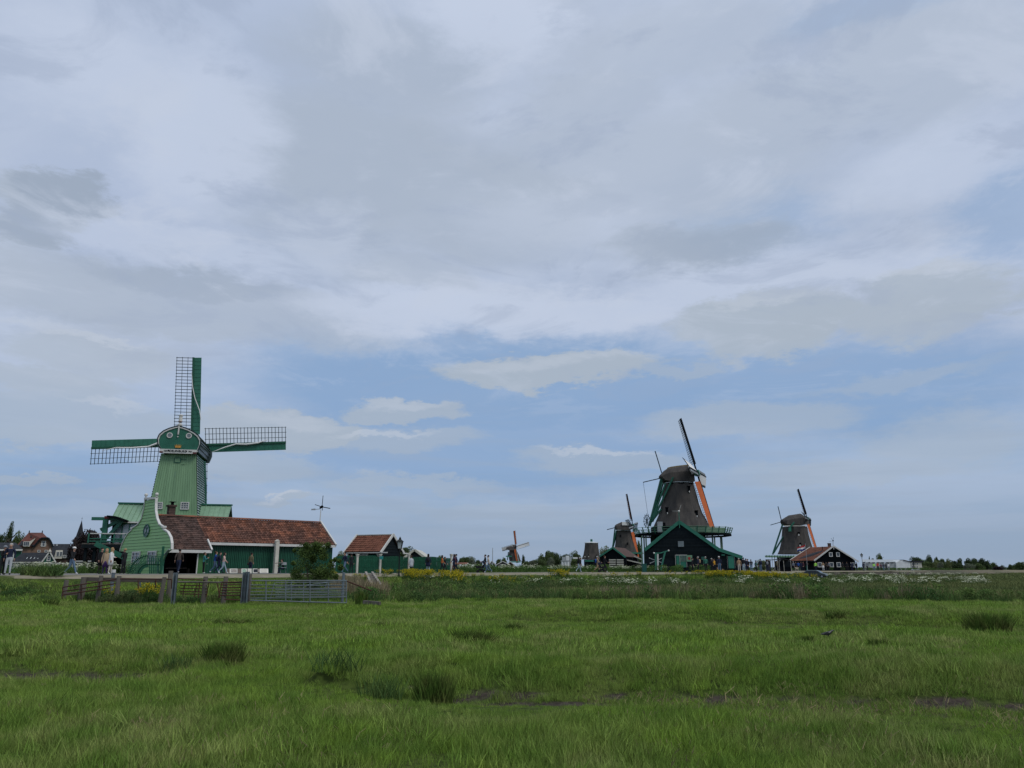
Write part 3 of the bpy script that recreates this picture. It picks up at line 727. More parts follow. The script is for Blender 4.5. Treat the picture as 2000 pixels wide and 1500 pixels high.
# the two saw-hall wings with standing-seam roofs
def seam_roof(parent, x0, x1, yr, zr, ye, ze, m, seam=.42, name='roof'):
    b = MB(); b.slab([(x0, ye, ze), (x1, ye, ze), (x1, yr, zr), (x0, yr, zr)], .08)
    n = int((x1 - x0) / seam)
    for i in range(n + 1):
        x = x0 + (x1 - x0) * i / n; b.beam((x, ye, ze + .03), (x, yr, zr + .03), .035, .07)
    return b.build(name, m, parent)
for side, (pa, pb) in (('l', (233, 300)), ('r', (384, 452))):
    x0, zr = ml.hit(pa, 984.5, -.3); x1, _ = ml.hit(pb, 987, -.3)
    _, ze = ml.hit(262 if side == 'l' else 450, 1018.5, -2.75)
    zr = ml.hit(266, 984.5, -.3)[1]
    seam_roof(ME, x0, x1, -.3, zr, -2.75, ze, 'pale_roof'); seam_roof(ME, x0, x1, -.3 + .0, zr - .01, 2.1, ze, 'pale_roof')
    o = MB(); o.beam((x0 - .1, -.3, zr + .06), (x1 + .1, -.3, zr + .06), .34, .14); o.build('ridge_cap', 'dark_green', ME)
    o = MB(); o.beam((x0, -2.8, ze - .08), (x1, -2.8, ze - .08), .06, .13); o.build('fascia', 'white_paint', ME)
    o = MB(); o.prism([(-2.5, 0), (-2.5, ze), (-.3, zr - .12), (1.85, ze), (1.85, 0)], (x0 + .15) if side == 'l' else (x1 - .35), (x0 + .35) if side == 'l' else (x1 - .15), 'x'); o.build('gable_wall', 'black_wood', ME)
    o = MB(); o.box(((x0 + x1) / 2, 1.8, ze / 2), (x1 - x0 - .6, .12, ze)); o.build('wall', 'black_wood', ME)
    if side == 'l':
        wx0 = x0 + .4; zl = ze - .15
        o = MB()
        for i in range(4): o.box((wx0 + i * .62, -2.5, zl - 1.35), (.09, .12, 2.7))
        o.box((wx0 + .93, -2.5, zl - .05), (1.95, .12, .1)); o.box((wx0 + .93, -2.5, zl - 1.5), (1.95, .12, .07))
        g = o.build('glazing', 'dark_green', ME)
        o = MB(); o.box((wx0 + .93, -2.46, zl - 1.35), (1.9, .03, 2.6)); o.build('pane', 'glass_pale', g)
        XW0, XW1, ZWE = x0, x1, ze
        o = MB(); o.box(((x0 + x1) / 2 + 1, -2.4, (zl - 1.5) / 2), (x1 - x0 - 1.3, .1, zl + 1.4)); o.build('wall', 'black_wood', ME)
# log crane and working platform on the left
cx0, cz0 = ml.hit(179.5, 1013, -3.2); cx1, cz1 = ml.hit(236, 1011.5, -3.2)
o = MB(); o.beam((cx0, -3.2, cz0), (cx1, -3.2, cz0 + .02), .26, .28); o.build('crane_beam', 'dark_green', ME)
px_, pz_ = ml.hit(207, 1013, -3.2); _, pd = ml.hit(207, 1061, -3.2)
o = MB(); o.beam((px_ + .1, -3.2, 0), (px_, -3.2, pz_), .42, .34); o.build('crane_post', 'dark_green', ME)
o = MB()
for (ax, ay, bx_, by_) in ((196, 1035, 238, 1014), (206, 1052, 240, 1016)):
    p = ml.hit(ax, ay, -3.2); q = ml.hit(bx_, by_, -3.2); o.beam((p[0], -3.15, p[1]), (q[0], -3.15, q[1]), .2, .28)
o.build('crane_brace', 'dark_green', ME)
p = ml.hit(206, 1008.5, -3.2); q = ml.hit(250, 1016, -3.2); r_ = ml.hit(213, 1008, -3.2)
o = MB(); o.prism([(p[0] + .3, p[1] - .1), (p[0] + .3, p[1] + .05), ((p[0] + q[0]) / 2, p[1] + .0), (q[0], q[1] - .02), (q[0] - .1, q[1] - .2), ((p[0] + q[0]) / 2, p[1] - .22)], -4.0, -2.4); o.build('crane_roof', 'black', ME)
o = MB(); o.box((p[0] + .2, -3.2, p[1] - .1), (.45, .5, .22)); o.build('crane_cap', 'dark_red', ME)
dx0, dz0 = ml.hit(160, 1060, -3.4); dx1, _ = ml.hit(250, 1060, -3.4)
for i in range(14):
    o = MB(); o.box((dx0 + (dx1 - dx0) * (i + .5) / 14, -1.6, dz0 - .08), ((dx1 - dx0) / 14 - .03, 3.6, .08)); o.build('deck_plank', 'grey_wood', ME)
o = MB(); o.box(((dx0 + dx1) / 2, -3.38, dz0 - .3), (dx1 - dx0, .16, .32)); o.box(((dx0 + dx1) / 2, .1, dz0 - .3), (dx1 - dx0, .16, .32)); o.build('deck_beam', 'black_wood', ME)
_, rz_ = ml.hit(200, 1042, -3.4); _, rz2 = ml.hit(200, 1052, -3.4)
o = MB(); o.beam((dx0 + .6, -3.4, rz_), (dx1, -3.4, rz_), .09, .09); o.build('handrail', 'white_paint', ME)
o = MB(); o.beam((dx0 + .6, -3.4, rz2), (dx1, -3.4, rz2), .08, .08); o.beam((dx0 + .6, -3.4, dz0 + .15), (dx1, -3.4, dz0 + .15), .08, .1); o.build('railing', 'dark_green', ME)
for x_ in (173, 198, 223, 245):
    c, _ = ml.hit(x_, 1050, -3.4); o = MB(); o.box((c, -3.4, (rz_ + dz0) / 2), (.11, .11, rz_ - dz0)); o.build('rail_post', 'dark_green', ME)
p = ml.hit(186, 1061.5, -3.9); q = ml.hit(243, 1089, -3.9)
o = MB(); o.beam((p[0], -3.9, p[1]), (q[0], -3.9, q[1]), .10, .42); o.build('stair_stringer', 'dark_green', ME)
o = MB()
for x_ in (165, 183, 216, 240):
    c, _ = ml.hit(x_, 1090, -3.2)
    o.box((c, -3.1, dz0 / 2 - .2), (.22, .22, dz0 - .3)); o.box((c, -.4, dz0 / 2 - .2), (.22, .22, dz0 - .3))
o.build('pier', 'black_wood', ME)
for i in range(12):
    o = MB(); o.box(((dx0 + dx1) / 2 + .4, -.6 - .01 * (i % 2), .25 + i * (dz0 - .7) / 12), (dx1 - dx0 - 1.0, .06, (dz0 - .7) / 12 - .02)); o.build('wall_plank', 'black_wood', ME)

# ================================================================== the long barn with the bell gable
A0 = P(315, 1007, 62.3); bd = math.radians(43)
def on_line(px, py):
    a_, _ = ray(px, py); t_ = (a_ * A0.y - A0.x) / (math.cos(bd) - a_ * math.sin(bd)); return A0 + Vector((math.cos(bd), math.sin(bd), 0)) * t_
g0 = on_line(291.5, 1007)
bn = Frame(g0.x, g0.y, PZ, 43, 'barn', 'long low barn with mottled orange tiles, dark green boards and a pale green bell gable', 'barn')
BE = bn.e
_, ZR = bn.hit(470, 1014.5, 0)
lxR, _ = bn.hit(625, 1021, 0)
lyE, ZE = bn.hitx(657, 1063, lxR)
lyE = -2.75; _, ZE = bn.hit(540, 1060, lyE)
slope = (ZR - ZE) / (-lyE)
lxP, _ = bn.hit(404, 1056, lyE)                # where the low porch roof ends
PD = -3.75; ZP = ZR + slope * PD
rl = MB()
r1 = tiled((lxP, lyE - .12, ZE - .09), (lxR, lyE - .12, ZE - .09), (lxR, 0, ZR), (lxP, 0, ZR), .24, .27, .045, .08)
r1.build('roof_tiles', 'tile_red', BE, kind='stuff')
r2 = tiled((.12, PD, ZP), (lxP, PD, ZP), (lxP, 0, ZR), (.12, 0, ZR), .24, .27)
r2.build('roof_tiles', 'tile_brown', BE, kind='stuff')
o = MB(); o.slab([(.1, PD, ZP - .02), (lxR, lyE - .1, ZE - .11), (lxR, 0, ZR - .02), (.1, 0, ZR - .02)], .06); o.slab([(lxR, 2.75, ZE), (.1, 2.75, ZE), (.1, 0, ZR - .02), (lxR, 0, ZR - .02)], .06)
o.v[:4] = [(lxP, lyE - .1, ZE - .11), (lxR, lyE - .1, ZE - .11), (lxR, 0, ZR - .02), (lxP, 0, ZR - .02)]; o.v[4:8] = [(x, y, z - .08) for x, y, z in o.v[:4]]
o.build('roof_deck', 'black_wood', BE)
o = MB(); o.slab([(.1, PD, ZP - .02), (lxP, PD, ZP - .02), (lxP, 0, ZR - .02), (.1, 0, ZR - .02)], .08); o.build('porch_deck', 'black_wood', BE)
nr = 44
for i in range(nr):                            # ridge tiles
    x0 = .2 + (lxR - .25) * i / nr; o = MB(); o.smooth = False
    a5 = [(math.cos(t_) * .16, math.sin(t_) * .12) for t_ in (0, .8, 1.57, 2.34, 3.14)]
    o.prism([(p[0], ZR + .03 + p[1]) for p in a5], x0, x0 + (lxR - .25) / nr * .97, 'x'); o.build('ridge_tile', 'tile_red', BE)
def wb(name, p, q, w, h, m='white_paint', up=(0, 0, 1)):
    o = MB(); o.beam(p, q, w, h, up); return o.build(name, m, BE)
wb('eave_board', (lxP + .1, lyE - .16, ZE - .20), (lxR + .05, lyE - .16, ZE - .20), .05, .20)
wb('eave_board', (.15, PD - .03, ZP - .12), (lxP + .05, PD - .03, ZP - .12), .05, .22)
wb('barge_board', (lxR + .05, lyE - .2, ZE - .14), (lxR + .05, .05, ZR + .08), .12, .30)
wb('barge_board', (lxR + .05, 2.9, ZE - .14), (lxR + .05, -.05, ZR + .08), .12, .30)
wb('barge_board', (lxP + .02, PD - .08, ZP - .05), (lxP + .02, lyE - .05, ZE + .06), .12, .26)
yw = lyE + .22; zw = ZE - .1
nbw = 74                                        # every upright board of the green wall
w_ = (lxR - lxP) / nbw; bmesh_a = MB(); bmesh_a.box((0, 0, zw / 2), (w_ - .035, .05, zw)); ba = bmesh_a.mesh('board', 'barn_green')
for i in range(nbw): child('board', ba, BE, (lxP + w_ * (i + .5), yw + .012 * (i % 2), 0))
o = MB(); o.box(((lxP + lxR) / 2, yw + .08, zw / 2), (lxR - lxP, .05, zw - .01)); o.prism([(yw + .06, 0), (yw + .06, ZE - .1), (0, ZR - .12), (2.5, ZE - .1), (2.5, 0)], lxR - .2, lxR - .05, 'x')
o.box((lxR / 2, 2.5, zw / 2), (lxR, .06, zw)); o.build('wall', 'barn_green', BE)
# porch: dark open front, pale green panel, a stretch of boards and a rail
pf = PD + .35
p385, _ = bn.hit(386, 1100, pf); p400, _ = bn.hit(401, 1100, pf); p318, _ = bn.hit(318, 1100, pf)
o = MB(); o.box(((p385 + p400) / 2, pf, (ZP - .2) / 2), (p400 - p385, .06, ZP - .2)); o.build('panel', 'door_green', BE)
wb('corner_strip', (p385 - .05, pf - .03, 0), (p385 - .05, pf - .03, ZP - .2), .08, .1, 'white_paint')
nq = 14; w2 = (lxP - p400) / nq; o = MB(); o.box((0, 0, (ZP - .2) / 2), (w2 - .03, .05, ZP - .2)); bb_ = o.mesh('board', 'barn_green')
for i in range(nq): child('board', bb_, BE, (p400 + w2 * (i + .5), pf + .01 * (i % 2), 0))
o = MB(); o.box(((p400 + lxP) / 2, pf + .06, (ZP - .2) / 2), (lxP - p400, .04, ZP - .22)); o.box((lxP - .04, (pf + yw) / 2, (ZP - .2) / 2), (.06, abs(yw - pf), ZP - .2)); o.build('porch_wall', 'barn_green', BE)
wb('rail', (p400 + .1, pf - .06, .75), (lxP - .1, pf - .06, .75), .06, .09, 'cream_paint')
for i in range(9):
    o = MB(); o.box(((p385 + .25) / 2, -1.2 - .01 * (i % 2), .14 + i * .26), (p385 - .3, .05, .24)); o.build('porch_plank', 'black_wood', BE)
o = MB(); o.box(((p318 + p385) / 2 + .2, -1.9, .42), (p385 - p318 - 1, .45, .06)); o.box(((p318 + p385) / 2 - 1, -1.9, .2), (.08, .4, .4)); o.box(((p318 + p385) / 2 + 1.2, -1.9, .2), (.08, .4, .4)); o.build('bench', 'plank_wood', BE)
# gable
Lc = [(246.6, 1121), (246.6, 1077), (236, 1076.5), (237.5, 1070), (241.5, 1060), (246, 1050), (252, 1041), (259.7, 1034), (259, 1031.6), (265.5, 1028), (271, 1024), (278, 1013.5), (282, 998), (284, 984), (285.2, 974)]
Rc = [(316.8, 1121), (317.2, 1106), (319.5, 1093), (324.6, 1081), (333, 1074), (336.6, 1073), (336.8, 1062), (335, 1050), (329, 1039), (319.5, 1032.5), (320.5, 1029), (312.5, 1024), (307.8, 1012), (305.5, 998), (305.4, 984), (306.2, 973)]
gl = [bn.hitx(x, y) for x, y in Lc]; gr = [bn.hitx(x, y) for x, y in Rc]
gl[0] = (gl[0][0], 0); gr[0] = (gr[0][0], 0)
def chain(ch, z):
    for (a_, za), (c, zc) in zip(ch, ch[1:]):
        if min(za, zc) <= z <= max(za, zc) and abs(zc - za) > 1e-3: return a_ + (c - a_) * (z - za) / (zc - za)
    return ch[-1][0] if z > ch[-1][1] else ch[0][0]
zt = min(gl[-1][1], gr[-1][1]) - .02
nbd = 24
for i in range(nbd):
    z0, z1 = zt * i / nbd, zt * (i + 1) / nbd; z1b = z1 - .022
    L5 = [(chain(gl, z0 + (z1b - z0) * k / 3), z0 + (z1b - z0) * k / 3) for k in range(4)]
    R5 = [(chain(gr, z0 + (z1b - z0) * k / 3), z0 + (z1b - z0) * k / 3) for k in range(4)]
    o = MB(); poly = L5 + R5[::-1]
    vs = [(-.06 + .03 * (z - z0) / (z1 - z0), y, z) for y, z in poly] + [(.0, y, z) for y, z in poly]; n = len(poly)
    o.add(vs, [tuple(range(n)), tuple(range(n, 2 * n))[::-1]] + [(k, n + k, n + (k + 1) % n, (k + 1) % n) for k in range(n)])
    o.build('gable_board', 'gable_green', BE)
o = MB()
for k in range(30):
    z0, z1 = zt * k / 30, zt * (k + 1) / 30
    o.add([(x, y, z) for x in (.005, .1) for y, z in ((chain(gl, z0) - .02, z0), (chain(gr, z0) + .02, z0), (chain(gr, z1) + .02, z1), (chain(gl, z1) - .02, z1))], [(0, 1, 2, 3), (7, 6, 5, 4), (0, 4, 5, 1), (1, 5, 6, 2), (2, 6, 7, 3), (3, 7, 4, 0)])
o.build('gable_backing', 'dark_green', BE)
o = MB()
for ch, s0 in ((gl, 2), (gr, 5)):
    for p, q in zip(ch[s0:], ch[s0 + 1:]): o.beam((-.04, p[0], p[1]), (-.04, q[0], q[1]), .24, .17, up=(1, 0, 0)) if False else o.beam((-.02, p[0], p[1]), (-.02, q[0], q[1]), .09, .18, up=(1, 0, 0))
o.beam((-.02, gl[-1][0] - .0, gl[-1][1]), (-.02, gr[-1][0] + .0, gr[-1][1]), .16, .28, up=(1, 0, 0))
o.box((-.02, gl[8][0] - .05, gl[8][1]), (.3, .3, .12)); o.box((-.02, gr[10][0], gr[10][1]), (.3, .34, .14))
o.build('gable_trim', 'white_paint', BE)
for p in (gl[-1], gr[-1]):
    o = MB(); o.smooth = True; o.lathe([(.07, .05), (.06, .16)] + [(.14 * math.sin(t_), .30 - .14 * math.cos(t_)) for t_ in np.linspace(.4, 3.0, 7)], (-.02, p[0], p[1]), n=12); o.build('ball_finial', 'white_paint', BE)
oc = bn.hitx(288.3, 1036.5); ow = abs(bn.hitx(283, 1036.5)[0] - bn.hitx(293.7, 1036.5)[0]) / 2; oh = abs(bn.hitx(288, 1025)[1] - bn.hitx(288, 1048)[1]) / 2
o = MB(); n = 28
for i in range(n):
    t0, t1 = 2 * math.pi * i / n, 2 * math.pi * (i + 1) / n
    o.beam((-.09, oc[0] + ow * math.cos(t0), oc[1] + oh * math.sin(t0)), (-.09, oc[0] + ow * math.cos(t1), oc[1] + oh * math.sin(t1)), .07, .09, up=(1, 0, 0))
for t_ in (.9, 1.57, 2.24): o.beam((-.10, oc[0] + ow * math.cos(t_), oc[1] + oh * math.sin(t_)), (-.10, oc[0] - ow * math.cos(t_), oc[1] - oh * math.sin(t_)), .03, .03, up=(1, 0, 0))
ov = o.build('oval_window', 'dark_green', BE)
o = MB(); o.prism([(oc[0] + ow * math.cos(2 * math.pi * i / n), oc[1] + oh * math.sin(2 * math.pi * i / n)) for i in range(n)], -.085, -.075, 'x'); o.build('pane', 'grey_window', ov)
for x0, x1, y0, y1 in ((262, 274.5, 1077.5, 1101), (292.5, 306, 1076.3, 1101)):
    p = bn.hitx(x0, y0); q = bn.hitx(x1, y1)
    window(BE, (-.11, (p[0] + q[0]) / 2, (p[1] + q[1]) / 2), abs(p[0] - q[0]), abs(p[1] - q[1]), axis='x', nx=2, nz=3, t=.10)
# the back of the gable joins a strip of tiled roof; downpipe at the porch
o = MB(); dp = bn.hitx(320, 1073, -.3)
o.path([Vector((-.25, gr[5][0] - .05, gr[5][1])), Vector((-.3, gr[1][0] + .1, gr[5][1] - .9)), Vector((-.3, gr[1][0] + .05, 0))], .045, 8); o.build('downpipe', 'steel_post', BE)
# cream column against the barn
cxp, _ = bn.hit(538.5, 1100, lyE - .5)
o = MB(); o.box((cxp, lyE - .5, ZE / 2 + .05), (.30, .30, ZE + .1)); o.prism([(cxp - .17, ZE + .1), (cxp, ZE + .25), (cxp + .17, ZE + .1)], lyE - .67, lyE - .33); o.build('column', 'cream_paint', BE)
# chimney standing behind the ridge
ch = bn.hit(334, 1000, .5); o = MB(); _, ct = bn.hit(334, 989.5, .5)
for i in range(9):
    z0 = ZR - .6 + (ct - ZR + .6) * i / 9; o.box((ch[0], .5, z0 + .06), (.50 - .01 * (i % 2), .50 - .01 * (i % 2), (ct - ZR + .6) / 9 - .012))
o.box((ch[0], .5, (ct + ZR - .6) / 2), (.46, .46, ct - ZR + .6)); o.box((ch[0], .5, ct + .06), (.66, .66, .14)); cho = o.build('chimney', 'brick_brown', BE)
o = MB(); o.tube((ch[0] + .05, .5, ct + .1), (ch[0] + .05, .5, ct + .36), .12, .12, 10); o.box((ch[0] + .05, .5, ct + .38), (.4, .4, .06)); o.build('chimney_pot', 'black', cho)
# vane shaped like a small mill
vp = bn.hit(624.5, 1020, 0)
vw = bn.o + bn.x * vp[0] + Vector((0, 0, ZR))
VN = empty('wind_vane', vw, 0, 'small mill-shaped wind vane on a white pole above the barn ridge', 'wind vane')
vf = Frame(vw.x, vw.y, vw.z, 0)
def vh(x, y): p = vf.hit(x, y); return Vector((p[0], 0, p[1]))
o = MB(); o.tube((0, 0, -.1), vh(626.8, 995), .05, .035, 8); o.build('pole', 'white_paint', VN)
hb = vh(629, 990)
o = MB(); o.lathe([(.05, -.12), (.13, -.05), (.13, .06), (.05, .14)], hb, n=10); o.lathe([(.04, -.1), (.09, -.05), (.09, .05), (.03, .1)], vh(626, 991.5), n=8); o.build('hub', 'black', VN)
for q, w_ in ((vh(631, 968), .05), (vh(645, 993), .075), (vh(615, 985.5), .06), (vh(630, 997), .05)):
    o = MB(); o.beam(hb, q, w_, .03, up=(0, 1, 0)); o.build('blade', 'iron', VN)
o = MB(); o.beam(vh(625.5, 994), vh(615, 995), .05); o.prism([(vh(616, 993)[0], vh(616, 993)[2]), (vh(608, 994)[0], vh(608, 994)[2]), (vh(608, 996.5)[0], vh(608, 996.5)[2]), (vh(616, 996.5)[0], vh(616, 996.5)[2])], -.015, .015); o.build('tail', 'grey_metal', VN)

# ================================================================== sunburst gate before the gable
sg = Frame(P(283, 1110, 57.2).x, 57.2, PZ, 0, 'sunburst_gate', 'dark green picket gate with pickets fanning out like a sunburst before the bell gable', 'gate')
def sp(x, y, ly=0.0): p = sg.hit(x, y, ly); return Vector((p[0], ly, p[1]))
cxg, cyg = 291.5, 1124.0
for i in range(17):
    a_ = math.radians(176 - i * 5.0); r0, r1 = 17, 42.5 - 2.5 * (i / 16)
    p, q = sp(cxg + r0 * math.cos(a_), cyg - r0 * math.sin(a_)), sp(cxg + r1 * math.cos(a_), cyg - r1 * math.sin(a_))
    p.z = max(p.z, .02)
    o = MB(); o.beam(p, q, .05, .03, up=(0, 1, 0)); e = (q - p).normalized() * .09; o.beam(q, q + e, .035, .028, up=(0, 1, 0)); o.build('picket', 'fence_green', sg.e)
for i in range(7):
    x = 292.5 + i * 3.5; p, q = sp(x, 1119), sp(x, 1089.5); p.z = .03
    o = MB(); o.beam(p, q, .085, .03, up=(0, 1, 0)); o.beam(q, q + Vector((0, 0, .06)), .045, .028, up=(0, 1, 0)); o.build('picket', 'fence_green', sg.e)
o = MB()
for r in (38.5, 22):
    pr = [(cxg + r * math.cos(math.radians(a_)), cyg - r * math.sin(math.radians(a_))) for a_ in range(172, 89, -6)] + [(314, cyg - r + 1)]
    for p, q in zip(pr, pr[1:]):
        a1, b1 = sp(*p, .03), sp(*q, .03); a1.z = max(a1.z, .03); b1.z = max(b1.z, .03); o.beam(a1, b1, .07, .09, up=(0, 1, 0))
o.build('gate_rail', 'fence_green', sg.e)
o = MB(); p = sp(315.8, 1100); o.box((p.x, 0, .98), (.13, .13, 1.96)); o.build('gate_post', 'fence_green', sg.e)

# ================================================================== houses of the village, far left
def hx(fr, pts, ly): return [fr.hit(x, y, ly) for x, y in pts]
h1 = Frame(P(80, 1110, 150).x, 150, PZ, 31, 'brick_house', 'brown brick house with red hipped roof, solar panels and arched gable window', 'house')
E1 = h1.e
o = MB(); pl = hx(h1, [(42, 1084), (42, 1068), (66, 1068), (80, 1052), (94, 1051.5), (99, 1059), (102, 1067), (102, 1084)], 0); pl[0] = (pl[0][0], 0); pl[-1] = (pl[-1][0], 0)
o.prism(pl, 0, 7); o.build('wall', 'brick', E1)
def slopept(fr, x, y, ly): p = fr.hit(x, y, ly); return Vector((p[0], ly, p[1]))
S = lambda x, y, ly: slopept(h1, x, y, ly)
o = MB(); o.slab([S(30, 1068.5, -.4), S(66.5, 1068.5, -.4), S(80, 1051.5, -.4), S(94, 1051, -.4), S(83, 1040.3, 3.4), S(56, 1040.3, 3.4)], .2)
o.add([S(94, 1051, -.4), S(83, 1040.3, 3.4), S(99, 1056, 4.0), S(103.5, 1068.5, -.4), S(103.5, 1068.5, 7)], [(0, 3, 4, 2), (0, 2, 1)])
o.add([S(30, 1068.5, -.4), S(56, 1040.3, 3.4), S(32, 1068, 7.4), S(83, 1040.3, 3.4), S(103, 1068, 7.4)], [(0, 1, 2), (1, 3, 4, 2)])
o.build('roof', 'tile_dark', E1)
o = MB()
tp = [(65, 1069), (80, 1051.3), (94.5, 1050.7), (99.5, 1058), (103.5, 1068.5)]
for p, q in zip(tp, tp[1:]): o.beam(S(*p, -.45), S(*q, -.45), .3, .25, up=(0, 1, 0))
o.build('verge_board', 'black_wood', E1)
for q in ([(59, 1049.5), (71, 1049.5), (75, 1042), (63, 1042)], [(36, 1066), (45, 1066), (45, 1057), (42, 1057)], [(60, 1066.5), (66, 1066.5), (75.5, 1052.5), (70, 1052.5)]):
    lys = [(-.55 + (1068 - y) / 28 * 3.8) for x, y in q]; o = MB(); o.slab([S(x, y, l - .1) for (x, y), l in zip(q, lys)], -.06); o.build('solar_panel', 'slate', E1)
o = MB(); o.prism(hx(h1, [(46, 1068), (46, 1057.5), (58, 1057.5), (70, 1050.5), (60, 1063), (57, 1068)], -.7), -.7, 2.2); o.build('dormer', 'cream_paint', E1)
p = h1.hit(51.5, 1062.2, -.75); window(E1, (p[0], -.78, p[1]), 1.0, .85, nx=3, nz=1, t=.07)
p = h1.hit(85, 1062, -.02); window(E1, (p[0], -.06, p[1]), .72, 1.05, nx=1, nz=2, t=.1)
for x in (81.5, 88.5):
    p = h1.hit(x, 1064, -.02); window(E1, (p[0], -.05, p[1]), .3, .55, nx=1, nz=1, t=.06)
for x in (76, 90):
    p = h1.hit(x, 1076.5, -.02); window(E1, (p[0], -.05, p[1]), .5, .45, nx=1, nz=1, t=.08)
for x in (57, 82.5):
    p = S(x, 1040, 3.4); o = MB(); o.lathe([(.12, -.1), (.07, .15), (.11, .2), (.02, .42)], p, n=6); o.build('finial', 'black', E1)

h2 = Frame(P(95, 1110, 108).x, 108, PZ, 31, 'green_cottage', 'small green cottage with dark slate roof, four skylights and white-trimmed gable', 'cottage'); E2 = h2.e
S2 = lambda x, y, ly: slopept(h2, x, y, ly)
o = MB(); pl = hx(h2, [(84, 1115), (84, 1098), (97, 1079), (107.5, 1098), (107.5, 1115)], 0); pl[0] = (pl[0][0], 0); pl[-1] = (pl[-1][0], 0); o.prism(pl, 0, 3.5); o.build('gable_wall', 'dark_green', E2)
o = MB(); a_, za = h2.hit(20, 1098.5, .6); c, _ = h2.hit(84, 1098.5, .6); o.box(((a_ + c) / 2, 1.6, za / 2), (c - a_, 2, za)); o.build('wall', 'dark_green', E2)
o = MB(); o.slab([S2(22, 1097.5, .3), S2(82, 1097.5, .3), S2(94, 1080, 1.75), S2(44, 1080.5, 1.75)], -.08)
o.add([S2(22, 1097.5, .3), S2(44, 1080.5, 1.75), S2(26, 1097.5, 3.4), S2(94, 1080, 1.75), S2(84, 1097.5, 3.4)], [(0, 1, 2), (1, 3, 4, 2)]); 
o.slab([S2(81.5, 1098, -.15), S2(97, 1077.5, -.15), S2(97, 1077.5, 3.6), S2(81.5, 1098, 3.6)], .1); o.slab([S2(109, 1098.5, -.15), S2(97, 1077.5, -.15), S2(97, 1077.5, 3.6), S2(109, 1098.5, 3.6)], -.1)
o.build('roof', 'slate', E2)
o = MB(); o.beam(S2(81, 1098.5, -.2), S2(97, 1077.3, -.2), .16, .2, up=(0, 1, 0)); o.beam(S2(109, 1098.5, -.2), S2(97, 1077.3, -.2), .16, .2, up=(0, 1, 0)); o.build('barge_board', 'white_paint', E2)
o = MB(); o.beam(S2(22, 1098.2, .25), S2(82, 1098.2, .25), .06, .1); o.build('gutter', 'white_paint', E2)
p = S2(97, 1077.5, -.2); o = MB(); o.lathe([(.12, -.15), (.22, .0), (.16, .15), (.05, .3), (.02, .45)], p, n=8); o.build('finial', 'cream_paint', E2)
for i in range(4):
    x = 51 + i * 7.2; o = MB(); o.slab([S2(x, 1092, .72), S2(x + 1.2, 1092, .72), S2(x + 4.3, 1088, 1.08), S2(x + 3.1, 1088, 1.08)], -.06); o.build('skylight', 'lamp_glass', E2)
p = h2.hit(95.2, 1090.5, -.03); wo_ = window(E2, (p[0], -.06, p[1]), .46, .72, nx=1, nz=2, t=.09)
p = h2.hit(92.5, 1104, -.03); window(E2, (p[0], -.06, p[1]), .62, .85, nx=2, nz=1, t=.08)
p = h2.hit(99.5, 1104, -.03); window(E2, (p[0], -.06, p[1]), .2, .85, nx=1, nz=1, t=.05)
for i in range(9):
    p = h2.hit(24 + i * 6.6, 1105, .55); window(E2, (p[0], .56, p[1]), .34, .8, nx=1, nz=1, t=.07)

h3 = Frame(P(10, 1110, 118).x, 118, PZ, 31, 'village_hall', 'long building with dark roof, white eave and green boarded end at left edge', 'building'); E3 = h3.e
S3 = lambda x, y, ly: slopept(h3, x, y, ly)
o = MB(); o.slab([S3(-60, 1072.5, -.3), S3(44, 1072.5, -.3), S3(30, 1061, 3.2), S3(-60, 1061, 3.2)], -.1); o.add([S3(44, 1072.5, -.3), S3(30, 1061, 3.2), S3(42, 1072, 7), S3(-60, 1061, 3.2), S3(-60, 1072, 7)], [(0, 2, 1), (1, 2, 4, 3)]); o.build('roof', 'slate', E3)
o = MB(); o.beam(S3(-60, 1074, -.35), S3(44, 1074, -.35), .08, .25); o.build('eave_board', 'white_paint', E3)
a_, za = h3.hit(-60, 1075, 0); c, _ = h3.hit(42, 1075, 0); o = MB(); o.box(((a_ + c) / 2, 3, za / 2), (c - a_, 6, za)); o.build('wall', 'barn_green', E3)
c1, _ = h3.hit(27, 1080, -.05); o = MB(); o.box((c1, -.04, za / 2), (.14, .06, za)); o.build('corner_board', 'white_paint', E3)
c1, _ = h3.hit(14, 1083, -.05); window(E3, (c1, -.06, za * .55), 1.2, 1.3, nx=2, nz=2)

h4 = Frame(P(115, 1110, 165).x, 165, PZ, 30, 'dark_house', 'dark-roofed house with a white dormer behind the copper beech', 'house'); E4 = h4.e
S4 = lambda x, y, ly: slopept(h4, x, y, ly)
o = MB(); o.slab([S4(99, 1091, -.2), S4(140, 1091, -.2), S4(137, 1063.5, 3.5), S4(102, 1063.5, 3.5)], -.15); o.slab([S4(140, 1091, 7), S4(99, 1091, 7), S4(102, 1063.5, 3.5), S4(137, 1063.5, 3.5)], -.15); o.build('roof', 'slate', E4)
a_, za = h4.hit(100, 1090, 0); c, _ = h4.hit(139, 1090, 0); o = MB(); o.box(((a_ + c) / 2, 3.3, za / 2), (c - a_, 6.4, za)); o.build('wall', 'brick_brown', E4)
o = MB(); o.prism(hx(h4, [(105.5, 1091), (109.5, 1074.5), (123, 1074.5), (121, 1091)], -.5), -.5, 2.5); o.build('dormer', 'cream_paint', E4)
for x in (113, 119):
    p = h4.hit(x, 1082, -.55); window(E4, (p[0], -.57, p[1]), .55, .95, nx=1, nz=2, t=.08)
p = h4.hit(126, 1087, -.3); window(E4, (p[0], -.5, p[1]), .6, .6, nx=2, nz=1)
o = MB(); o.beam(S4(102, 1063.2, 3.5), S4(137, 1063.2, 3.5), .2, .12); o.build('ridge', 'grey_metal', E4)
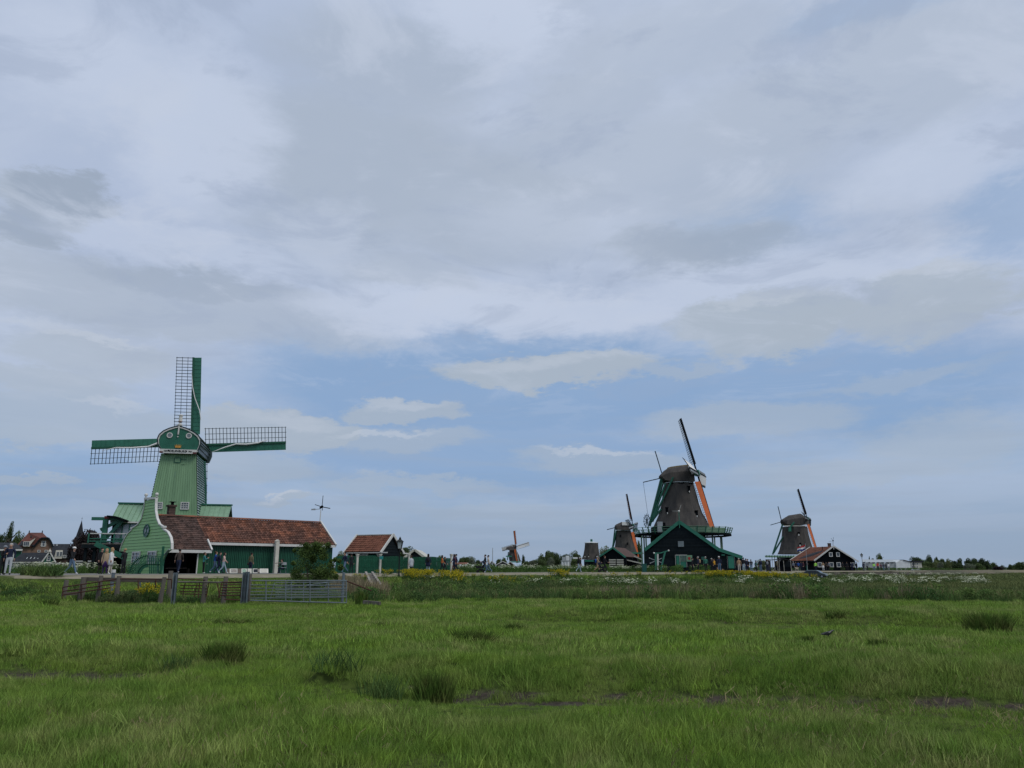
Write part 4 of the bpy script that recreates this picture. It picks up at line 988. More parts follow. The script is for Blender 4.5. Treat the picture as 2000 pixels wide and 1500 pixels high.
for x in (104, 111): p = S4(x, 1066, 3.2); o = MB(); o.box((p.x, 3.2, p.z), (.35, .35, .5)); o.build('roof_vent', 'white_metal', E4)

cs = Frame(P(150, 1110, 300).x, 300, PZ, 0, 'church', 'slender dark slate church spire rising above the copper beech', 'church')
def S5(x, y): p = cs.hit(x, y); return p
ax, az_ = S5(153.6, 1016); bl, bz = S5(142.5, 1051); br, _ = S5(157, 1051); cxs = (bl + br) / 2; hw5 = (br - bl) / 2
o = MB(); o.lathe([(hw5 * 1.25, bz), (hw5 * .92, bz + .8), (.05, az_)], (cxs, 2, 0), n=8, rot=math.pi / 8); o.build('spire', 'slate', cs.e)
o = MB(); o.box((cxs, 2, bz / 2), (hw5 * 1.9, hw5 * 1.9, bz)); o.build('tower', 'brick_brown', cs.e)
o = MB(); o.tube((cxs, 2, az_ - .2), (cxs, 2, az_ + 1.3), .05, .03, 6); o.box((cxs, 2, az_ + .8), (.6, .06, .08)); o.build('cross', 'black', cs.e)

# white boat-landing railings in front of the beech
wr = Frame(P(140, 1105, 96).x, 96, PZ, 0, 'white_railing', 'low white railing across the water front before the dark beech', 'railing')
for x0, x1, y in ((100, 184, 1100.3), (146, 166, 1096), (172, 184, 1096)):
    p, q = wr.hit(x0, y), wr.hit(x1, y); o = MB(); o.beam((p[0], 0, p[1]), (q[0], 0, q[1]), .1, .12); o.build('rail', 'white_paint', wr.e)
for i in range(9):
    p = wr.hit(104 + i * 9.6, 1100); o = MB(); o.box((p[0], 0, p[1] / 2), (.08, .08, p[1])); o.build('post', 'white_paint', wr.e)

# ================================================================== little tiled shed, pillared fence, lamp
sh = Frame(P(743, 1110, 73).x, 73, PZ, -25, 'tiled_shed', 'small black shed with orange tiled roof and white bargeboards behind the green fence', 'shed'); SE = sh.e
GW = 3.3
exL, zE_ = sh.hit(675.5, 1078, -.25); exR, _ = sh.hit(741, 1077, -.25); _, zE_ = sh.hit(708, 1077.5, -.25)
rxL, _ = sh.hit(695.5, 1046.5, GW / 2); rxR, _ = sh.hit(757, 1045.8, GW / 2); _, zR_ = sh.hit(726, 1046, GW / 2)
xL_, xR_ = (exL + rxL) / 2, .15
tiled((xL_, -.25, zE_), (xR_, -.25, zE_), (xR_, GW / 2, zR_), (xL_, GW / 2, zR_), .25, .30, .04, .06).build('roof_tiles', 'tile_shed', SE, kind='stuff')
tiled((xR_, GW + .25, zE_), (xL_, GW + .25, zE_), (xL_, GW / 2, zR_), (xR_, GW / 2, zR_), .25, .30, .04, .06).build('roof_tiles', 'tile_shed', SE, kind='stuff')
o = MB(); o.slab([(xL_, -.2, zE_ - .03), (xR_, -.2, zE_ - .03), (xR_, GW / 2, zR_ - .03), (xL_, GW / 2, zR_ - .03)], .05); o.build('roof_deck', 'black_wood', SE)
for x_ in (xL_ - .04, xR_ + .04):
    for s_ in (0, 1):
        o = MB(); o.beam((x_, -.35 if not s_ else GW + .35, zE_ - .12), (x_, GW / 2, zR_ + .07), .10, .22); o.build('barge_board', 'white_paint', SE)
o = MB(); o.beam((xL_, -.3, zE_ - .1), (xR_ + .75, -.3, zE_ - .1), .07, .10); o.build('eave_board', 'white_paint', SE)
o = MB(); o.beam((xR_ + .05, GW + .1, zE_ - .1), (xR_ + .05, GW + 1.0, zE_ - .1), .07, .1); o.build('eave_board', 'white_paint', SE)
o = MB(); o.beam((xL_, GW / 2, zR_ + .06), (xR_, GW / 2, zR_ + .06), .2, .08); o.build('ridge_cap', 'cream_paint', SE)
nb_s = 13
for i in range(nb_s):
    z0 = zR_ * i / nb_s; z1 = zR_ * (i + 1) / nb_s - .02
    f = lambda z: max(0.02, min(1, (zR_ - z) / (zR_ - zE_ + .1))) * GW / 2
    o = MB(); o.slab([(-.06 + .06, GW / 2 - f(z0), z0), (0, GW / 2 + f(z0), z0), (-.03, GW / 2 + f(z1), z1), (-.03, GW / 2 - f(z1), z1)], .04)
    o.build('gable_board', 'black_wood', SE)
o = MB(); o.prism([(0, 0), (0, zE_ - .1), (GW / 2, zR_ - .1), (GW, zE_ - .1), (GW, 0)], xL_ + .25, -.08, 'x'); o.build('wall', 'black', SE)
d0, _ = sh.hit(701, 1100, -.05); d1, _ = sh.hit(716, 1100, -.05)
o = MB(); o.box(((d0 + d1) / 2, -.05, (zE_ - .35) / 2), (d1 - d0 - .1, .05, zE_ - .35)); do_ = o.build('door', 'door_green', SE)
o = MB()
for x_ in (d0, d1): o.box((x_, -.06, (zE_ - .3) / 2), (.09, .08, zE_ - .3))
o.box(((d0 + d1) / 2, -.06, zE_ - .3), (d1 - d0 + .09, .08, .09)); o.build('door_frame', 'white_paint', do_)
d2, _ = sh.hit(728, 1090, -.05); o = MB(); o.box((d2, -.04, zE_ - .5), (.75, .05, .4)); o.build('hatch', 'dark_green', SE)
for x_ in (679.5, 698, 717.5, 737): c, _ = sh.hit(x_, 1082, -.2); o = MB(); o.beam((c, 0, zE_ - .55), (c, -.28, zE_ - .15), .07, .09); o.build('bracket', 'cream_paint', SE)

FP = [(655, 69), (697, 70.5), (742, 72), (798, 75), (881, 80)]
fo_ = P(760, 1110, 73)
FE = empty('picket_fence', (fo_.x, fo_.y, PZ), 0, 'tall dark green picket fence running between white pillars beside the road', 'fence')
def fw(px, D, h): p = P(px, 1110, D); return Vector((p.x - fo_.x, p.y - fo_.y, h))
for px_, D_ in FP[1:]:
    o = MB(); p = fw(px_, D_, 0); H_ = EYE + ray(px_, 1082)[1] * D_ - PZ
    o.lathe([(.12, 0), (.115, H_ * .86), (.14, H_ * .87), (.14, H_ * .9), (.12, H_ * .91), (.17, H_ * .95), (.17, H_)], p, n=14); o.build('pillar', 'cream_paint', FE)
p = fw(742.5, 71.8, 0); H_ = 1.55; o = MB(); o.box((p.x + .1, p.y - .16, 1.36), (.34, .03, .30)); o.build('sign_plate', 'teal_plate', FE)
for (a_, Da), (b_, Db) in zip(FP, FP[1:]):
    A_, B_ = fw(a_, Da, 0), fw(b_, Db, 0); Ln = (B_ - A_).length; n = int(Ln / .17)
    gap = .10 if a_ < 742 else .115
    for i in range(n):
        t_ = (i + .5) / n; q = A_.lerp(B_, t_); h = 1.45 + .05 * math.cos((t_ - .5) * 6)
        if a_ == 798 and 8 / 83 < t_ < .0: continue
        wd = .155 if (a_ < 742 or (a_ == 798 and .12 < t_ < .60)) else .105
        o = MB(); o.box((q.x, q.y, h / 2), (wd, .025, h)); o.prism([(q.x - wd / 2, h), (q.x, h + .07), (q.x + wd / 2, h)], q.y - .012, q.y + .012); o.build('picket', 'fence_green', FE)
    for z_ in (.35, 1.18): o = MB(); o.beam(A_ + Vector((0, .04, z_)), B_ + Vector((0, .04, z_)), .04, .09); o.build('fence_rail', 'fence_green', FE)

def lamp(px, D, ytop, zb, label, group=None):
    w = P(px, 1110, D); base = zb; top = EYE + ray(px, ytop)[1] * D; H = top - base; s = 1.0
    e = empty('street_lamp', (w.x, w.y, base), 0, label, 'street lamp', 'old-fashioned street lamps by the road')
    o = MB(); o.smooth = True; o.lathe([(.13, 0), (.12, .35), (.07, .45), (.055, .5), (.045, H - 1.2), (.07, H - 1.15), (.04, H - 1.05), (.03, H - .95)], n=10); o.build('post', 'iron', e)
    o = MB(); r0, r1 = .17, .30; z0, z1 = H - .95, H - .40
    for i in range(4):
        a_ = math.pi / 4 + i * math.pi / 2; b_ = a_ + math.pi / 2
        o.beam((r0 * math.cos(a_), r0 * math.sin(a_), z0), (r1 * math.cos(a_), r1 * math.sin(a_), z1), .03)
        for r, z in ((r0, z0), (r1, z1)): o.beam((r * math.cos(a_), r * math.sin(a_), z), (r * math.cos(b_), r * math.sin(b_), z), .03)
    fr_ = o.build('lantern', 'iron', e)
    o = MB(); o.lathe([(r0 * .93, z0), (r1 * .93, z1)], n=4, rot=math.pi / 4); o.build('glass', 'lamp_glass', fr_)
    o = MB(); o.lathe([(.40, z1), (.36, z1 + .04), (.14, z1 + .18), (.10, z1 + .2), (.11, z1 + .3), (.05, z1 + .33), (.02, z1 + .4)], n=4, rot=math.pi / 4); o.build('hood', 'iron', e)
lamp(779.5, 62, 1048, .75, 'black street lamp with glass lantern standing among the yellow flowers by the small shed')
lamp(1685.5, road_D(1685.5, -.5), 1080, 1.0, 'distant street lamp beside the white halls on the right')

# concrete steps from the road down to the meadow
st = empty('steps', P(722, 1120, 60.5), 0, 'pale concrete steps with side walls going down the dike beside the lamp', 'steps')
so_ = Vector(st.location)
def sw(px, D, z): p = P(px, 1110, D); return Vector((p.x, p.y, z)) - so_
nst = 6
for i in range(nst):
    t0, t1 = i / nst, (i + 1) / nst; z = PZ - .16 * i; D0, D1 = 60.2 - 4.2 * t0, 60.2 - 4.2 * t1
    a_, b_, c, d = sw(716.5 + 12 * t0, D0, z), sw(726 + 17 * t0, D0, z), sw(726 + 17 * t1, D1, z), sw(716.5 + 12 * t1, D1, z)
    o = MB(); o.slab([d, c, b_, a_], .16); o.build('step', 'concrete', st)
for xa, xb in ((714.8, 727.5), (727.2, 745)):
    o = MB(); p, q = sw(xa, 60.4, PZ + .03), sw(xb, 55.8, .42); o.beam(p, q, .16, .30); o.build('side_wall', 'concrete', st)

# ================================================================== cattle pens, gates and posts at the meadow's edge
class Near:
    def __init__(s, name, px, D, label, cat, group=None):
        w = P(px, 1110, D); s.o = Vector((w.x, D, G(w.x, D))); s.e = empty(name, s.o, 0, label, cat, group)
    def p(s, px, py, D): return P(px, py, D) - s.o
    def g(s, px, D): w = P(px, 1110, D); return Vector((w.x, D, G(w.x, D) - .05)) - s.o
def wood_post(px, y0, D, r, label, m='grey_wood', lean=0.0, cat='post', name='wooden_post'):
    n = Near(name, px, D, label, cat); t = n.p(px + lean, y0, D); b_ = n.g(px, D)
    o = MB(); rng = random.Random(int(px)); o.tube(b_, (b_ + t) / 2 + Vector((rng.uniform(-.015, .015), 0, 0)), r * 1.08, r, 9); o.tube((b_ + t) / 2, t, r, r * .93, 9)
    me_ = o.build('post_shaft', m, n.e); return n
wood_post(130.5, 1133, 39.5, .11, 'short weathered post behind the far left end of the rusty rail')
wood_post(165, 1127, 39, .15, 'stout weathered post at the left end of the thick plank')
wood_post(198, 1124, 38.5, .10, 'grey post against the thick plank, left of the white-capped post')
wood_post(233, 1125, 38, .11, 'grey post against the thick plank, right of the white-capped post')
wood_post(319, 1127, 37.2, .10, 'leaning split post at the right end of the thick plank', lean=2.5)
wood_post(334, 1115, 39.5, .12, 'short grey post just left of the galvanised channel post')
wood_post(402, 1126, 37, .11, 'grey post in the middle of the rusty hurdles')
wood_post(441.5, 1126, 36.6, .11, 'grey post in front of the rusty gate')
wood_post(488.5, 1121, 36.8, .10, 'brown wooden post behind the steel gate posts')
def steel_post(px, y0, D, w, label, channel=True, cap=None):
    n = Near('steel_post', px, D, label, 'post'); t = n.p(px, y0, D); b_ = n.g(px, D); H = t.z - b_.z; o = MB()
    if channel:
        o.box((b_.x - w / 2 + .015, 0, b_.z + H / 2), (.03, w, H)); o.box((b_.x + w / 2 - .015, 0, b_.z + H / 2), (.03, w, H)); o.box((b_.x, w * .3, b_.z + H / 2), (w, .03, H))
    else: o.tube(b_, t, w / 2, w / 2, 12)
    o.build('post_shaft', 'steel_post', n.e)
    if cap: o = MB(); o.tube(t - Vector((0, 0, .04)), t + Vector((0, 0, .12)), w * .62, w * .55, 12); o.build('post_cap', cap, n.e)
    return n
steel_post(222, 1117, 41, .17, 'round grey post with a white cap behind the plank', False, 'white_paint')
steel_post(274, 1135, 38.8, .10, 'low grey tube post in the herbs under the rusty rail', False)
steel_post(344.5, 1118.5, 37, .16, 'galvanised channel post between the rusty rail and the hurdles')
steel_post(479, 1118, 36.4, .15, 'left one of the tall paired steel posts at the gate')
steel_post(484.5, 1116.5, 36.4, .15, 'right one of the tall paired steel posts at the gate')
steel_post(671.5, 1117.5, 37.2, .13, 'tall blue-grey round post at the right end of the galvanised gate', False)
# thick plank
n = Near('plank_rail', 240, 38.6, 'thick weathered plank fixed along the posts of the pen', 'rail')
o = MB(); o.beam(n.p(163, 1131, 39.1), n.p(320, 1134, 37.5), .06, .19); o.build('plank', 'plank_wood', n.e)
o = MB(); o.beam(n.p(124, 1160, 39), n.p(165, 1158, 39), .05, .16); o.build('plank', 'plank_wood', n.e)
# rusty rail with uprights on the far left
n = Near('rusty_railing', 180, 38.4, 'rusty pipe railing sloping down to the left end of the pens', 'railing')
def pipes(n, name, m, lst, r):
    for a_ in lst:
        o = MB(); o.path([n.p(*q) for q in a_], r, 7); o.build(name, m, n.e)
pipes(n, 'pipe', 'rust', [[(122.5, 1147, 38.8), (232, 1130.5, 38)], [(122.5, 1147, 38.8), (122.5, 1170, 38.8)], [(158.5, 1142, 38.6), (158.5, 1170, 38.6)], [(194.5, 1136, 38.3), (194.5, 1152, 38.3)],
      [(122.5, 1155, 38.8), (232, 1139, 38)], [(122.5, 1162, 38.8), (215, 1148, 38.1)], [(232, 1130.5, 38), (335, 1131.5, 37.3)], [(270, 1133, 37.7), (270, 1150, 37.7)], [(335, 1131.5, 37.3), (335, 1150, 37.3)], [(304, 1131.5, 37.6), (304, 1148, 37.6)]], .028)
n = Near('rusty_hurdle', 375, 37, 'leaning rusty hurdle with a pale top rail left of the middle post', 'hurdle')
pipes(n, 'pipe', 'rust', [[(348, 1129.5, 36.9), (401, 1133, 36.9)], [(362, 1138, 36.9), (357, 1163, 36.9)], [(385, 1139, 36.9), (379, 1166, 36.9)], [(390, 1138, 36.8), (387, 1168, 36.8)], [(408, 1138, 36.9), (403, 1166, 36.9)]] + [[(352, y, 36.95), (404, y + 1, 36.95)] for y in (1143, 1149, 1155, 1160)], .022)
pipes(n, 'pole', 'grey_wood', [[(348, 1136.5, 36.8), (474, 1138, 36.7)]], .04)
n = Near('rusty_gate', 450, 36.5, 'rusty barred gate between the grey post and the paired steel posts', 'gate')
pipes(n, 'pipe', 'rust', [[(433, 1137.5, 36.5), (473, 1136.5, 36.5)], [(433, 1138, 36.5), (427, 1168, 36.5)], [(473, 1136.5, 36.5), (469, 1168, 36.5)], [(438, 1170.5, 36.4), (470, 1172, 36.4)], [(424, 1139, 36.45), (430, 1168, 36.45)]] + [[(431 - k, 1142 + 5.2 * k, 36.5), (472 - .6 * k, 1142 + 5.2 * k, 36.5)] for k in range(5)], .024)
# galvanised gate, hinged left, with a second one lying behind it
n = Near('field_gate', 585, 36.5, 'long galvanised seven-bar field gate closing the meadow', 'gate')
L_, R_ = (489, 36.5), (678, 36.3)
yt = lambda x: 1133.5 + (x - 489) * 0.0
for k in range(7):
    yl = [1134, 1142.5, 1149, 1155.5, 1162, 1168.5, 1172.5][k]; yr = [1134, 1143, 1149, 1154.5, 1160.5, 1166, 1177.5][k]
    o = MB(); o.path([n.p(489, yl, 36.5), n.p(585, (yl + yr) / 2 + .3, 36.4), n.p(677, yr, 36.3)], .030 if k in (0, 6) else .020, 7); o.build('gate_bar', 'galv', n.e)
for x_, y0, y1 in ((519.5, 1134, 1172), (558, 1134, 1175), (605.5, 1134, 1176), (641.5, 1134, 1177), (676.5, 1134, 1178)):
    o = MB(); o.path([n.p(x_, y0, 36.36), n.p(x_, y1, 36.36)], .026, 7); o.build('gate_stile', 'galv', n.e)
n = Near('field_gate', 600, 37.2, 'second galvanised gate standing open behind the long field gate', 'gate')
pipes(n, 'gate_bar', 'galv', [[(538, y, 37.3), (676, y + dy, 37.6)] for y, dy in ((1138, -1), (1145, -1.5), (1152, -1.5), (1158, -1), (1165, -.5))], .018)
pipes(n, 'gate_stile', 'galv', [[(569, 1136, 37.3), (569, 1172, 37.3)], [(593, 1136, 37.4), (593, 1174, 37.4)], [(536, 1138, 37.3), (528, 1170, 37.3)], [(639, 1135, 37.5), (634, 1152, 37.5)], [(557, 1148, 37.4), (645, 1137, 37.5)]], .02)
n = Near('rusty_rail', 700, 37.5, 'loose rusty rail sloping down right from the gate post', 'rail')
pipes(n, 'pipe', 'rust', [[(676, 1134.5, 37.2), (725, 1153.5, 38.5)]], .032)
n = Near('wooden_beam', 725, 35, 'pale wooden beam lying on the bare ground right of the gate', 'beam')
o = MB(); a_ = n.p(711, 1176, 35); c = n.p(742, 1178.5, 34.6); a_.z = max(a_.z, .12); c.z = max(c.z, .12); o.beam(a_, c, .16, .14); o.build('beam', 'grey_wood', n.e)
o = MB(); o.beam(a_.lerp(c, .3) + Vector((0, -.1, -.1)), a_.lerp(c, .3) + Vector((0, .1, -.1)), .1, .12); o.build('bearer', 'plank_wood', n.e)

# art boards and a chair before the barn: laid out for sale on the yard
def gp(px, D, z=PZ): p = P(px, 1110, D); return Vector((p.x, D, z + .02))
lab = ['brown board, leftmost of the pictures laid out before the barn', 'framed brown etching with a wide white border, second picture from the left', 'plain brown board between the white-framed and the green picture',
       'small picture with green landscape on white paper', 'cream picture with a small drawing, behind the steel gate posts', 'dark blue-grey picture in a thin white frame', 'narrow brown board right of the dark picture', 'large cream open picture, rightmost in the row']
for i, (x0, x1, y0, y1, m1, m2) in enumerate([(441, 452, 1113, 1119, 'plank_wood', 'plank_wood'), (449.5, 465.5, 1110.3, 1118.6, 'paper', 'print'), (465, 473.5, 1112, 1118.5, 'plank_wood', 'plank_wood'), (472.5, 482.5, 1110, 1116, 'paper', 'print_green'),
                                       (484.5, 492, 1109.5, 1118, 'paper', 'cream_paint'), (494.5, 505, 1111, 1118.6, 'paper', 'slate'), (504, 510.5, 1112, 1118.5, 'plank_wood', 'print'), (508.5, 524.5, 1111, 1118.5, 'paper', 'cream_paint')]):
    D = 62.3; w = abs(x1 - x0) / 1543 * D; h = .40; p = gp((x0 + x1) / 2, D)
    e = empty('picture', p, math.radians(8), lab[i], 'picture', 'pictures laid out before the barn')
    q = [(-w / 2, 0, .03), (w / 2, 0, .03), (w / 2 - .08, h * .7, h * .92), (-w / 2 - .08, h * .7, h * .92)]
    o = MB(); o.slab(q, .03); o.build('board', m1, e)
    if m1 != m2:
        c = sum((Vector(v) for v in q), Vector()) / 4; o = MB(); o.slab([c + (Vector(v) - c) * .68 + Vector((0, -.02, .012)) for v in q], .012); o.build('print', m2, e)
    o = MB(); o.beam((0, h * .7, h * .9), (0, h * .95, 0), .03); o.build('prop', 'plank_wood', e)
ce = empty('folding_chair', gp(553.5, 62), math.radians(200), 'light folding chair under the seated artist beside the cream column', 'chair')
for dx in (-.2, .2):
    o = MB(); o.path([(dx, -.2, 0), (dx, .18, .45), (dx, .26, .85)], .015, 5); o.path([(dx, .2, 0), (dx, -.2, .45)], .015, 5); o.build('chair_frame', 'galv', ce)
o = MB(); o.box((0, 0, .45), (.42, .4, .03)); o.build('seat', 'grey_metal', ce); o = MB(); o.box((0, .24, .75), (.42, .03, .2)); o.build('backrest', 'grey_metal', ce)

# ================================================================== thatched mills on the right
def oct_prof(s_, prof, cx, cy, n=8, rot=math.pi / 8): s_.lathe(prof, (cx, cy, 0), n=n, rot=rot)
def mirror_cap(fr, pts, D0, hw_fn, m, name='cap'):
    """thatched cap lofted from its side outline: rows of (x, zlow, zhigh) with half-width hw"""
    o = MB(); k = 7; rows = []
    for x, z0, z1, w in pts:
        row = []
        for i in range(k):
            t_ = i / (k - 1); a_ = math.pi * t_
            row.append((x, -w * math.cos(a_), z0 + (z1 - z0) * math.sin(a_) ** .75))
        rows.append(row)
    vs = [v for r in rows for v in r]; fs = []
    for r in range(len(rows) - 1):
        for i in range(k - 1): fs.append((r * k + i, r * k + i + 1, (r + 1) * k + i + 1, (r + 1) * k + i))
        fs.append((r * k, (r + 1) * k, (r + 1) * k + k - 1, r * k + k - 1))
    fs.append(tuple(range(k))); fs.append(tuple(range((len(rows) - 1) * k, len(rows) * k))[::-1])
    o.add(vs, fs); o.smooth = False; return o.build(name, m, fr.e)

# --- the big mill
bm_ = Frame(P(1327, 1110, 128).x, 128, PZ, 0, 'windmill', 'largest dark thatched windmill with orange sailcloth standing on a stage above the black shed', 'windmill')
B = bm_; BEm = B.e
def prof_from(fr, L, R, cx=None):
    out = []
    for (xl, y), (xr, _) in zip(L, R):
        a_, z = fr.hit(xl, y); c, _ = fr.hit(xr, y); out.append(((c - a_) / 2, z, (a_ + c) / 2))
    return out
def tower(fr, L, R, m='thatch', name='thatched_body', n=8, smooth=False):
    pr = prof_from(fr, L, R); o = MB(); o.smooth = smooth; k = math.cos(math.pi / n)
    vs = []; rot = math.pi / n
    # refine for a curved flare
    for r, z, cx in pr: vs += [(cx + r / k * math.cos(rot + 2 * math.pi * i / n), r / k * math.sin(rot + 2 * math.pi * i / n), z) for i in range(n)]
    fs = [(q * n + i, q * n + (i + 1) % n, (q + 1) * n + (i + 1) % n, (q + 1) * n + i) for q in range(len(pr) - 1) for i in range(n)] + [tuple(range(n))[::-1], tuple(range((len(pr) - 1) * n, len(pr) * n))]
    o.add(vs, fs); ob = o.build(name, m, fr.e); return ob, pr
tower(B, [(1279, 1030), (1284, 1018), (1290, 1003), (1294, 985), (1296, 968), (1298, 950), (1299, 943)], [(1381, 1030), (1376, 1018), (1368, 1003), (1362, 985), (1358, 968), (1353, 950), (1351, 943)])
a_, z0 = B.hit(1327, 1030); o = MB(); o.lathe([(4.6, -.2), (4.4, z0 + .05)], n=8, rot=math.pi / 8); o.build('base', 'black_wood', BEm)
bx = lambda x, y, ly=0: B.hit(x, y, ly)
def caprows(fr, spec, half):
    out = []
    for x, yl, yh, w in spec: a_, zl = fr.hit(x, yl); _, zh = fr.hit(x, yh); out.append((a_, zl, zh, w * half))
    return out
mirror_cap(B, caprows(B, [(1289, 932, 928, .55), (1297, 940, 920, .8), (1306, 942, 914, 1), (1325, 943, 911, 1.05), (1341, 943, 908.5, 1.0), (1350, 943, 914, .92), (1353, 942, 920, .8)], 2.1), 0, None, 'thatch')
mirror_cap(B, caprows(B, [(1304, 917, 913.2, .2), (1310, 915, 911.5, .25), (1323, 913, 909.5, .25), (1343, 912, 907.3, .25)], 2.1), 0, None, 'thatch_moss', 'ridge_thatch')
a_, z = bx(1299, 944); c, _ = bx(1352, 944); o = MB(); o.lathe([((c - a_) / 2 * 1.06, z - .28), ((c - a_) / 2 * 1.06, z + .1)], ((a_ + c) / 2, 0, 0), n=16); o.build('curb', 'black', BEm)
o = MB(); o.lathe([((c - a_) / 2 * 1.10, z - .05), ((c - a_) / 2 * 1.10, z + .05)], ((a_ + c) / 2, 0, 0), n=16); o.build('curb_ring', 'lamp_glass', BEm)
p = [bx(1341, 914), bx(1346, 914), bx(1352, 927), bx(1346, 929)]; o = MB(); o.prism(p, -1.9, 1.9); o.build('storm_board', 'white_paint', BEm)
# tail: braces and poles
def bb(fr, name, m, lst, w):
    for a_, b__ in lst:
        p = Vector((fr.hit(*a_[:2], a_[2])[0], a_[2], fr.hit(*a_[:2], a_[2])[1])); q = Vector((fr.hit(*b__[:2], b__[2])[0], b__[2], fr.hit(*b__[:2], b__[2])[1]))
        o = MB(); o.beam(p, q, w, w); o.build(name, m, fr.e)
bb(B, 'tail_brace', 'dark_green', [((1290, 939, .8), (1269.5, 1021, 0)), ((1295.5, 941, 2.2), (1271, 1021, .1)), ((1315, 932, -2.3), (1274, 1019, -.2)), ((1300, 944, -1.6), (1272.5, 1019, -.1)), ((1292, 994, -1), (1274, 1017, -.2))], .26)
bb(B, 'tail_pole', 'dark_green', [((1292, 935, 0), (1268.5, 1027, 0))], .42)
bb(B, 'reach_pole', 'lattice', [((1279.5, 881, 0), (1292.5, 924, 0)), ((1256, 942, 0), (1290, 934, 0))], .14)
bb(B, 'rope', 'black', [((1256.5, 943, 0), (1266, 1010, 0))], .04)
p = bx(1263.5, 1018, -.6); o = MB(); hz_ = Vector((p[0], -.6, p[1])); R_ = 1.0
for i in range(12):
    t0, t1 = i * math.pi / 6, (i + 1) * math.pi / 6; o.beam(hz_ + Vector((R_ * .45 * math.cos(t0), -.3 * math.cos(t0), R_ * math.sin(t0))), hz_ + Vector((R_ * .45 * math.cos(t1), -.3 * math.cos(t1), R_ * math.sin(t1))), .07)
    o.beam(hz_, hz_ + Vector((R_ * .55 * math.cos(t0), -.36 * math.cos(t0), R_ * 1.25 * math.sin(t0))), .07)
o.build('capstan_wheel', 'lattice', BEm)
# sails seen from the side: plane turned so that only a sliver shows
def side_sails(fr, hpx, hpy, R, ph, axis_deg, tilt_deg, cloths, latt=1.5, board=.55, simple=False, bars=22, span=(.15, 1), col='black'):
    hx_, hz_ = fr.hit(hpx, hpy); ge_ = empty('sail_cross', (0, 0, 0), 0, None, None); ge_.parent = fr.e
    bpy.data.objects.remove(ge_)
    base = Matrix.Translation((hx_, 0, hz_)) @ Matrix.Rotation(math.radians(axis_deg), 4, 'Z') @ Matrix.Rotation(math.radians(-tilt_deg), 4, 'X')
    outs = []
    for k in range(4):
        so = sail(fr.e, (0, 0, 0), 0, R, root=1.5, board=board, latt=latt, bars=bars, cloth=cloths[k], flip=-1, twist=(27, 20), depth=(-.2 if k % 2 else 0), mats=(col, 'slate' if k % 2 == 0 else 'grey_metal', 'lattice'), simple=simple, cloth_span=span, cov=(1, 1), bt=(1.3 if k == 0 else .3))
        so.matrix_basis = base @ Matrix.Rotation(-math.radians(ph + 90 * k), 4, 'Y') @ Matrix.Scale(-1, 4, (0, 0, 1)); outs.append(so)
    o = MB(); o.box((0, 0, 0), (.9, .8, .9)); h = o.build('sail_hub', 'teal_trim', fr.e); h.matrix_basis = base
    o = MB(); o.tube((0, 0, 0), (0, 3.0, 0), .3, .3, 10); w = o.build('windshaft', 'black', fr.e); w.matrix_basis = base
    return outs
# axis_deg turns the sail plane (x-z) about z: 90 would be exactly edge on
side_sails(B, 1361.5, 924, 9.6, 92, 68.5, 13.5, [None, 'white_cloth', 'orange_cloth', 'white_cloth'], latt=1.8)
# stage round the mill
SR = (bx(1424, 1043)[0] - bx(1241, 1043)[0]) / 2; sxc = (bx(1424, 1043)[0] + bx(1241, 1043)[0]) / 2; _, sz = bx(1330, 1044)
n8 = 12
ring = [(sxc + SR * math.cos(2 * math.pi * (i + .5) / n8), SR * math.sin(2 * math.pi * (i + .5) / n8)) for i in range(n8)]
inner = [(sxc + SR * .5 * math.cos(2 * math.pi * (i + .5) / n8), SR * .5 * math.sin(2 * math.pi * (i + .5) / n8)) for i in range(n8)]
for i in range(n8):
    j = (i + 1) % n8; o = MB(); o.slab([(*inner[i], sz), (*ring[i], sz), (*ring[j], sz), (*inner[j], sz)], -.12); o.build('stage_deck', 'black_wood', BEm)
    o = MB(); o.beam((*ring[i], sz - .2), (*ring[j], sz - .2), .2, .28); o.build('stage_beam', 'black', BEm)
    for k in range(3):
        a_ = Vector((*ring[i], sz)).lerp(Vector((*ring[j], sz)), k / 3); d = Vector((a_.x - sxc, a_.y, 0)).normalized()
        o = MB(); o.beam(a_ - d * .1 - Vector((0, 0, .2)), a_ + d * .35 + Vector((0, 0, 1.0)), .12, .12); o.build('baluster', 'dark_green', BEm)
    p, q = Vector((*ring[i], sz)), Vector((*ring[j], sz)); dp, dq = Vector((p.x - sxc, p.y, 0)).normalized(), Vector((q.x - sxc, q.y, 0)).normalized()
    for h_, mm_ in ((.95, 'light_green'), (.6, 'light_green'), (.25, 'light_green')):
        o = MB(); o.beam(p + dp * .33 * h_ + Vector((0, 0, h_)), q + dq * .33 * h_ + Vector((0, 0, h_)), .05, .06); o.build('stage_rail', mm_, BEm)
    o = MB(); o.slab([p + dp * .03 + Vector((0, 0, .03)), q + dq * .03 + Vector((0, 0, .03)), q + dq * .28 + Vector((0, 0, .82)), p + dp * .28 + Vector((0, 0, .82))], .02)
    if i in (8, 9): o.build('stage_netting', 'pale_roof', BEm)
for x_, ly in ((1253, 0), (1258, 2.5), (1262, -2.5), (1272, 4.5), (1286, 5.4), (1373, -4.4), (1392, -3.6), (1396, 4), (1410, 0), (1408, 2)):
    a_, _ = B.hit(x_, 1060, ly); o = MB(); o.box((a_, ly, (sz - .3) / 2), (.20, .20, sz - .3)); o.build('stage_post', 'pale_roof', BEm)
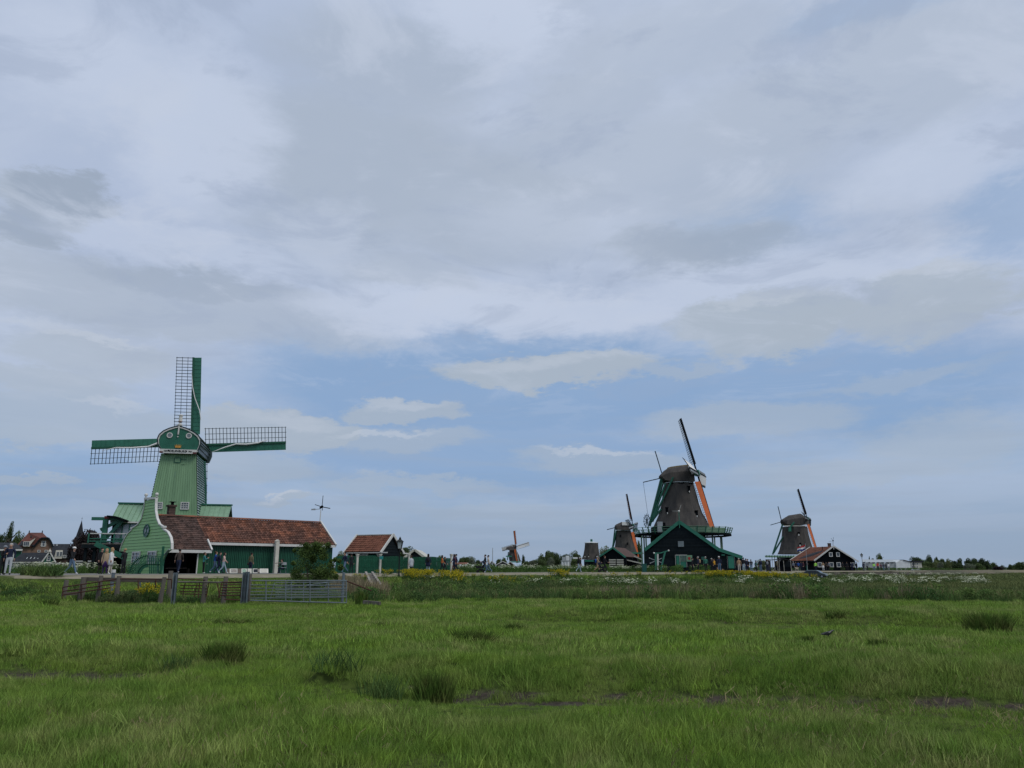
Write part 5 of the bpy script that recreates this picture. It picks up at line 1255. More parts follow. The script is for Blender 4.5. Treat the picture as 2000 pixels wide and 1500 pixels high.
for x_, y_ in ((1303, 994), (1361, 1000), (1346, 952)):
    a_, z = bx(x_, y_ + 4, -4); rr = 4.2
    ly = -math.sqrt(max(0, (3.5 if y_ > 980 else 2.6) ** 2 - (a_ * .9) ** 2)) - .35; a_, z = bx(x_, y_ + 4, ly)
    o = MB(); o.box((a_, ly + .2, z), (.35, .5, .95)); o.box((a_, ly + .15, z + .55), (.5, .6, .1)); w_ = o.build('dormer_hatch', 'black', BEm)
    o = MB(); o.box((a_ + .02, ly - .06, z - .35), (.16, .03, .26)); o.build('sill', 'white_paint', w_)
for x0_, x1_, y0_, m in ((1284, 1293.5, 1019, 'grey_metal'), (1294, 1299, 1021, 'black')):
    a_, z = bx(x0_, y0_, -4.6); c, _ = bx(x1_, y0_, -4.6); o = MB(); o.box(((a_ + c) / 2, -4.6, (z + sz) / 2), (c - a_, .5, z - sz)); o.build('stage_door', m, BEm)

# --- black shed with green barge boards
bs = Frame(P(1327, 1110, 112).x, 112, PZ, -16, 'black_shed', 'large black tarred shed with green barge boards in front of the biggest mill', 'shed'); Q = bs.e
gp_ = [(1259, 1112), (1259, 1074), (1327, 1019), (1404, 1073), (1450, 1088.5), (1450, 1112)]
pl = hx(bs, gp_, 0); pl[0] = (pl[0][0], -.1); pl[-1] = (pl[-1][0], -.1)
o = MB(); o.prism(pl, .06, 14); o.build('wall', 'black', Q)
def wx(z):                                       # ends of the gable at height z
    Ls = [pl[0], pl[1], pl[2]]; Rs = [pl[5], pl[4], pl[3], pl[2]]
    return chain(Ls, z), chain(Rs, z)
c_ = clap(lambda z: ((wx(min(z, pl[2][1] - .01))[0], .05, z), (wx(min(z, pl[2][1] - .01))[1], .05, z), (0, -1, 0)), 0, pl[2][1] - .15, .22, .035)
c_.build('lapped_boards', 'black_wood', Q, kind='stuff')
for p, q in zip(pl[1:4], pl[2:5]):
    o = MB(); o.beam((p[0], -.12, p[1] - .02), (q[0], -.12, q[1] - .02), .45, .14, up=(0, 1, 0)); o.build('barge_board', 'teal_trim', Q)
    o = MB(); o.slab([(p[0], -.1, p[1] + .12), (q[0], -.1, q[1] + .12), (q[0], 14, q[1] + .12), (p[0], 14, p[1] + .12)], .12); o.build('roof', 'slate', Q)
ap = pl[2]; o = MB(); o.beam((ap[0], -.2, ap[1] - .9), (ap[0], -.2, ap[1] + 1.4), .11); o.build('gable_spike', 'teal_trim', Q)
vx, vz = bs.hit(1326, 998.5, -.2); o = MB(); o.beam((vx - .9, -.2, vz + .05), (vx + .1, -.2, vz), .14, .03, up=(0, 0, 1)); o.lathe([(.08, -.15), (.17, 0), (.08, .15)], (vx, -.2, vz), n=8); o.beam((vx, -.2, vz), (vx + .35, -.2, vz + .9), .04); o.build('roof_vane', 'white_paint', Q)
def pbox(fr, name, m, x0, y0, x1, y1, ly, d, parent=None):
    a_, za = fr.hit(x0, y0, ly); c, zc = fr.hit(x1, y1, ly); o = MB(); o.box(((a_ + c) / 2, ly, (za + zc) / 2), (abs(c - a_), d, abs(za - zc))); return o.build(name, m, parent or fr.e)
pbox(bs, 'gable_hatch', 'grey_window', 1324, 1057, 1336, 1068, -.05, .1)
pbox(bs, 'door', 'teal_door', 1320.5, 1084.5, 1327.5, 1108, -.06, .1)
pbox(bs, 'door', 'teal_door', 1329, 1097, 1340.5, 1108, -.06, .1)
for x_ in (1319.5, 1328, 1341.2): pbox(bs, 'door_post', 'white_paint', x_ - .9, 1084, x_ + .9, 1108, -.1, .14)
pbox(bs, 'lintel', 'white_paint', 1319, 1083.6, 1341.5, 1084.6, -.1, .12)
a_, z = bs.hit(1334, 1090.5, -.06); window(Q, (a_, -.1, z), .85, .85, nx=4, nz=4, frame='light_green', pane='glass', t=.05)
s_ = pbox(bs, 'shutter', 'light_green', 1340.5, 1084.3, 1352.5, 1096.7, -.2, .06)
pbox(bs, 'shutter_panel', 'red', 1344, 1088, 1348.5, 1093, -.25, .03, s_)
a_, z = bs.hit(1373, 1090.5, -.06); window(Q, (a_, -.06, z), .42, .42, nx=3, nz=3, frame='teal_trim', t=.05)
pbox(bs, 'door', 'teal_door', 1421.8, 1086, 1434.5, 1110, -.06, .1)
for x_ in (1421, 1435.3): pbox(bs, 'door_post', 'white_paint', x_ - .8, 1085.8, x_ + .5, 1110, -.1, .1)
pbox(bs, 'name_plate', 'dark_green', 1409, 1082.5, 1416, 1085.5, -.06, .05)
pbox(bs, 'downpipe', 'light_green', 1254, 1046, 1255.5, 1106, -.3, .12); pbox(bs, 'downpipe', 'light_green', 1257, 1075, 1258, 1104, -.3, .12)

# hoist frame and wheel in front of the shed
hf = Frame(P(1290, 1110, 108).x, 108, PZ, 0, 'log_hoist', 'green timber hoist frame with white ball ends and spoked wheel before the black shed', 'hoist')
def hb_(name, m, lst, w, h=None):
    for (x0, y0), (x1, y1) in lst:
        p, q = hf.hit(x0, y0), hf.hit(x1, y1); o = MB(); o.beam((p[0], 0, max(p[1], 0)), (q[0], 0, max(q[1], 0)), w, h or w, up=(0, 1, 0)); o.build(name, m, hf.e)
hb_('hoist_beam', 'teal_trim', [((1277, 1080.5), (1290, 1080)), ((1290, 1080), (1305.5, 1075.5))], .14)
hb_('hoist_post', 'teal_trim', [((1280.5, 1081), (1281, 1113)), ((1299, 1078), (1290.5, 1113))], .20)
hb_('hoist_post', 'white_paint', [((1284.5, 1082), (1285.2, 1113))], .20)
hb_('spoke', 'grey_metal', [((1268.5, 1090), (1293, 1099)), ((1293, 1090), (1270, 1100))], .07)
for x_, y_ in ((1277.5, 1080.5), (1305.8, 1075.5), (1268.5, 1090), (1270, 1100)):
    p = hf.hit(x_, y_); r = .13 if y_ < 1085 else .06; o = MB(); o.lathe([(r * math.sin(t_), -r * math.cos(t_)) for t_ in np.linspace(.2, 2.94, 6)], (p[0], 0, p[1]), n=10); o.build('ball', 'white_paint', hf.e)
bi = Frame(P(1258, 1110, 98).x, 98, PZ, 0, 'litter_bin', 'tall dark green litter bin at the roadside left of the black shed', 'litter bin')
a_, za = bi.hit(1253.5, 1102.5); c, _ = bi.hit(1262.5, 1102.5); o = MB(); o.prism([(a_ + .04, 0), (c - .06, 0), (c, za), (a_, za)], -.28, .28); o.build('body', 'bin_green', bi.e)
o = MB(); o.box(((a_ + c) / 2, 0, za + .05), (c - a_ + .04, .6, .1)); o.build('lid', 'bin_green', bi.e)

# --- middle distance: shed with green barge boards and stacked boards
m2s = Frame(P(1200, 1110, 185).x, 185, PZ, -17, 'timber_shed', 'black timber shed with green barge boards and stacks of pale planks, below the second mill', 'shed')
pl2 = hx(m2s, [(1175, 1110), (1171, 1087), (1197, 1069.5), (1222, 1088.5), (1222, 1110)], 0); pl2[0] = (pl2[0][0], 0); pl2[-1] = (pl2[-1][0], 0)
o = MB(); o.prism(pl2, 0, 12); o.build('wall', 'black', m2s.e)
for p, q in zip(pl2[1:3], pl2[2:4]):
    o = MB(); o.beam((p[0], -.12, p[1]), (q[0], -.12, q[1]), .38, .2, up=(0, 1, 0)); o.build('barge_board', 'teal_trim', m2s.e)
    o = MB(); o.slab([(p[0], -.1, p[1] + .15), (q[0], -.1, q[1] + .15), (q[0] + (1.5 if q[1] < p[1] else 0), 12, q[1] + .15), (p[0] + (1.0), 12, p[1] + .15)], .12); o.build('roof', 'tile_brown', m2s.e)
for x0_ in (1190, 1205):
    for k in range(4):
        a_, z = m2s.hit(x0_, 1093.5 + 4.3 * k, -.6); c, _ = m2s.hit(x0_ + 13, 1093.5 + 4.3 * k, -.6); o = MB(); o.box(((a_ + c) / 2, -.6, z), (c - a_, .7, .26)); o.build('plank_stack', 'cream_paint', m2s.e)
    pbox(m2s, 'rack_post', 'black_wood', x0_ + 13.2, 1088, x0_ + 14.2, 1110, -.7, .3)
a_, z = m2s.hit(1222, 1094, 2); c, z2 = m2s.hit(1256, 1102, 2); o = MB(); o.prism([(a_, 0), (a_, z), (c, z2), (c, 0)], 2, 8); o.build('lean_to', 'black', m2s.e)
o = MB(); o.beam((a_, 1.9, z + .1), (c, 1.9, z2 + .1), .25, .15, up=(0, 1, 0)); o.beam((a_ + 2, 1.8, z + .9), (c, 1.8, z2 + 1.0), .2, .12, up=(0, 1, 0)); o.build('verge_board', 'cream_paint', m2s.e)

# --- second mill
m2 = Frame(P(1220, 1110, 262).x, 262, PZ, 0, 'windmill', 'smaller thatched windmill with one orange sail left of the biggest mill', 'windmill')
tower(m2, [(1200, 1080), (1202, 1066), (1204, 1050), (1205, 1036)], [(1243, 1080), (1238, 1066), (1234, 1050), (1231, 1036)])
mirror_cap(m2, caprows(m2, [(1201.5, 1030, 1026, .6), (1204, 1034, 1024, .9), (1214, 1036, 1019.5, 1.05), (1228, 1036, 1019.5, 1.0), (1234, 1034, 1024, .8)], 3.0), 0, None, 'thatch')
pbox(m2, 'curb', 'grey_metal', 1205, 1034.6, 1231, 1036, -2.6, .6); pbox(m2, 'tarpaulin', 'white_cloth', 1215, 1019.5, 1228, 1026, -2.9, .3)
pbox(m2, 'skirt', 'teal_trim', 1199, 1079, 1252, 1082, -4.2, 6); pbox(m2, 'base', 'black', 1202, 1081, 1243, 1110, 0, 7)
for x_, y_ in ((1211.5, 1047), (1225.5, 1062)): pbox(m2, 'window', 'black', x_ - 1, y_ - 2.5, x_ + 1, y_ + 2.5, -3.9, 1.4)
bb(m2, 'tail_brace', 'dark_green', [((1201, 1032, 0), (1196.5, 1070, 0)), ((1204, 1036, -1), (1196.5, 1068, -.2)), ((1205, 1040, 1), (1197, 1069, 0))], .38)
bb(m2, 'reach_pole', 'lattice', [((1185.5, 1034.5, 0), (1201, 1030.5, 0))], .25)
side_sails(m2, 1236, 1026, 10.6, 96, 72, 8, ['orange_cloth', None, 'orange_cloth', None], latt=2.2, simple=True, bars=14, span=(.2, 1))
# --- mill stump without a cap
m3 = Frame(P(1154, 1110, 290).x, 290, PZ, 0, 'mill_stump', 'capless thatched mill stump with a flat white rim and small black chimney', 'mill')
tower(m3, [(1136.5, 1092.5), (1140, 1083), (1142, 1072), (1143, 1061)], [(1173, 1092.5), (1170, 1083), (1168.5, 1072), (1167.5, 1061)])
a_, z = m3.hit(1142.5, 1061); c, _ = m3.hit(1168, 1061); cxm = (a_ + c) / 2
o = MB(); o.lathe([((c - a_) / 2 * 1.08, z), ((c - a_) / 2 * 1.1, z + .2), (.5, z + .55)], (cxm, 0, 0), n=12); o.build('rim', 'white_metal', m3.e)
o = MB(); o.lathe([(.45, z + .4), (.40, z + 1.2), (.48, z + 1.25), (.3, z + 1.5)], (cxm, 0, 0), n=10); o.build('chimney', 'dark_green', m3.e)
a_, z = m3.hit(1137, 1093); c, _ = m3.hit(1173, 1093); o = MB(); o.lathe([((c - a_) / 2 * .86, 0), ((c - a_) / 2 * .86, z)], (cxm, 0, 0), n=8); o.build('base', 'black_wood', m3.e)
pbox(m3, 'skirt', 'teal_trim', 1142, 1094, 1160, 1097, -3.6, .5)
for x_ in (1142.5, 1149.5, 1165.5): pbox(m3, 'window', 'black', x_ - .8, 1083, x_ + .8, 1087, -3.5, 1.0); pbox(m3, 'sill', 'white_paint', x_ - .8, 1086, x_ + .8, 1088, -4.0, .3)
# --- the mill on the right
m4 = Frame(P(1551, 1110, 245).x, 245, PZ, 0, 'windmill', 'thatched windmill behind the red-roofed house, its sails seen edge-on', 'windmill')
tower(m4, [(1523, 1082.5), (1526, 1074), (1529, 1060), (1530, 1045), (1531, 1029)], [(1588, 1082.5), (1584, 1072), (1580, 1058), (1576, 1045), (1573, 1029)])
mirror_cap(m4, caprows(m4, [(1527, 1019, 1015, .5), (1532, 1025, 1012, .85), (1542, 1026, 1006.5, 1), (1565, 1026, 1003, 1.0), (1571, 1025, 1009, .9), (1575.5, 1024, 1014, .75)], 3.1), 0, None, 'thatch')
pbox(m4, 'curb', 'cream_paint', 1531, 1026.3, 1573, 1028, -3.0, .6); pbox(m4, 'base', 'black', 1526, 1086, 1583, 1110, 0, 8)
pbox(m4, 'gallery', 'pale_roof', 1496, 1085, 1560, 1088.5, -5, 2)
for i in range(12): pbox(m4, 'baluster', 'dark_green', 1497 + i * 5.3, 1084, 1498 + i * 5.3, 1089, -6.1, .12)
for i in range(4): pbox(m4, 'gallery_post', 'white_paint', 1508 + i * 5, 1088, 1509 + i * 5, 1110, -5, .25)
pbox(m4, 'hatch', 'teal_trim', 1540, 1030.5, 1545, 1038, -3.4, .9)
for x_, y_ in ((1560, 1042), (1562.5, 1063), (1562.5, 1075)): w_ = pbox(m4, 'window', 'black', x_ - 1, y_ - 3, x_ + 1, y_ + 1, -4.2, 1.6); pbox(m4, 'sill', 'white_paint', x_ - 1.2, y_ + 1, x_ + 1.2, y_ + 4, -5.1, .3)
bb(m4, 'tail_brace', 'dark_green', [((1528.5, 1024, 0), (1509, 1083, 0)), ((1530, 1048, 0), (1511, 1080, 0)), ((1551, 1020, -3.3), (1540, 1034, -3.4))], .42)
bb(m4, 'reach_pole', 'lattice', [((1519.5, 989, 0), (1526, 1016, 0)), ((1505, 1025.5, 0), (1527, 1019, 0))], .2)
side_sails(m4, 1577, 1013, 9.6, 90, 64, 12, ['dark_red', None, 'orange_cloth', None], latt=1.7, simple=True, bars=14)
# --- far small mill with white boards
m5 = Frame(P(1005, 1110, 430).x, 430, PZ, 0, 'windmill', 'small distant windmill with four sails in orange and white beyond the red-roofed cottages', 'windmill')
tower(m5, [(995, 1096), (993, 1085), (995, 1075)], [(1017, 1096), (1014, 1085), (1009, 1075)])
mirror_cap(m5, caprows(m5, [(989, 1072, 1069, .6), (995, 1075, 1066, 1), (1004, 1075, 1063.5, 1), (1009, 1073, 1065, .8)], 3.4), 0, None, 'thatch')
hx5, hz5 = m5.hit(1007, 1068, -3.2)
for an, c5, b5 in ((98, 'orange_cloth', .3), (188 + 5, 'white_cloth', .45), (278 + 3, 'orange_cloth', .4), (14, 'white_cloth', .45)):
    s5 = sail(m5.e, (hx5, -3.2, hz5), an, 8.6, root=1.0, board=b5, latt=(1.2 if c5 == 'orange_cloth' else 1.7), simple=True, bars=10, cloth=c5, cov=(1, 1), yaw=-30, flip=1, mats=('black', 'white_cloth', 'lattice'), cloth_span=(.15, 1))
    s5.matrix_basis = s5.matrix_basis @ Matrix.Scale(-1, 4, (0, 0, 1))
pbox(m5, 'gallery', 'teal_trim', 988, 1085.5, 1000, 1087.5, -4, 1); pbox(m5, 'lower_roof', 'teal_door', 994, 1096.5, 1017, 1098.5, -5, 4); bb(m5, 'tail_brace', 'dark_green', [((993, 1078, 0), (991, 1094, 0))], .5)

# ================================================================== houses and halls in the distance
def gable_house(name, label, cat, D, eL, eR, ye, ap, base_y, wall, roof, trim, depth=8, windows=(), ridge_left=None):
    f = Frame(P((eL + eR) / 2, 1110, D).x, D, PZ, 0, name, label, cat)
    a_, ze = f.hit(eL, ye); c, _ = f.hit(eR, ye); x, z = f.hit(*ap)
    o = MB(); k = .92; o.prism([(a_ * k + x * (1 - k), 0), (a_ * k + x * (1 - k), ze), (x, z - .1), (c * k + x * (1 - k), ze), (c * k + x * (1 - k), 0)], 0, depth); o.build('wall', wall, f.e)
    o = MB(); o.slab([(a_, -.3, ze), (x, -.3, z), (x, depth, z), (a_, depth, ze)], -.12); o.slab([(x, -.3, z), (c, -.3, ze), (c, depth, ze), (x, depth, z)], -.12); o.build('roof', roof, f.e)
    o = MB(); o.beam((a_, -.35, ze), (x, -.35, z + .05), .28, .12, up=(0, 1, 0)); o.beam((c, -.35, ze), (x, -.35, z + .05), .28, .12, up=(0, 1, 0)); o.build('barge_board', trim, f.e)
    for (wx_, wy, w, h, nx, nz) in windows:
        q = f.hit(wx_, wy, -.05); window(f.e, (q[0], -.08, q[1]), w, h, nx=nx, nz=nz, t=.12)
    return f
gable_house('cottage', 'small green-walled cottage gable left of the far mill', 'cottage', 330, 954, 968, 1103, (960.5, 1096), 1110, 'dark_green', 'tile_shed', 'white_paint', windows=((960, 1101, .6, .8, 1, 2),))
gable_house('cottage', 'dark cottage gable with white window under the far mill', 'cottage', 320, 968, 997, 1104, (982, 1096.5), 1110, 'slate', 'tile_shed', 'white_paint', windows=((982, 1104, 2.4, .9, 4, 1),))
gable_house('cottage', 'red-roofed cottage right of the dark gable under the far mill', 'cottage', 345, 990, 1006, 1104, (996, 1097), 1110, 'brick_brown', 'tile_shed', 'white_paint')
gable_house('farm_building', 'dark grey gabled building with a white door frame behind the green fence', 'building', 105, 788, 833, 1091, (810, 1074.5), 1115, 'slate', 'cream_paint', 'cream_paint', windows=())
wh_ = Frame(P(812, 1110, 104.5).x, 104.5, PZ, 0)
# red-roofed house with black gable
rh = Frame(P(1630, 1110, 192).x, 192, PZ, 0, 'workshop', 'black gabled workshop with rusty red roof, white edges and two small upper windows', 'building'); RH = rh.e
plr = hx(rh, [(1590, 1112), (1590, 1094), (1628, 1068), (1674, 1095), (1670, 1095), (1670, 1112)], 0); plr[0] = (plr[0][0], 0); plr[-1] = (plr[-1][0], 0)
o = MB(); o.prism([plr[0], plr[1], plr[2], plr[4], plr[5]], 0, 9); o.build('wall', 'black', RH)
def R3(x, y, ly): p = rh.hit(x, y, ly); return Vector((p[0], ly, p[1]))
eaL, riL = R3(1541, 1095.5, 5.5), R3(1582, 1069, 10)
eaR, riR = R3(1590, 1095, -.4), R3(1628, 1067.3, -.4)
t_ = tiled(eaL, eaR, riR, riL, .45, .5, .05, .06); t_.build('roof_tiles', 'tile_shed', RH, kind='stuff')
dn = Vector((0, .12, -.22)); o = MB(); o.slab([eaL + dn, eaR + dn, riR + dn, riL + dn], .05); o.slab([riR, R3(1676, 1096.5, -.4), R3(1676, 1096, 9), Vector((riR.x, 9, riR.z))], -.1); o.build('roof_deck', 'slate', RH)
o = MB(); o.beam(eaR, riR + Vector((0, 0, .1)), .32, .15, up=(0, 1, 0)); o.beam(R3(1677, 1097, -.45), riR + Vector((0, 0, .1)), .32, .15, up=(0, 1, 0)); o.build('barge_board', 'white_paint', RH)
o = MB(); o.beam(eaL, riL, .15, .25); o.build('barge_board', 'white_paint', RH)
for x_ in (1622.5, 1636.5):
    q = rh.hit(x_, 1083, -.05); window(RH, (q[0], -.08, q[1]), .85, 1.05, nx=1, nz=1, t=.16)
for x_, w in ((1601, 1.0), (1624, 1.0), (1638, 1.0), (1665, .9)):
    q = rh.hit(x_, 1103, -.05); window(RH, (q[0], -.08, q[1]), w, 1.15, nx=1, nz=1, t=.13)
o = MB(); q = R3(1628.5, 1071, -.5); o.box((q.x, -.45, q.z), (.12, .1, .5)); o.build('gable_pin', 'white_paint', RH)
c0 = R3(1620, 1067, 2); c1 = R3(1620, 1062, 2); o = MB(); o.box((c0.x, 2, (c0.z + c1.z) / 2 - .3), (.62, .6, c1.z - c0.z + .8)); o.box((c0.x, 2, c1.z + .08), (.7, .7, .12)); o.build('chimney', 'brick_brown', RH)
q = R3(1606, 1070, 1); o = MB(); o.tube(q - Vector((0, 0, .5)), q + Vector((0, 0, .3)), .1, .1, 8); o.build('vent_pipe', 'black', RH)
q0 = R3(1628, 1067, 0); v2 = empty('wind_vane', rh.o + Vector((q0.x, q0.y, q0.z)), 0, 'thin wind vane above the gable of the black workshop', 'wind vane')
def vv2(x, y): return R3(x, y, 0) - q0
o = MB(); o.beam(vv2(1627, 1068), vv2(1627, 1056), .07); o.build('pole', 'iron', v2)
o = MB(); o.beam(vv2(1627, 1056), vv2(1628, 1049), .05); o.beam(vv2(1627, 1056), vv2(1623, 1051), .05); o.beam(vv2(1627, 1056.5), vv2(1619, 1057.5), .05); o.lathe([(.1, -.15), (.2, 0), (.1, .15)], vv2(1627, 1056), n=8); o.build('blades', 'iron', v2)
# flag
fl = Frame(P(1572.5, 1110, 168).x, 168, PZ, 0, 'flag', 'red, white and blue flag on a thin pole before the mill on the right', 'flag')
q = fl.hit(1572.8, 1061); o = MB(); o.tube((q[0], 0, 0), (q[0], 0, q[1]), .05, .03, 8); o.build('flagpole', 'grey_metal', fl.e)
for k, (m, lab_) in enumerate((('red', 'red stripe'), ('white_cloth', 'white stripe'), ('blue', 'blue stripe'))):
    o = MB(); n = 10
    for i in range(n):
        def fp(t_, s_): x, z = fl.hit(1572.5 - 14.5 * t_, 1063.5 + 6.0 * t_ + (k + s_) * (3.6 - .9 * t_) + .7 * math.sin(t_ * 6)); return (x, .25 * math.sin(t_ * 8), z)
        for dy in (0, .02): o.add([tuple(a_ + (dy if j == 1 else 0) for j, a_ in enumerate(fp(t, s))) for t, s in ((i / n, 0), ((i + 1) / n, 0), ((i + 1) / n, 1), (i / n, 1))], [(0, 1, 2, 3)])
    tag(o.build('flag_stripe', m, fl.e), lab_)
# kiosk and outdoor clutter
kk = Frame(P(1501, 1110, 126).x, 126, PZ, 0, 'information_pillar', 'dark grey upright information pillar with two small white plates among the visitors', 'pillar')
pbox(kk, 'body', 'slate', 1496, 1092.5, 1505.5, 1117, 0, .5)
for x_ in (1498.5, 1502.5): pbox(kk, 'plate', 'white_paint', x_ - 1, 1093.3, x_ + 1, 1095, -.27, .03)
pav = Frame(P(1527, 1110, 160).x, 160, PZ, 0, 'market_shelter', 'dark open shelter with pale posts between the pillar and the workshop', 'shelter')
a_, z = pav.hit(1512, 1094); c, z1 = pav.hit(1530, 1092); d, z2 = pav.hit(1546, 1095)
o = MB(); o.slab([(a_, 0, z), (c, 0, z1), (c, 3, z1), (a_, 3, z)], -.1); o.slab([(c, 0, z1), (d, 0, z2), (d, 3, z2), (c, 3, z1)], -.1); o.build('roof', 'slate', pav.e)
for x_ in (1513, 1519, 1522, 1531, 1545): pbox(pav, 'post', 'cream_paint', x_ - .6, 1095, x_ + .6, 1116, 0, .12)
pbox(pav, 'counter', 'black', 1512, 1107, 1545, 1116, .4, .6); pbox(pav, 'back_wall', 'black_wood', 1512, 1096, 1545, 1116, 2.9, .1)
# white halls
hl = Frame(P(1730, 1110, 330).x, 330, .6, 0, 'white_hall', 'long white industrial hall with grey ribbed roof on the right horizon', 'hall')
def H3(x, y, ly): p = hl.hit(x, y, ly); return Vector((p[0], ly, p[1]))
o = MB(); a_ = H3(1685, 1100, 0); b__ = H3(1749, 1099, 0); o.box(((a_.x + b__.x) / 2, .2, a_.z / 2), (b__.x - a_.x, .3, a_.z)); o.build('wall', 'grey_metal', hl.e)
o = MB(); o.slab([H3(1684, 1099.5, 0), H3(1748.5, 1098.5, 0), H3(1757, 1094, 9), H3(1684, 1093.5, 9)], -.2); o.build('roof', 'grey_metal', hl.e)
for i in range(7):
    x = 1687 + i * 9; o = MB(); o.beam(H3(x + .5, 1099, -.2), H3(x + 3, 1094, 8.8), 1.0, .25); o.build('roof_light', 'slate', hl.e)
o = MB(); o.prism([(p[0], p[1]) for p in [(H3(1749, 1112, 0).x, 0), (b__.x, H3(1749, 1099, 0).z), (H3(1757, 1094, 0).x, H3(1757, 1094, 0).z), (H3(1766, 1099, 0).x, H3(1766, 1099, 0).z), (H3(1766, 1112, 0).x, 0)]], -.5, 9); o.build('gable', 'white_metal', hl.e)
hl2 = Frame(P(1770, 1110, 345).x, 345, .6, 0, 'white_hall', 'second white hall gable with grey corner beside the yellow house', 'hall')
q = [hl2.hit(1757, 1099), hl2.hit(1764, 1094.5), hl2.hit(1770, 1093.5), hl2.hit(1777, 1098)]
o = MB(); o.prism([(q[0][0], 0), q[0], q[1], q[2], q[3], (q[3][0], 0)], 0, 10); o.build('gable', 'white_metal', hl2.e); o = MB(); o.slab([(q[1][0], -.3, q[1][1]), (q[3][0] + .3, -.3, q[3][1]), (q[3][0] + .3, 10, q[3][1]), (q[1][0], 10, q[1][1])], -.3); o.build('roof', 'slate', hl2.e)
hs = Frame(P(1786, 1110, 360).x, 360, .4, 0, 'yellow_house', 'tall narrow pale yellow house with dark flat roof right of the white halls', 'house')
pbox(hs, 'wall', 'cream_paint', 1778, 1097, 1795, 1113, 2, 6); pbox(hs, 'roof', 'slate', 1777, 1095.5, 1796, 1098.5, 2, 7)
for x_ in (1782, 1787, 1791.5):
    for y_ in (1101.5, 1107.5): q = hs.hit(x_, y_, -1); window(hs.e, (q[0], -1.05, q[1]), .6, .9, nx=1, nz=1, t=.1)
pbox(hs, 'bay', 'slate', 1783.5, 1098.5, 1786, 1113, -1.3, .5)
# greenhouse roofs behind the fence, silos, flagpole
gh = Frame(P(915, 1110, 190).x, 190, PZ, 0, 'greenhouse', 'long low white-roofed shed beyond the pillars', 'shed')
a_, z = gh.hit(893, 1107); c, _ = gh.hit(936, 1108); _, z2 = gh.hit(893, 1103.3)
o = MB(); o.slab([(a_, 0, z), (c, 0, z - .1), (c - .5, 6, z2 - .1), (a_, 6, z2)], -.1); o.build('roof', 'white_metal', gh.e); o = MB(); o.box(((a_ + c) / 2, .4, z / 2), (c - a_, .2, z)); o.build('wall', 'white_metal', gh.e)
rr_ = Frame(P(908, 1110, 260).x, 260, PZ, 0, 'red_roof_house', 'distant house with small red roof among trees beyond the low white shed', 'house')
pbox(rr_, 'wall', 'brick', 893, 1101.5, 916, 1108, 1, 4)
o = MB(); a_, z = rr_.hit(890, 1102); c, z2 = rr_.hit(917, 1099); o.slab([(a_, -1, z), (c, -1, z), (c - .8, 3, z2), (a_ + .8, 3, z2)], -.1); o.build('roof', 'tile_shed', rr_.e)
pbox(rr_, 'dormer', 'white_paint', 913, 1099.6, 915.5, 1102, -1.2, .8)
fpz = Frame(P(962.2, 1110, 250).x, 250, PZ, 0, 'flagpole', 'bare thin flagpole behind the couple pushing a pram', 'flagpole')
q = fpz.hit(962.2, 1071.5); o = MB(); o.tube((q[0], 0, 0), (q[0], 0, q[1]), .13, .09, 8); o.lathe([(.14, 0), (.02, .3)], (q[0], 0, q[1]), n=6); o.build('pole', 'grey_metal', fpz.e)
si = Frame(P(1105, 1110, 420).x, 420, PZ, 0, 'silo_plant', 'pale factory block with upright silos among the trees', 'factory')
for i in range(3):
    a_, z = si.hit(1098.5 + i * 5.2, 1096); o = MB(); o.lathe([(.66, 0), (.66, z - .2), (.4, z)], (a_, 0, 0), n=12, sx=1, sy=1); o.build('silo', 'white_metal', si.e)
pbox(si, 'silo_frame', 'grey_metal', 1095.5, 1094.5, 1111.5, 1096.5, 0, 1.6)
for i, (x0_, x1_, y0_) in enumerate(((1098, 1105, 1087.5), (1105, 1112, 1085.5), (1112, 1116, 1088.5))):
    f_ = pbox(si, 'block', 'white_metal' if i % 2 else 'grey_metal', x0_, y0_, x1_ - .2, 1110, 4 + i, 4)
pbox(si, 'low_wing', 'white_metal', 1119, 1088.5, 1140, 1091.5, 8, 5)
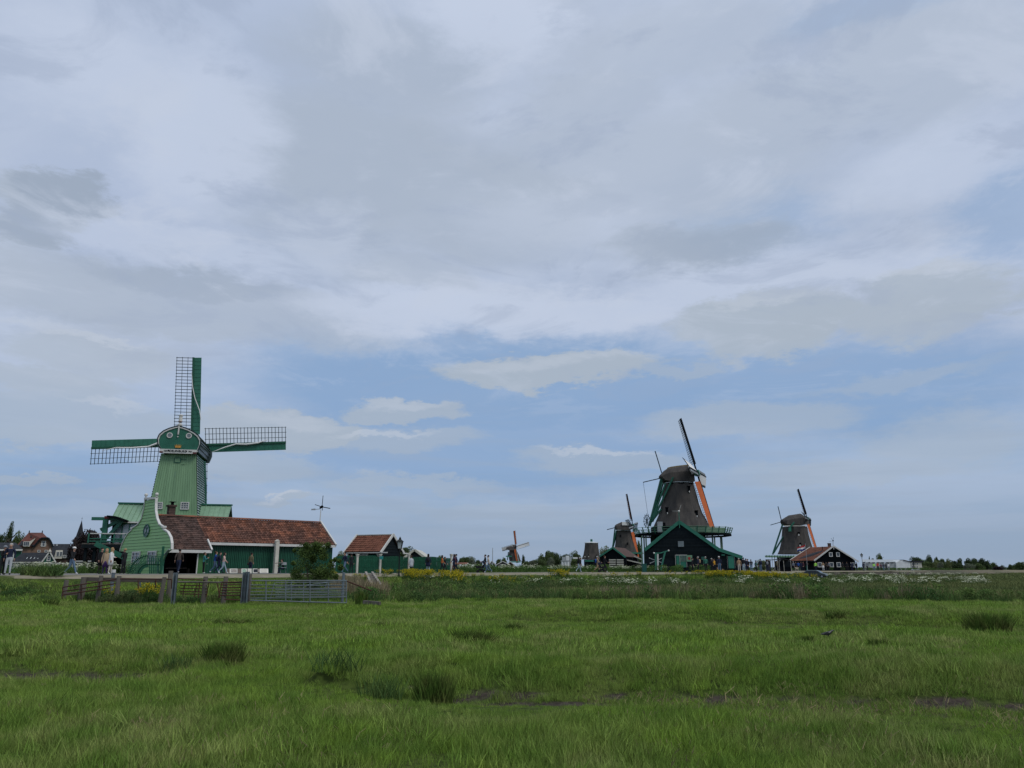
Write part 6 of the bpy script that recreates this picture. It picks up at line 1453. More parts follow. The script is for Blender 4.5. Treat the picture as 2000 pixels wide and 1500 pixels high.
# parked cars
def car(px, D, z, deg, L_, body, label, name='parked_car'):
    w = P(px, 1110, D); e = empty(name, (w.x, D, z), math.radians(deg), label, 'car')
    s_ = L_ / 4.2; o = MB()
    side = [(-2.08, .35), (-2.05, .85), (-1.95, 1.0), (-1.55, 1.42), (-1.3, 1.5), (.35, 1.48), (.65, 1.38), (1.2, 1.0), (1.85, .85), (2.08, .65), (2.1, .35)]
    o.prism([(x * s_, z_ * s_) for x, z_ in side], -.84 * s_, .84 * s_)
    ob = o.build('body', body, e); m = ob.modifiers.new('bevel', 'BEVEL'); m.width = .09 * s_; m.segments = 2
    gl_ = [[(-1.7, 1.02), (-1.42, 1.38), (-.62, 1.40), (-.62, 1.02)], [(-.54, 1.02), (-.54, 1.40), (.33, 1.38), (.30, 1.02)], [(.38, 1.02), (.42, 1.36), (.58, 1.32), (1.0, 1.02)]]
    for q in gl_:
        for sy in (-1, 1):
            o = MB(); o.prism([(x * s_, z_ * s_) for x, z_ in q], sy * .835 * s_, sy * .85 * s_); o.build('window', 'glass', e)
    for x0, z0, x1, z1 in ((-1.62, 1.38, -1.96, 1.02), (.68, 1.37, 1.17, 1.02)):
        o = MB(); off = .02 if x0 > 0 else -.02; o.slab([((x0 + off) * s_, -.68 * s_, (z0 + .015) * s_), ((x1 + off) * s_, -.74 * s_, z1 * s_), ((x1 + off) * s_, .74 * s_, z1 * s_), ((x0 + off) * s_, .68 * s_, (z0 + .015) * s_)], .02); o.build('windscreen', 'glass', e)
    for x in (-1.3, 1.32):
        for sy in (-1, 1):
            o = MB(); o.lathe([(.2, -.1), (.31, -.1), (.32, .1), (.2, .1)], n=16); wme = o.mesh('wheel', 'tyre'); wo = child('wheel', wme, e, (x * s_, sy * .78 * s_, .32 * s_), (math.pi / 2, 0, 0), (s_, s_, s_))
            o = MB(); o.lathe([(.2, -.09), (.2, .11), (.05, .12)], n=12); child('rim', o.mesh('rim', 'grey_metal'), wo, (0, 0, 0))
    for sy in (-1, 1):
        o = MB(); o.box((-2.02 * s_, sy * .7 * s_, .88 * s_), (.12, .2, .26)); o.build('tail_lamp', 'tail_lamp', e)
        o = MB(); o.box((2.03 * s_, sy * .62 * s_, .68 * s_), (.1, .34, .14)); o.build('headlight', 'lamp_glass', e)
    return e
car(1592, 146, .03, -35, 4.0, 'car_grey', 'grey-green hatchback parked below the dike before the workshop')
car(1791, 270, .1, 6, 4.3, 'car_white', 'white car on the far right beyond the white flowers')

# ================================================================== people
for nm, c in dict(skin=(.42, .25, .18), skin_dark=(.20, .11, .075), hair_dark=(.015, .012, .010), hair_brown=(.06, .035, .02), hair_blond=(.33, .22, .11), hair_grey=(.35, .34, .32),
                  cl_black=(.010, .011, .014), cl_navy=(.012, .018, .045), cl_beige=(.38, .29, .19), cl_white=(.70, .70, .69), cl_cream=(.48, .43, .36), cl_purple=(.06, .025, .12), cl_brown=(.055, .042, .035),
                  cl_denim=(.10, .16, .24), cl_light_denim=(.30, .38, .44), cl_teal=(.04, .20, .20), cl_blue=(.02, .08, .30), cl_pink=(.62, .42, .36), cl_coral=(.70, .22, .20), cl_olive=(.13, .12, .065), cl_orange=(.45, .13, .035),
                  cl_wine=(.10, .03, .045), cl_grey=(.22, .24, .27), cl_lgrey=(.42, .45, .48), cl_yellow=(.65, .33, .03), cl_tan=(.36, .24, .14), cl_lime=(.40, .80, .12), cl_red=(.50, .06, .04), cl_green=(.03, .14, .10), shoe=(.02, .02, .02), shoe_white=(.65, .65, .65)).items():
    mat(nm, c, .85, .15, 4)
def hand_mesh(mb, w, d, s):
    """palm with five fingers of different length, slightly curled; d is the pointing direction"""
    d = Vector(d).normalized(); side = Vector((1, 0, 0)) if abs(d.x) < .7 else Vector((0, 0, 1)); side = (side - d * side.dot(d)).normalized(); nn = d.cross(side)
    w = Vector(w); pe = w + d * .085
    mb.beam(w - d * .02, pe, .075, .032, up=nn)
    for k, ln in enumerate((.062, .074, .070, .055)):
        b_ = pe + side * ((k - 1.5) * .019); m_ = b_ + d * ln * .55; e_ = m_ + (d * .75 + nn * s * .55) * ln * .5
        mb.tube(b_, m_, .0095, .009, 5); mb.tube(m_, e_, .009, .007, 5)
    b_ = w + d * .03 + side * .035; m_ = b_ + (d * .7 + side * .7) * .035; mb.tube(b_, m_, .011, .010, 5); mb.tube(m_, m_ + d * .03, .010, .008, 5)
POSES = {
 # hip pitch etc are written out as joint positions: x forward, y left, z up, for a height of 1.72
 'stand': dict(kl=(.02, .10, .49), al=(0, .11, .09), kr=(.03, -.10, .49), ar=(-.02, -.12, .09), el=(-.03, .25, 1.13), wl=(.03, .25, .89), er=(-.03, -.25, 1.13), wr=(.03, -.25, .89)),
 'walk': dict(kl=(.16, .08, .51), al=(.30, .09, .10), kr=(-.05, -.08, .50), ar=(-.36, -.09, .17), el=(-.12, .24, 1.15), wl=(-.10, .25, .93), er=(.10, -.24, 1.15), wr=(.26, -.22, .97)),
 'phone': dict(kl=(.02, .09, .49), al=(0, .10, .09), kr=(.04, -.10, .49), ar=(.03, -.12, .09), el=(.08, .22, 1.16), wl=(.27, .08, 1.27), er=(.06, -.22, 1.15), wr=(.26, -.06, 1.25)),
 'fold': dict(kl=(.03, .10, .49), al=(.05, .12, .09), kr=(-.02, -.09, .49), ar=(-.05, -.11, .09), el=(.05, .24, 1.14), wl=(.24, .03, 1.10), er=(.02, -.25, 1.13), wr=(.05, -.24, .9)),
 'push': dict(kl=(.20, .08, .52), al=(.22, .09, .10), kr=(-.04, -.08, .50), ar=(-.40, -.09, .20), el=(.14, .22, 1.12), wl=(.38, .2, 1.05), er=(.14, -.22, 1.12), wr=(.38, -.2, 1.05)),
 'sit': dict(kl=(.44, .12, .50), al=(.46, .13, .09), kr=(.40, -.12, .48), ar=(.36, -.14, .09), el=(.12, .22, .80), wl=(.34, .08, .72), er=(.12, -.22, .80), wr=(.34, -.06, .70), drop=-.42, lean=.12),
}
PROTO = {}
def person_mesh(pose, fem, shorts=False):
    key = (pose, fem, shorts)
    if key in PROTO: return PROTO[key]
    p = POSES[pose]; dz = p.get('drop', 0); ln = p.get('lean', .02); q = .92 if fem else 1.0; sh = .165 if fem else .19
    V, E, Rr, Tg = [], [], [], []
    def v(co, r, tg, par=None):
        V.append(co); Rr.append(r if isinstance(r, tuple) else (r, r)); Tg.append(tg)
        if par is not None: E.append((par, len(V) - 1))
        return len(V) - 1
    pel = v((0, 0, .94 + dz), (.15 * q + (.01 if fem else 0), .11), 'leg')
    sp = v((ln * .4, 0, 1.10 + dz), (.135 * q, .10), 'top', pel); chs = v((ln, 0, 1.30 + dz), (.165 * q, .115), 'top', sp); nb_ = v((ln * 1.2, 0, 1.43 + dz), (.10, .085), 'top', chs)
    nk = v((ln * 1.5 + .01, 0, 1.485 + dz), .055, 'skin', nb_); hb2 = v((ln * 1.6 + .02, 0, 1.55 + dz), (.068, .078), 'skin', nk); hm = v((ln * 1.6 + .022, 0, 1.625 + dz), (.078, .095), 'skin', hb2); v((ln * 1.6 + .015, 0, 1.685 + dz), (.062, .075), 'skin', hm)
    v((ln * 1.6 + .115, 0, 1.595 + dz), .016, 'skin', hm)      # nose
    for s_, k in ((1, 'l'), (-1, 'r')):
        h = v((0, s_ * .09, .87 + dz), (.095, .10), 'leg', pel); kn = v(p['k' + k], .066 * q, 'leg' if not shorts else 'skin', h); an = v(p['a' + k], .046 * q, 'leg' if not shorts else 'skin', kn)
        a_ = p['a' + k]; v((a_[0] + .13, a_[1] + s_ * .02, max(a_[2] - .05, .035)), .042, 'shoe', an)
        s0 = v((ln, s_ * sh, 1.385 + dz), .072 * q, 'top', nb_); e_ = v(tuple(np.array(p['e' + k]) + (ln, 0, 0)), .050 * q, 'top', s0); v(tuple(np.array(p['w' + k]) + (ln, 0, 0)), .032, 'top', e_)
    me = bpy.data.meshes.new('person_skel'); me.from_pydata(V, E, []); ob = bpy.data.objects.new('skel', me); COL.objects.link(ob)
    ob.modifiers.new('skin', 'SKIN')
    for i, sv in enumerate(me.skin_vertices[0].data): sv.radius = Rr[i]; sv.use_root = (i == 0)
    m = ob.modifiers.new('sub', 'SUBSURF'); m.levels = 1; m.render_levels = 1
    dg = bpy.context.evaluated_depsgraph_get(); ev = bpy.data.meshes.new_from_object(ob.evaluated_get(dg)); bpy.data.objects.remove(ob)
    co = np.empty(len(ev.vertices) * 3); ev.vertices.foreach_get('co', co); co = co.reshape(-1, 3)
    Vn = np.array(V); seg = [(Vn[a_], Vn[b_], Tg[b_]) for a_, b_ in E]
    SL = {'top': 0, 'leg': 1, 'skin': 2, 'shoe': 3}
    mi = []
    for f in ev.polygons:
        c = co[list(f.vertices)].mean(0); bd_, bt = 9, 'top'
        for a_, b_, tg in seg:
            d = b_ - a_; t_ = np.clip(np.dot(c - a_, d) / np.dot(d, d), 0, 1); ds = np.linalg.norm(c - a_ - t_ * d)
            if ds < bd_: bd_, bt = ds, tg
        if bt == 'leg' and c[2] > .98 + dz: bt = 'top'
        if bt == 'top' and c[2] < .93 + dz and abs(c[1]) < .17 and pose != 'sit': bt = 'leg'
        if bt in ('leg', 'skin') and c[2] < .075: bt = 'shoe'
        mi.append(SL[bt])
    vs = [tuple(c) for c in co]; fs = [tuple(f.vertices) for f in ev.polygons]
    hm_ = MB()
    for s_, k in ((1, 'l'), (-1, 'r')):
        w = np.array(p['w' + k]) + (ln, 0, 0); e_ = np.array(p['e' + k]) + (ln, 0, 0); hand_mesh(hm_, w, w - e_, s_)
    for ex in (-1, 1):                              # eyes and ears
        hm_.lathe([(.004, -.008), (.011, 0), (.004, .008)], (ln * 1.6 + .098, ex * .03, 1.622 + dz), n=6); hm_.box((ln * 1.6 + .02, ex * .082, 1.615 + dz), (.035, .016, .055))
    n0 = len(vs); vs += hm_.v; fs += [tuple(i + n0 for i in f) for f in hm_.f]; mi += [2] * len(hm_.f)
    out = bpy.data.meshes.new('person'); out.from_pydata(vs, [], fs)
    for _ in range(4): out.materials.append(M('cl_black'))
    out.polygons.foreach_set('material_index', mi); out.shade_smooth(); out.update()
    PROTO[key] = out; return out
def prof_mesh(name, prof, n=12, sx=1.0, sy=1.0):
    if name in PROTO: return PROTO[name]
    o = MB(); o.smooth = True; o.lathe(prof, n=n, sx=sx, sy=sy); me = o.mesh(name.split('.')[0], 'cl_black'); me.materials[0] = M('cl_black'); PROTO[name] = me; return me
def setm(o, k, m):
    o.material_slots[k].link = 'OBJECT'; o.material_slots[k].material = M(m)
def person(px, D, hpx, face, pose, top, leg, hair='hair_dark', label='', fem=False, long_hair=False, coat=None, cap=None, pack=None, skin='skin', shoe='shoe', z=None, group=None, shorts=False, skirt=None, bag=None, hood=None):
    """face: degrees, 0 looks to the right of the picture, -90 towards the camera, 180 to the left, 90 away"""
    if z is not None: D = max(D, road_D(px, -1.3))
    w = P(px, 1110, D); zg = (G(w.x, D) + .015) if z is None else z
    s_ = (hpx / 1543 * D) / (1.72 + (0 if pose != 'sit' else -.42)); s_ = min(max(s_, .62), 1.12)
    o = bpy.data.objects.new('person', person_mesh(pose, fem, shorts)); COL.objects.link(o); o.location = (w.x, D, zg); o.rotation_euler = (0, 0, math.radians(face)); o.scale = (s_, s_, s_)
    tag(o, label, 'person', group or 'visitors walking and standing by the road')
    for k, m in enumerate((top, leg, skin, shoe)): setm(o, k, m)
    dz = POSES[pose].get('drop', 0); ln = POSES[pose].get('lean', .02) * 1.6
    def kid(name, me, loc, m, rot=(0, 0, 0), sc_=(1, 1, 1)):
        c = child(name, me, o, loc, rot, sc_); setm(c, 0, m); return c
    if long_hair: hm = prof_mesh('hair.long', [(.085, -.36), (.10, -.22), (.102, -.08), (.104, .03), (.092, .09), (.05, .125), (.01, .13)], 12, 1.0, 1.0)
    else: hm = prof_mesh('hair.short', [(.088, -.03), (.103, .02), (.098, .07), (.06, .112), (.01, .12)], 12, 1.0, .92)
    kid('hair', hm, (ln - .022, 0, 1.635 + dz), hair, (0, -.12 if not long_hair else -.05, 0))
    if cap: kid('cap', prof_mesh('cap.a', [(.112, .0), (.112, .05), (.08, .1), (.01, .12)], 12), (ln + .01, 0, 1.66 + dz), cap); kid('cap_peak', prof_mesh('peak.a', [(.07, 0), (.07, .015)], 8), (ln + .1, 0, 1.665 + dz), cap)
    if hood: kid('hood', prof_mesh('hood.a', [(.06, -.16), (.115, -.06), (.118, .04), (.09, .1), (.02, .13)], 12), (ln - .03, 0, 1.63 + dz), hood)
    if coat: kid('coat', prof_mesh('coat.a', [(.20, .62), (.185, .85), (.158, 1.08), (.168, 1.25), (.150, 1.38), (.08, 1.46)], 14, .78, 1.12), (0, 0, dz), coat)
    if skirt: kid('skirt', prof_mesh('skirt.a', [(.22, .50), (.18, .8), (.15, 1.0)], 14, .85, 1.0), (0, 0, dz), skirt)
    if pack: kid('backpack', prof_mesh('pack.a', [(.08, -.22), (.135, -.18), (.14, .1), (.10, .2), (.03, .22)], 8, .75, 1.1), (ln - .20, 0, 1.22 + dz), pack)
    if bag: kid('bag', prof_mesh('bag.a', [(.05, -.12), (.12, -.11), (.11, .08), (.04, .1)], 8, .6, 1.2), (0, .27, .82 + dz), bag)
    return o
Pn = person
# left side
Pn(3.5, 43.6, 55, -20, 'phone', 'cl_black', 'cl_black', 'hair_grey', 'person in black with raised hands at the very left edge', fem=True, z=PZ + .015, cap='cl_grey')
Pn(15.5, 43, 60, -60, 'stand', 'cl_navy', 'cl_lgrey', 'hair_grey', 'person in navy jacket and pale grey trousers, second from the left edge', z=PZ + .015)
Pn(139, 49.5, 51.5, -5, 'walk', 'cl_black', 'cl_denim', 'hair_dark', 'person in black with white cap and jeans striding alone', z=PZ + .015, cap='cl_white', shoe='shoe_white')
Pn(194.5, 53, 50, -10, 'stand', 'cl_black', 'cl_brown', 'hair_dark', 'person in a long black coat at the left of the group of three', z=PZ + .015, coat='cl_black')
Pn(205, 52.5, 48, -70, 'stand', 'cl_beige', 'cl_purple', 'hair_blond', 'blond person in a beige coat over a purple skirt', fem=True, long_hair=True, coat='cl_beige', skirt='cl_purple', z=PZ + .015)
Pn(215, 52, 50, 10, 'fold', 'cl_white', 'cl_cream', 'hair_blond', 'blond person in a white coat and cream trousers', fem=True, long_hair=True, coat='cl_white', z=PZ + .015, shoe='shoe_white')
Pn(241, 55, 48, 170, 'fold', 'cl_black', 'cl_black', 'hair_blond', 'blond person in a black hooded top with white print facing left', z=PZ + .015)
Pn(348, 56, 47, 100, 'walk', 'cl_brown', 'cl_navy', 'hair_dark', 'person in a dark brown jacket before the open porch', z=PZ + .015, shoe='shoe_white')
Pn(397, 60, 40, 30, 'phone', 'cl_teal', 'cl_black', 'hair_brown', 'person in a teal jacket standing by the green panel', fem=True, z=PZ + .015, shoe='shoe_white')
Pn(419, 60, 42, 20, 'walk', 'cl_blue', 'cl_denim', 'hair_brown', 'person in a bright blue jacket and jeans walking right', z=PZ + .015, shoe='shoe_white')
Pn(427, 59.5, 41, 15, 'walk', 'cl_navy', 'cl_navy', 'hair_dark', 'person in navy with a dark backpack between two walkers', z=PZ + .015, pack='cl_navy')
Pn(436, 59, 40, 10, 'walk', 'cl_pink', 'cl_light_denim', 'hair_dark', 'dark-haired person in a pale pink top and light jeans', fem=True, long_hair=True, z=PZ + .015, shoe='shoe_white')
Pn(489, 63, 39, 60, 'stand', 'cl_olive', 'cl_navy', 'hair_dark', 'person in an olive jacket with a shoulder bag looking at the pictures', z=PZ + .015, bag='cl_brown')
Pn(554, 62, 27, 205, 'sit', 'cl_black', 'cl_navy', 'hair_dark', 'artist in black sitting on a folding chair with a drawing board', z=PZ + .015)
Pn(673.5, 62, 40, -140, 'walk', 'cl_navy', 'cl_denim', 'hair_dark', 'person in a dark jacket and jeans beside the bush', z=PZ + .015)
Pn(686, 66, 37, 120, 'stand', 'cl_black', 'cl_black', 'hair_dark', 'person in black half hidden right of the bush', z=PZ + .015)
Pn(803, 66, 33, 120, 'stand', 'cl_lgrey', 'cl_black', 'hair_brown', 'person in a light grey coat behind the yellow flowers', fem=True, coat='cl_lgrey', z=PZ + .015)
Pn(836, 66, 36, 90, 'stand', 'cl_navy', 'cl_light_denim', 'hair_dark', 'person in a long dark coat with a backpack by the fence', fem=True, long_hair=True, pack='cl_black', coat='cl_navy', z=PZ + .015)
Pn(863, 73, 33, 0, 'walk', 'cl_orange', 'cl_black', 'hair_dark', 'long-haired person in an orange top walking right', fem=True, long_hair=True, z=PZ + .015)
Pn(868.5, 75, 30, 0, 'walk', 'cl_black', 'cl_black', 'hair_dark', 'person in black beside the one in orange', z=PZ + .015)
Pn(887, 74, 35, 200, 'walk', 'cl_wine', 'cl_wine', 'hair_dark', 'person in a wine-red coat by the last white pillar', fem=True, long_hair=True, coat='cl_navy', z=PZ + .015, shoe='shoe_white')
Pn(891, 76, 35, 185, 'walk', 'cl_navy', 'cl_navy', 'hair_dark', 'person in navy behind the wine-red coat', z=PZ + .015)
Pn(948, 77, 34, 185, 'push', 'cl_black', 'cl_denim', 'hair_dark', 'taller dark-clothed person pushing a pram', z=PZ + .015)
Pn(954, 76, 33, 180, 'walk', 'cl_cream', 'cl_denim', 'hair_dark', 'person in a cream top walking beside the pram', fem=True, z=PZ + .015, shoe='shoe_white')
# right side
Pn(1130, 92, 28, 10, 'walk', 'cl_black', 'cl_light_denim', 'hair_dark', 'person in a black jacket and pale jeans near the mill stump', fem=True, long_hair=True, shoe='shoe_white', z=PZ + .015)
Pn(1134, 93, 27, -20, 'stand', 'cl_black', 'cl_light_denim', 'hair_dark', 'person in black close beside the pale jeans', z=PZ + .015, shoe='shoe_white')
Pn(1167, 90, 30, 0, 'push', 'cl_beige', 'cl_tan', 'hair_grey', 'person in beige with a blue backpack', pack='cl_blue', z=PZ + .015)
Pn(1181, 89, 31, 10, 'push', 'cl_black', 'cl_black', 'hair_brown', 'person in black behind the dark pram', z=PZ + .015, shoe='shoe_white')
RP = [
 (1352.5, 97, 26, 0, 'stand', 'cl_black', 'cl_black', 'hair_dark', 'slim person in black at the left of the crowd before the shed', {}),
 (1364.5, 95, 29, 170, 'stand', 'cl_navy', 'cl_black', 'hair_grey', 'person in navy with a pale bag, left of the small window', dict(pack='cl_tan')),
 (1379, 95, 29, 100, 'stand', 'cl_green', 'cl_black', 'hair_grey', 'grey-haired person in a dark green jacket', {}),
 (1390.5, 96, 26, 20, 'stand', 'cl_black', 'cl_black', 'hair_grey', 'person in black beside the yellow jacket', {}),
 (1396, 97, 25, 190, 'phone', 'cl_yellow', 'cl_black', 'hair_dark', 'person in a mustard yellow jacket', dict(fem=True)),
 (1405.5, 98, 29, 90, 'stand', 'cl_navy', 'cl_denim', 'hair_grey', 'person in navy with white hat and scarf', dict(cap='cl_white')),
 (1444, 98, 26, 90, 'stand', 'cl_tan', 'cl_cream', 'hair_grey', 'person in a tan jacket right of the green door', {}),
 (1453, 99, 27, 90, 'stand', 'cl_black', 'cl_light_denim', 'hair_dark', 'person in black with pale jeans right of the tan jacket', dict(shoe='shoe_white')),
 (1457.5, 102, 25, 20, 'stand', 'cl_navy', 'cl_navy', 'hair_dark', 'person in navy at the corner of the black shed', {}),
 (1461.5, 104, 24, 200, 'stand', 'cl_black', 'cl_black', 'hair_dark', 'dark figure just right of the shed corner', {}),
 (1467.5, 107, 23, 80, 'stand', 'cl_black', 'cl_denim', 'hair_dark', 'second dark figure right of the shed corner', {}),
 (1477, 112, 20, 0, 'stand', 'cl_green', 'cl_black', 'hair_dark', 'person in dark green standing alone', {}),
 (1476.5, 118, 21, 0, 'walk', 'cl_black', 'cl_black', 'hair_dark', 'dark walker behind the green jacket', {}),
 (1486, 108, 24, 100, 'stand', 'cl_navy', 'cl_denim', 'hair_dark', 'broad person in a blue-grey jacket before the willow', dict(pack='cl_navy')),
 (1499, 108, 23, 80, 'stand', 'cl_black', 'cl_navy', 'hair_dark', 'person with a grey backpack left of the pillar', dict(pack='cl_grey')),
 (1517.5, 122, 20, 10, 'stand', 'cl_olive', 'cl_black', 'hair_dark', 'person in olive in the open shelter', {}),
 (1528, 120, 24, 90, 'stand', 'cl_black', 'cl_black', 'hair_dark', 'tall figure in black by the shelter', {}),
 (1533, 124, 22, 180, 'stand', 'cl_green', 'cl_black', 'hair_brown', 'person in dark green by the shelter', {}),
 (1541, 118, 22, 95, 'stand', 'cl_coral', 'cl_pink', 'hair_blond', 'person in a coral pink coat and pale trousers', dict(fem=True, coat='cl_coral')),
 (1550, 122, 22, 20, 'stand', 'cl_grey', 'cl_black', 'hair_grey', 'person in grey right of the coral coat', {}),
 (1555.5, 124, 22, 200, 'stand', 'cl_navy', 'cl_black', 'hair_dark', 'person in navy beside the one in grey', {}),
 (1560, 122, 22, 90, 'stand', 'cl_blue', 'cl_navy', 'hair_dark', 'person in blue with a white collar', {}),
 (1565, 123, 22, 70, 'stand', 'cl_navy', 'cl_navy', 'hair_brown', 'person in navy under the flag', {}),
 (1570, 125, 21, 180, 'stand', 'cl_wine', 'cl_black', 'hair_dark', 'person in wine red near the car', {}),
 (1576, 128, 22, 20, 'phone', 'cl_black', 'cl_green', 'hair_dark', 'person in black behind the car roof, left', {}),
 (1593.5, 131, 21, -90, 'stand', 'cl_lime', 'cl_navy', 'hair_dark', 'person in a bright lime vest behind the car', {}),
 (1608, 127, 21, 60, 'stand', 'cl_tan', 'cl_white', 'hair_brown', 'person in tan top and white skirt', dict(fem=True, skirt='cl_white')),
 (1614, 129, 19, 30, 'walk', 'cl_brown', 'cl_black', 'hair_dark', 'person in brown walking right of the car', {}),
 (1620, 128, 19, 200, 'walk', 'cl_grey', 'cl_black', 'hair_brown', 'person in grey walking left past the windows', {}),
 (1646.5, 146, 17.5, 90, 'stand', 'cl_black', 'cl_black', 'hair_dark', 'dark figure before the second ground window', {}),
 (1655, 146, 17, 90, 'stand', 'cl_black', 'cl_black', 'hair_brown', 'dark figure between the ground windows', {}),
 (1664.5, 147, 16.5, 90, 'stand', 'cl_navy', 'cl_navy', 'hair_dark', 'navy figure before the last ground window', dict(coat='cl_navy')),
 (1673, 147, 18, 20, 'stand', 'cl_black', 'cl_navy', 'hair_dark', 'dark figure at the right corner of the workshop', {}),
 (1687, 150, 15.5, 90, 'stand', 'cl_navy', 'cl_navy', 'hair_dark', 'navy figure beside the distant lamp', {}),
 (1694, 152, 15.5, 60, 'walk', 'cl_grey', 'cl_black', 'hair_dark', 'grey figure right of the distant lamp', {}),
 (1707.5, 158, 15, 90, 'stand', 'cl_lime', 'cl_denim', 'hair_dark', 'person in a lime vest in the far group', {}),
 (1715, 160, 16, 90, 'stand', 'cl_red', 'cl_navy', 'hair_dark', 'person in a red jacket in the far group', {}),
 (1721, 161, 14, 90, 'stand', 'cl_wine', 'cl_black', 'hair_dark', 'person in wine red in the far group', {}),
 (1726, 162, 14, 90, 'stand', 'cl_navy', 'cl_denim', 'hair_dark', 'person in navy in the far group', {}),
 (1731, 163, 14, 90, 'stand', 'cl_black', 'cl_navy', 'hair_brown', 'person in black in the far group', {}),
 (1736, 165, 14, 90, 'stand', 'cl_white', 'cl_grey', 'hair_dark', 'person in white at the right end of the far group', {}),
]
for px_, D_, h_, fc, po, tp_, lg_, hr, lb, kw in RP: Pn(px_, D_, h_, fc, po, tp_, lg_, hr, lb, z=PZ + .015, **kw)
Pn(1401, 84, 26, -90, 'stand', 'cl_black', 'cl_black', 'hair_brown', 'brown-haired person in black and white top on the flowered slope', fem=True, long_hair=True, shorts=True, z=.25)
Pn(1411, 84, 24, -80, 'stand', 'cl_olive', 'cl_grey', 'hair_brown', 'person in olive and grey on the flowered slope', z=.2)
# drawing board of the artist
w = P(550, 1110, 62); e = empty('drawing_board', (w.x - .10, 61.6, PZ + .78), math.radians(10), 'drawing board on the knees of the seated artist', 'drawing board')
o = MB(); o.slab([(-.3, -.2, 0), (.3, -.2, .05), (.3, .2, .10), (-.3, .2, .05)], .02); o.build('board', 'plank_wood', e)
def pram(px, D, deg, label):
    w = P(px, 1110, D); e = empty('pram', (w.x, D, PZ + .015), math.radians(deg), label, 'pram')
    for dx in (-.32, .30):
        for dy in (-.22, .22):
            o = MB(); o.lathe([(.03, -.02), (.13, -.02), (.13, .02), (.03, .02)], n=12); child('wheel', o.mesh('wheel', 'tyre'), e, (dx, dy, .13), (math.pi / 2, 0, 0))
    o = MB()
    for dy in (-.22, .22): o.path([(.32, dy, .13), (-.55, dy, 1.05)], .018, 5); o.path([(-.32, dy, .13), (.15, dy, .5)], .018, 5)
    o.path([(-.55, -.22, 1.05), (-.55, .22, 1.05)], .02, 5); o.build('frame', 'iron', e)
    o = MB(); o.prism([(-.3, .45), (.4, .4), (.5, .65), (-.15, .62), (-.38, .95)], -.2, .2); o.build('seat', 'cl_black', e)
    o = MB(); o.prism([(.02, .98), (-.2, 1.12), (-.42, 1.02), (-.46, .8), (-.3, .8), (-.2, .92)], -.21, .21); o.build('hood', 'cl_navy', e)
    o = MB(); o.box((-.02, 0, .26), (.5, .36, .16)); o.build('basket', 'cl_black', e)
pram(939, 76.6, 180, 'black pram being pushed left past the far trees')
pram(1176, 88.4, 5, 'dark pram between the beige and the black walker')

# ================================================================== animals
def animal_mesh(V, E, R, m, name):
    me = bpy.data.meshes.new(name); me.from_pydata(V, E, []); ob = bpy.data.objects.new(name, me); COL.objects.link(ob); ob.modifiers.new('s', 'SKIN')
    for i, sv in enumerate(me.skin_vertices[0].data): sv.radius = R[i] if isinstance(R[i], tuple) else (R[i], R[i]); sv.use_root = (i == 0)
    mm_ = ob.modifiers.new('sub', 'SUBSURF'); mm_.levels = 1; mm_.render_levels = 1
    ev = bpy.data.meshes.new_from_object(ob.evaluated_get(bpy.context.evaluated_depsgraph_get())); bpy.data.objects.remove(ob); ev.materials.clear(); ev.materials.append(M(m)); ev.shade_smooth(); return ev
mat('crow_black', (.006, .006, .009), .45, .3, 5, spec=.6); mat('crow_white', (.55, .55, .55), .8, .2, 5); mat('dog_fur', (.50, .43, .33), .95, .3, 9)
cy_ = 18.2
crow = bpy.data.objects.new('crow', animal_mesh([(0, 0, .14), (.09, 0, .165), (.15, 0, .20), (.19, 0, .235), (.235, 0, .232), (-.10, 0, .13), (-.24, 0, .12), (.02, .035, .10), (.0, .035, .05), (.015, .035, .005), (.02, -.035, .10), (.03, -.035, .05), (.045, -.035, .005), (.285, 0, .222)],
    [(0, 1), (1, 2), (2, 3), (3, 4), (0, 5), (5, 6), (0, 7), (7, 8), (8, 9), (0, 10), (10, 11), (11, 12), (4, 13)], [(.065, .06), (.06, .06), .04, .038, .02, (.05, .045), (.035, .012), .02, .008, .006, .02, .008, .006, .006], 'crow_black', 'crow'))
COL.objects.link(crow); cxw = P(1617, 1255, cy_).x; crow.location = (cxw, cy_, G(cxw, cy_) + .06); crow.rotation_euler = (0, 0, math.radians(8)); crow.scale = (.66,) * 3
tag(crow, 'black crow walking in the short grass at the right', 'bird')
o = MB(); o.prism([(-.22, .115), (-.02, .20), (.06, .17), (-.02, .11)], -.066, -.058); o.prism([(-.22, .115), (-.02, .20), (.06, .17), (-.02, .11)], .058, .066); o.build('wing', 'crow_black', crow)
dD = road_D(1556, -1); w = P(1556, 1110, dD)
dog = bpy.data.objects.new('dog', animal_mesh([(0, 0, .55), (.28, 0, .56), (.42, 0, .68), (.52, 0, .80), (.66, 0, .76), (-.28, 0, .55), (-.42, 0, .62), (-.55, 0, .75), (.28, .09, .45), (.29, .09, .25), (.30, .09, .03), (.26, -.09, .45), (.25, -.09, .25), (.25, -.09, .03),
    (-.28, .09, .45), (-.22, .09, .30), (-.34, .09, .18), (-.31, .09, .03), (-.30, -.09, .45), (-.24, -.09, .30), (-.38, -.09, .18), (-.35, -.09, .03)],
    [(0, 1), (1, 2), (2, 3), (3, 4), (0, 5), (5, 6), (6, 7), (1, 8), (8, 9), (9, 10), (1, 11), (11, 12), (12, 13), (5, 14), (14, 15), (15, 16), (16, 17), (5, 18), (18, 19), (19, 20), (20, 21)],
    [(.13, .13), (.14, .15), .09, .09, .045, (.11, .12), .04, .025, .06, .04, .04, .06, .04, .04, .07, .05, .03, .035, .07, .05, .03, .035], 'dog_fur', 'dog'))
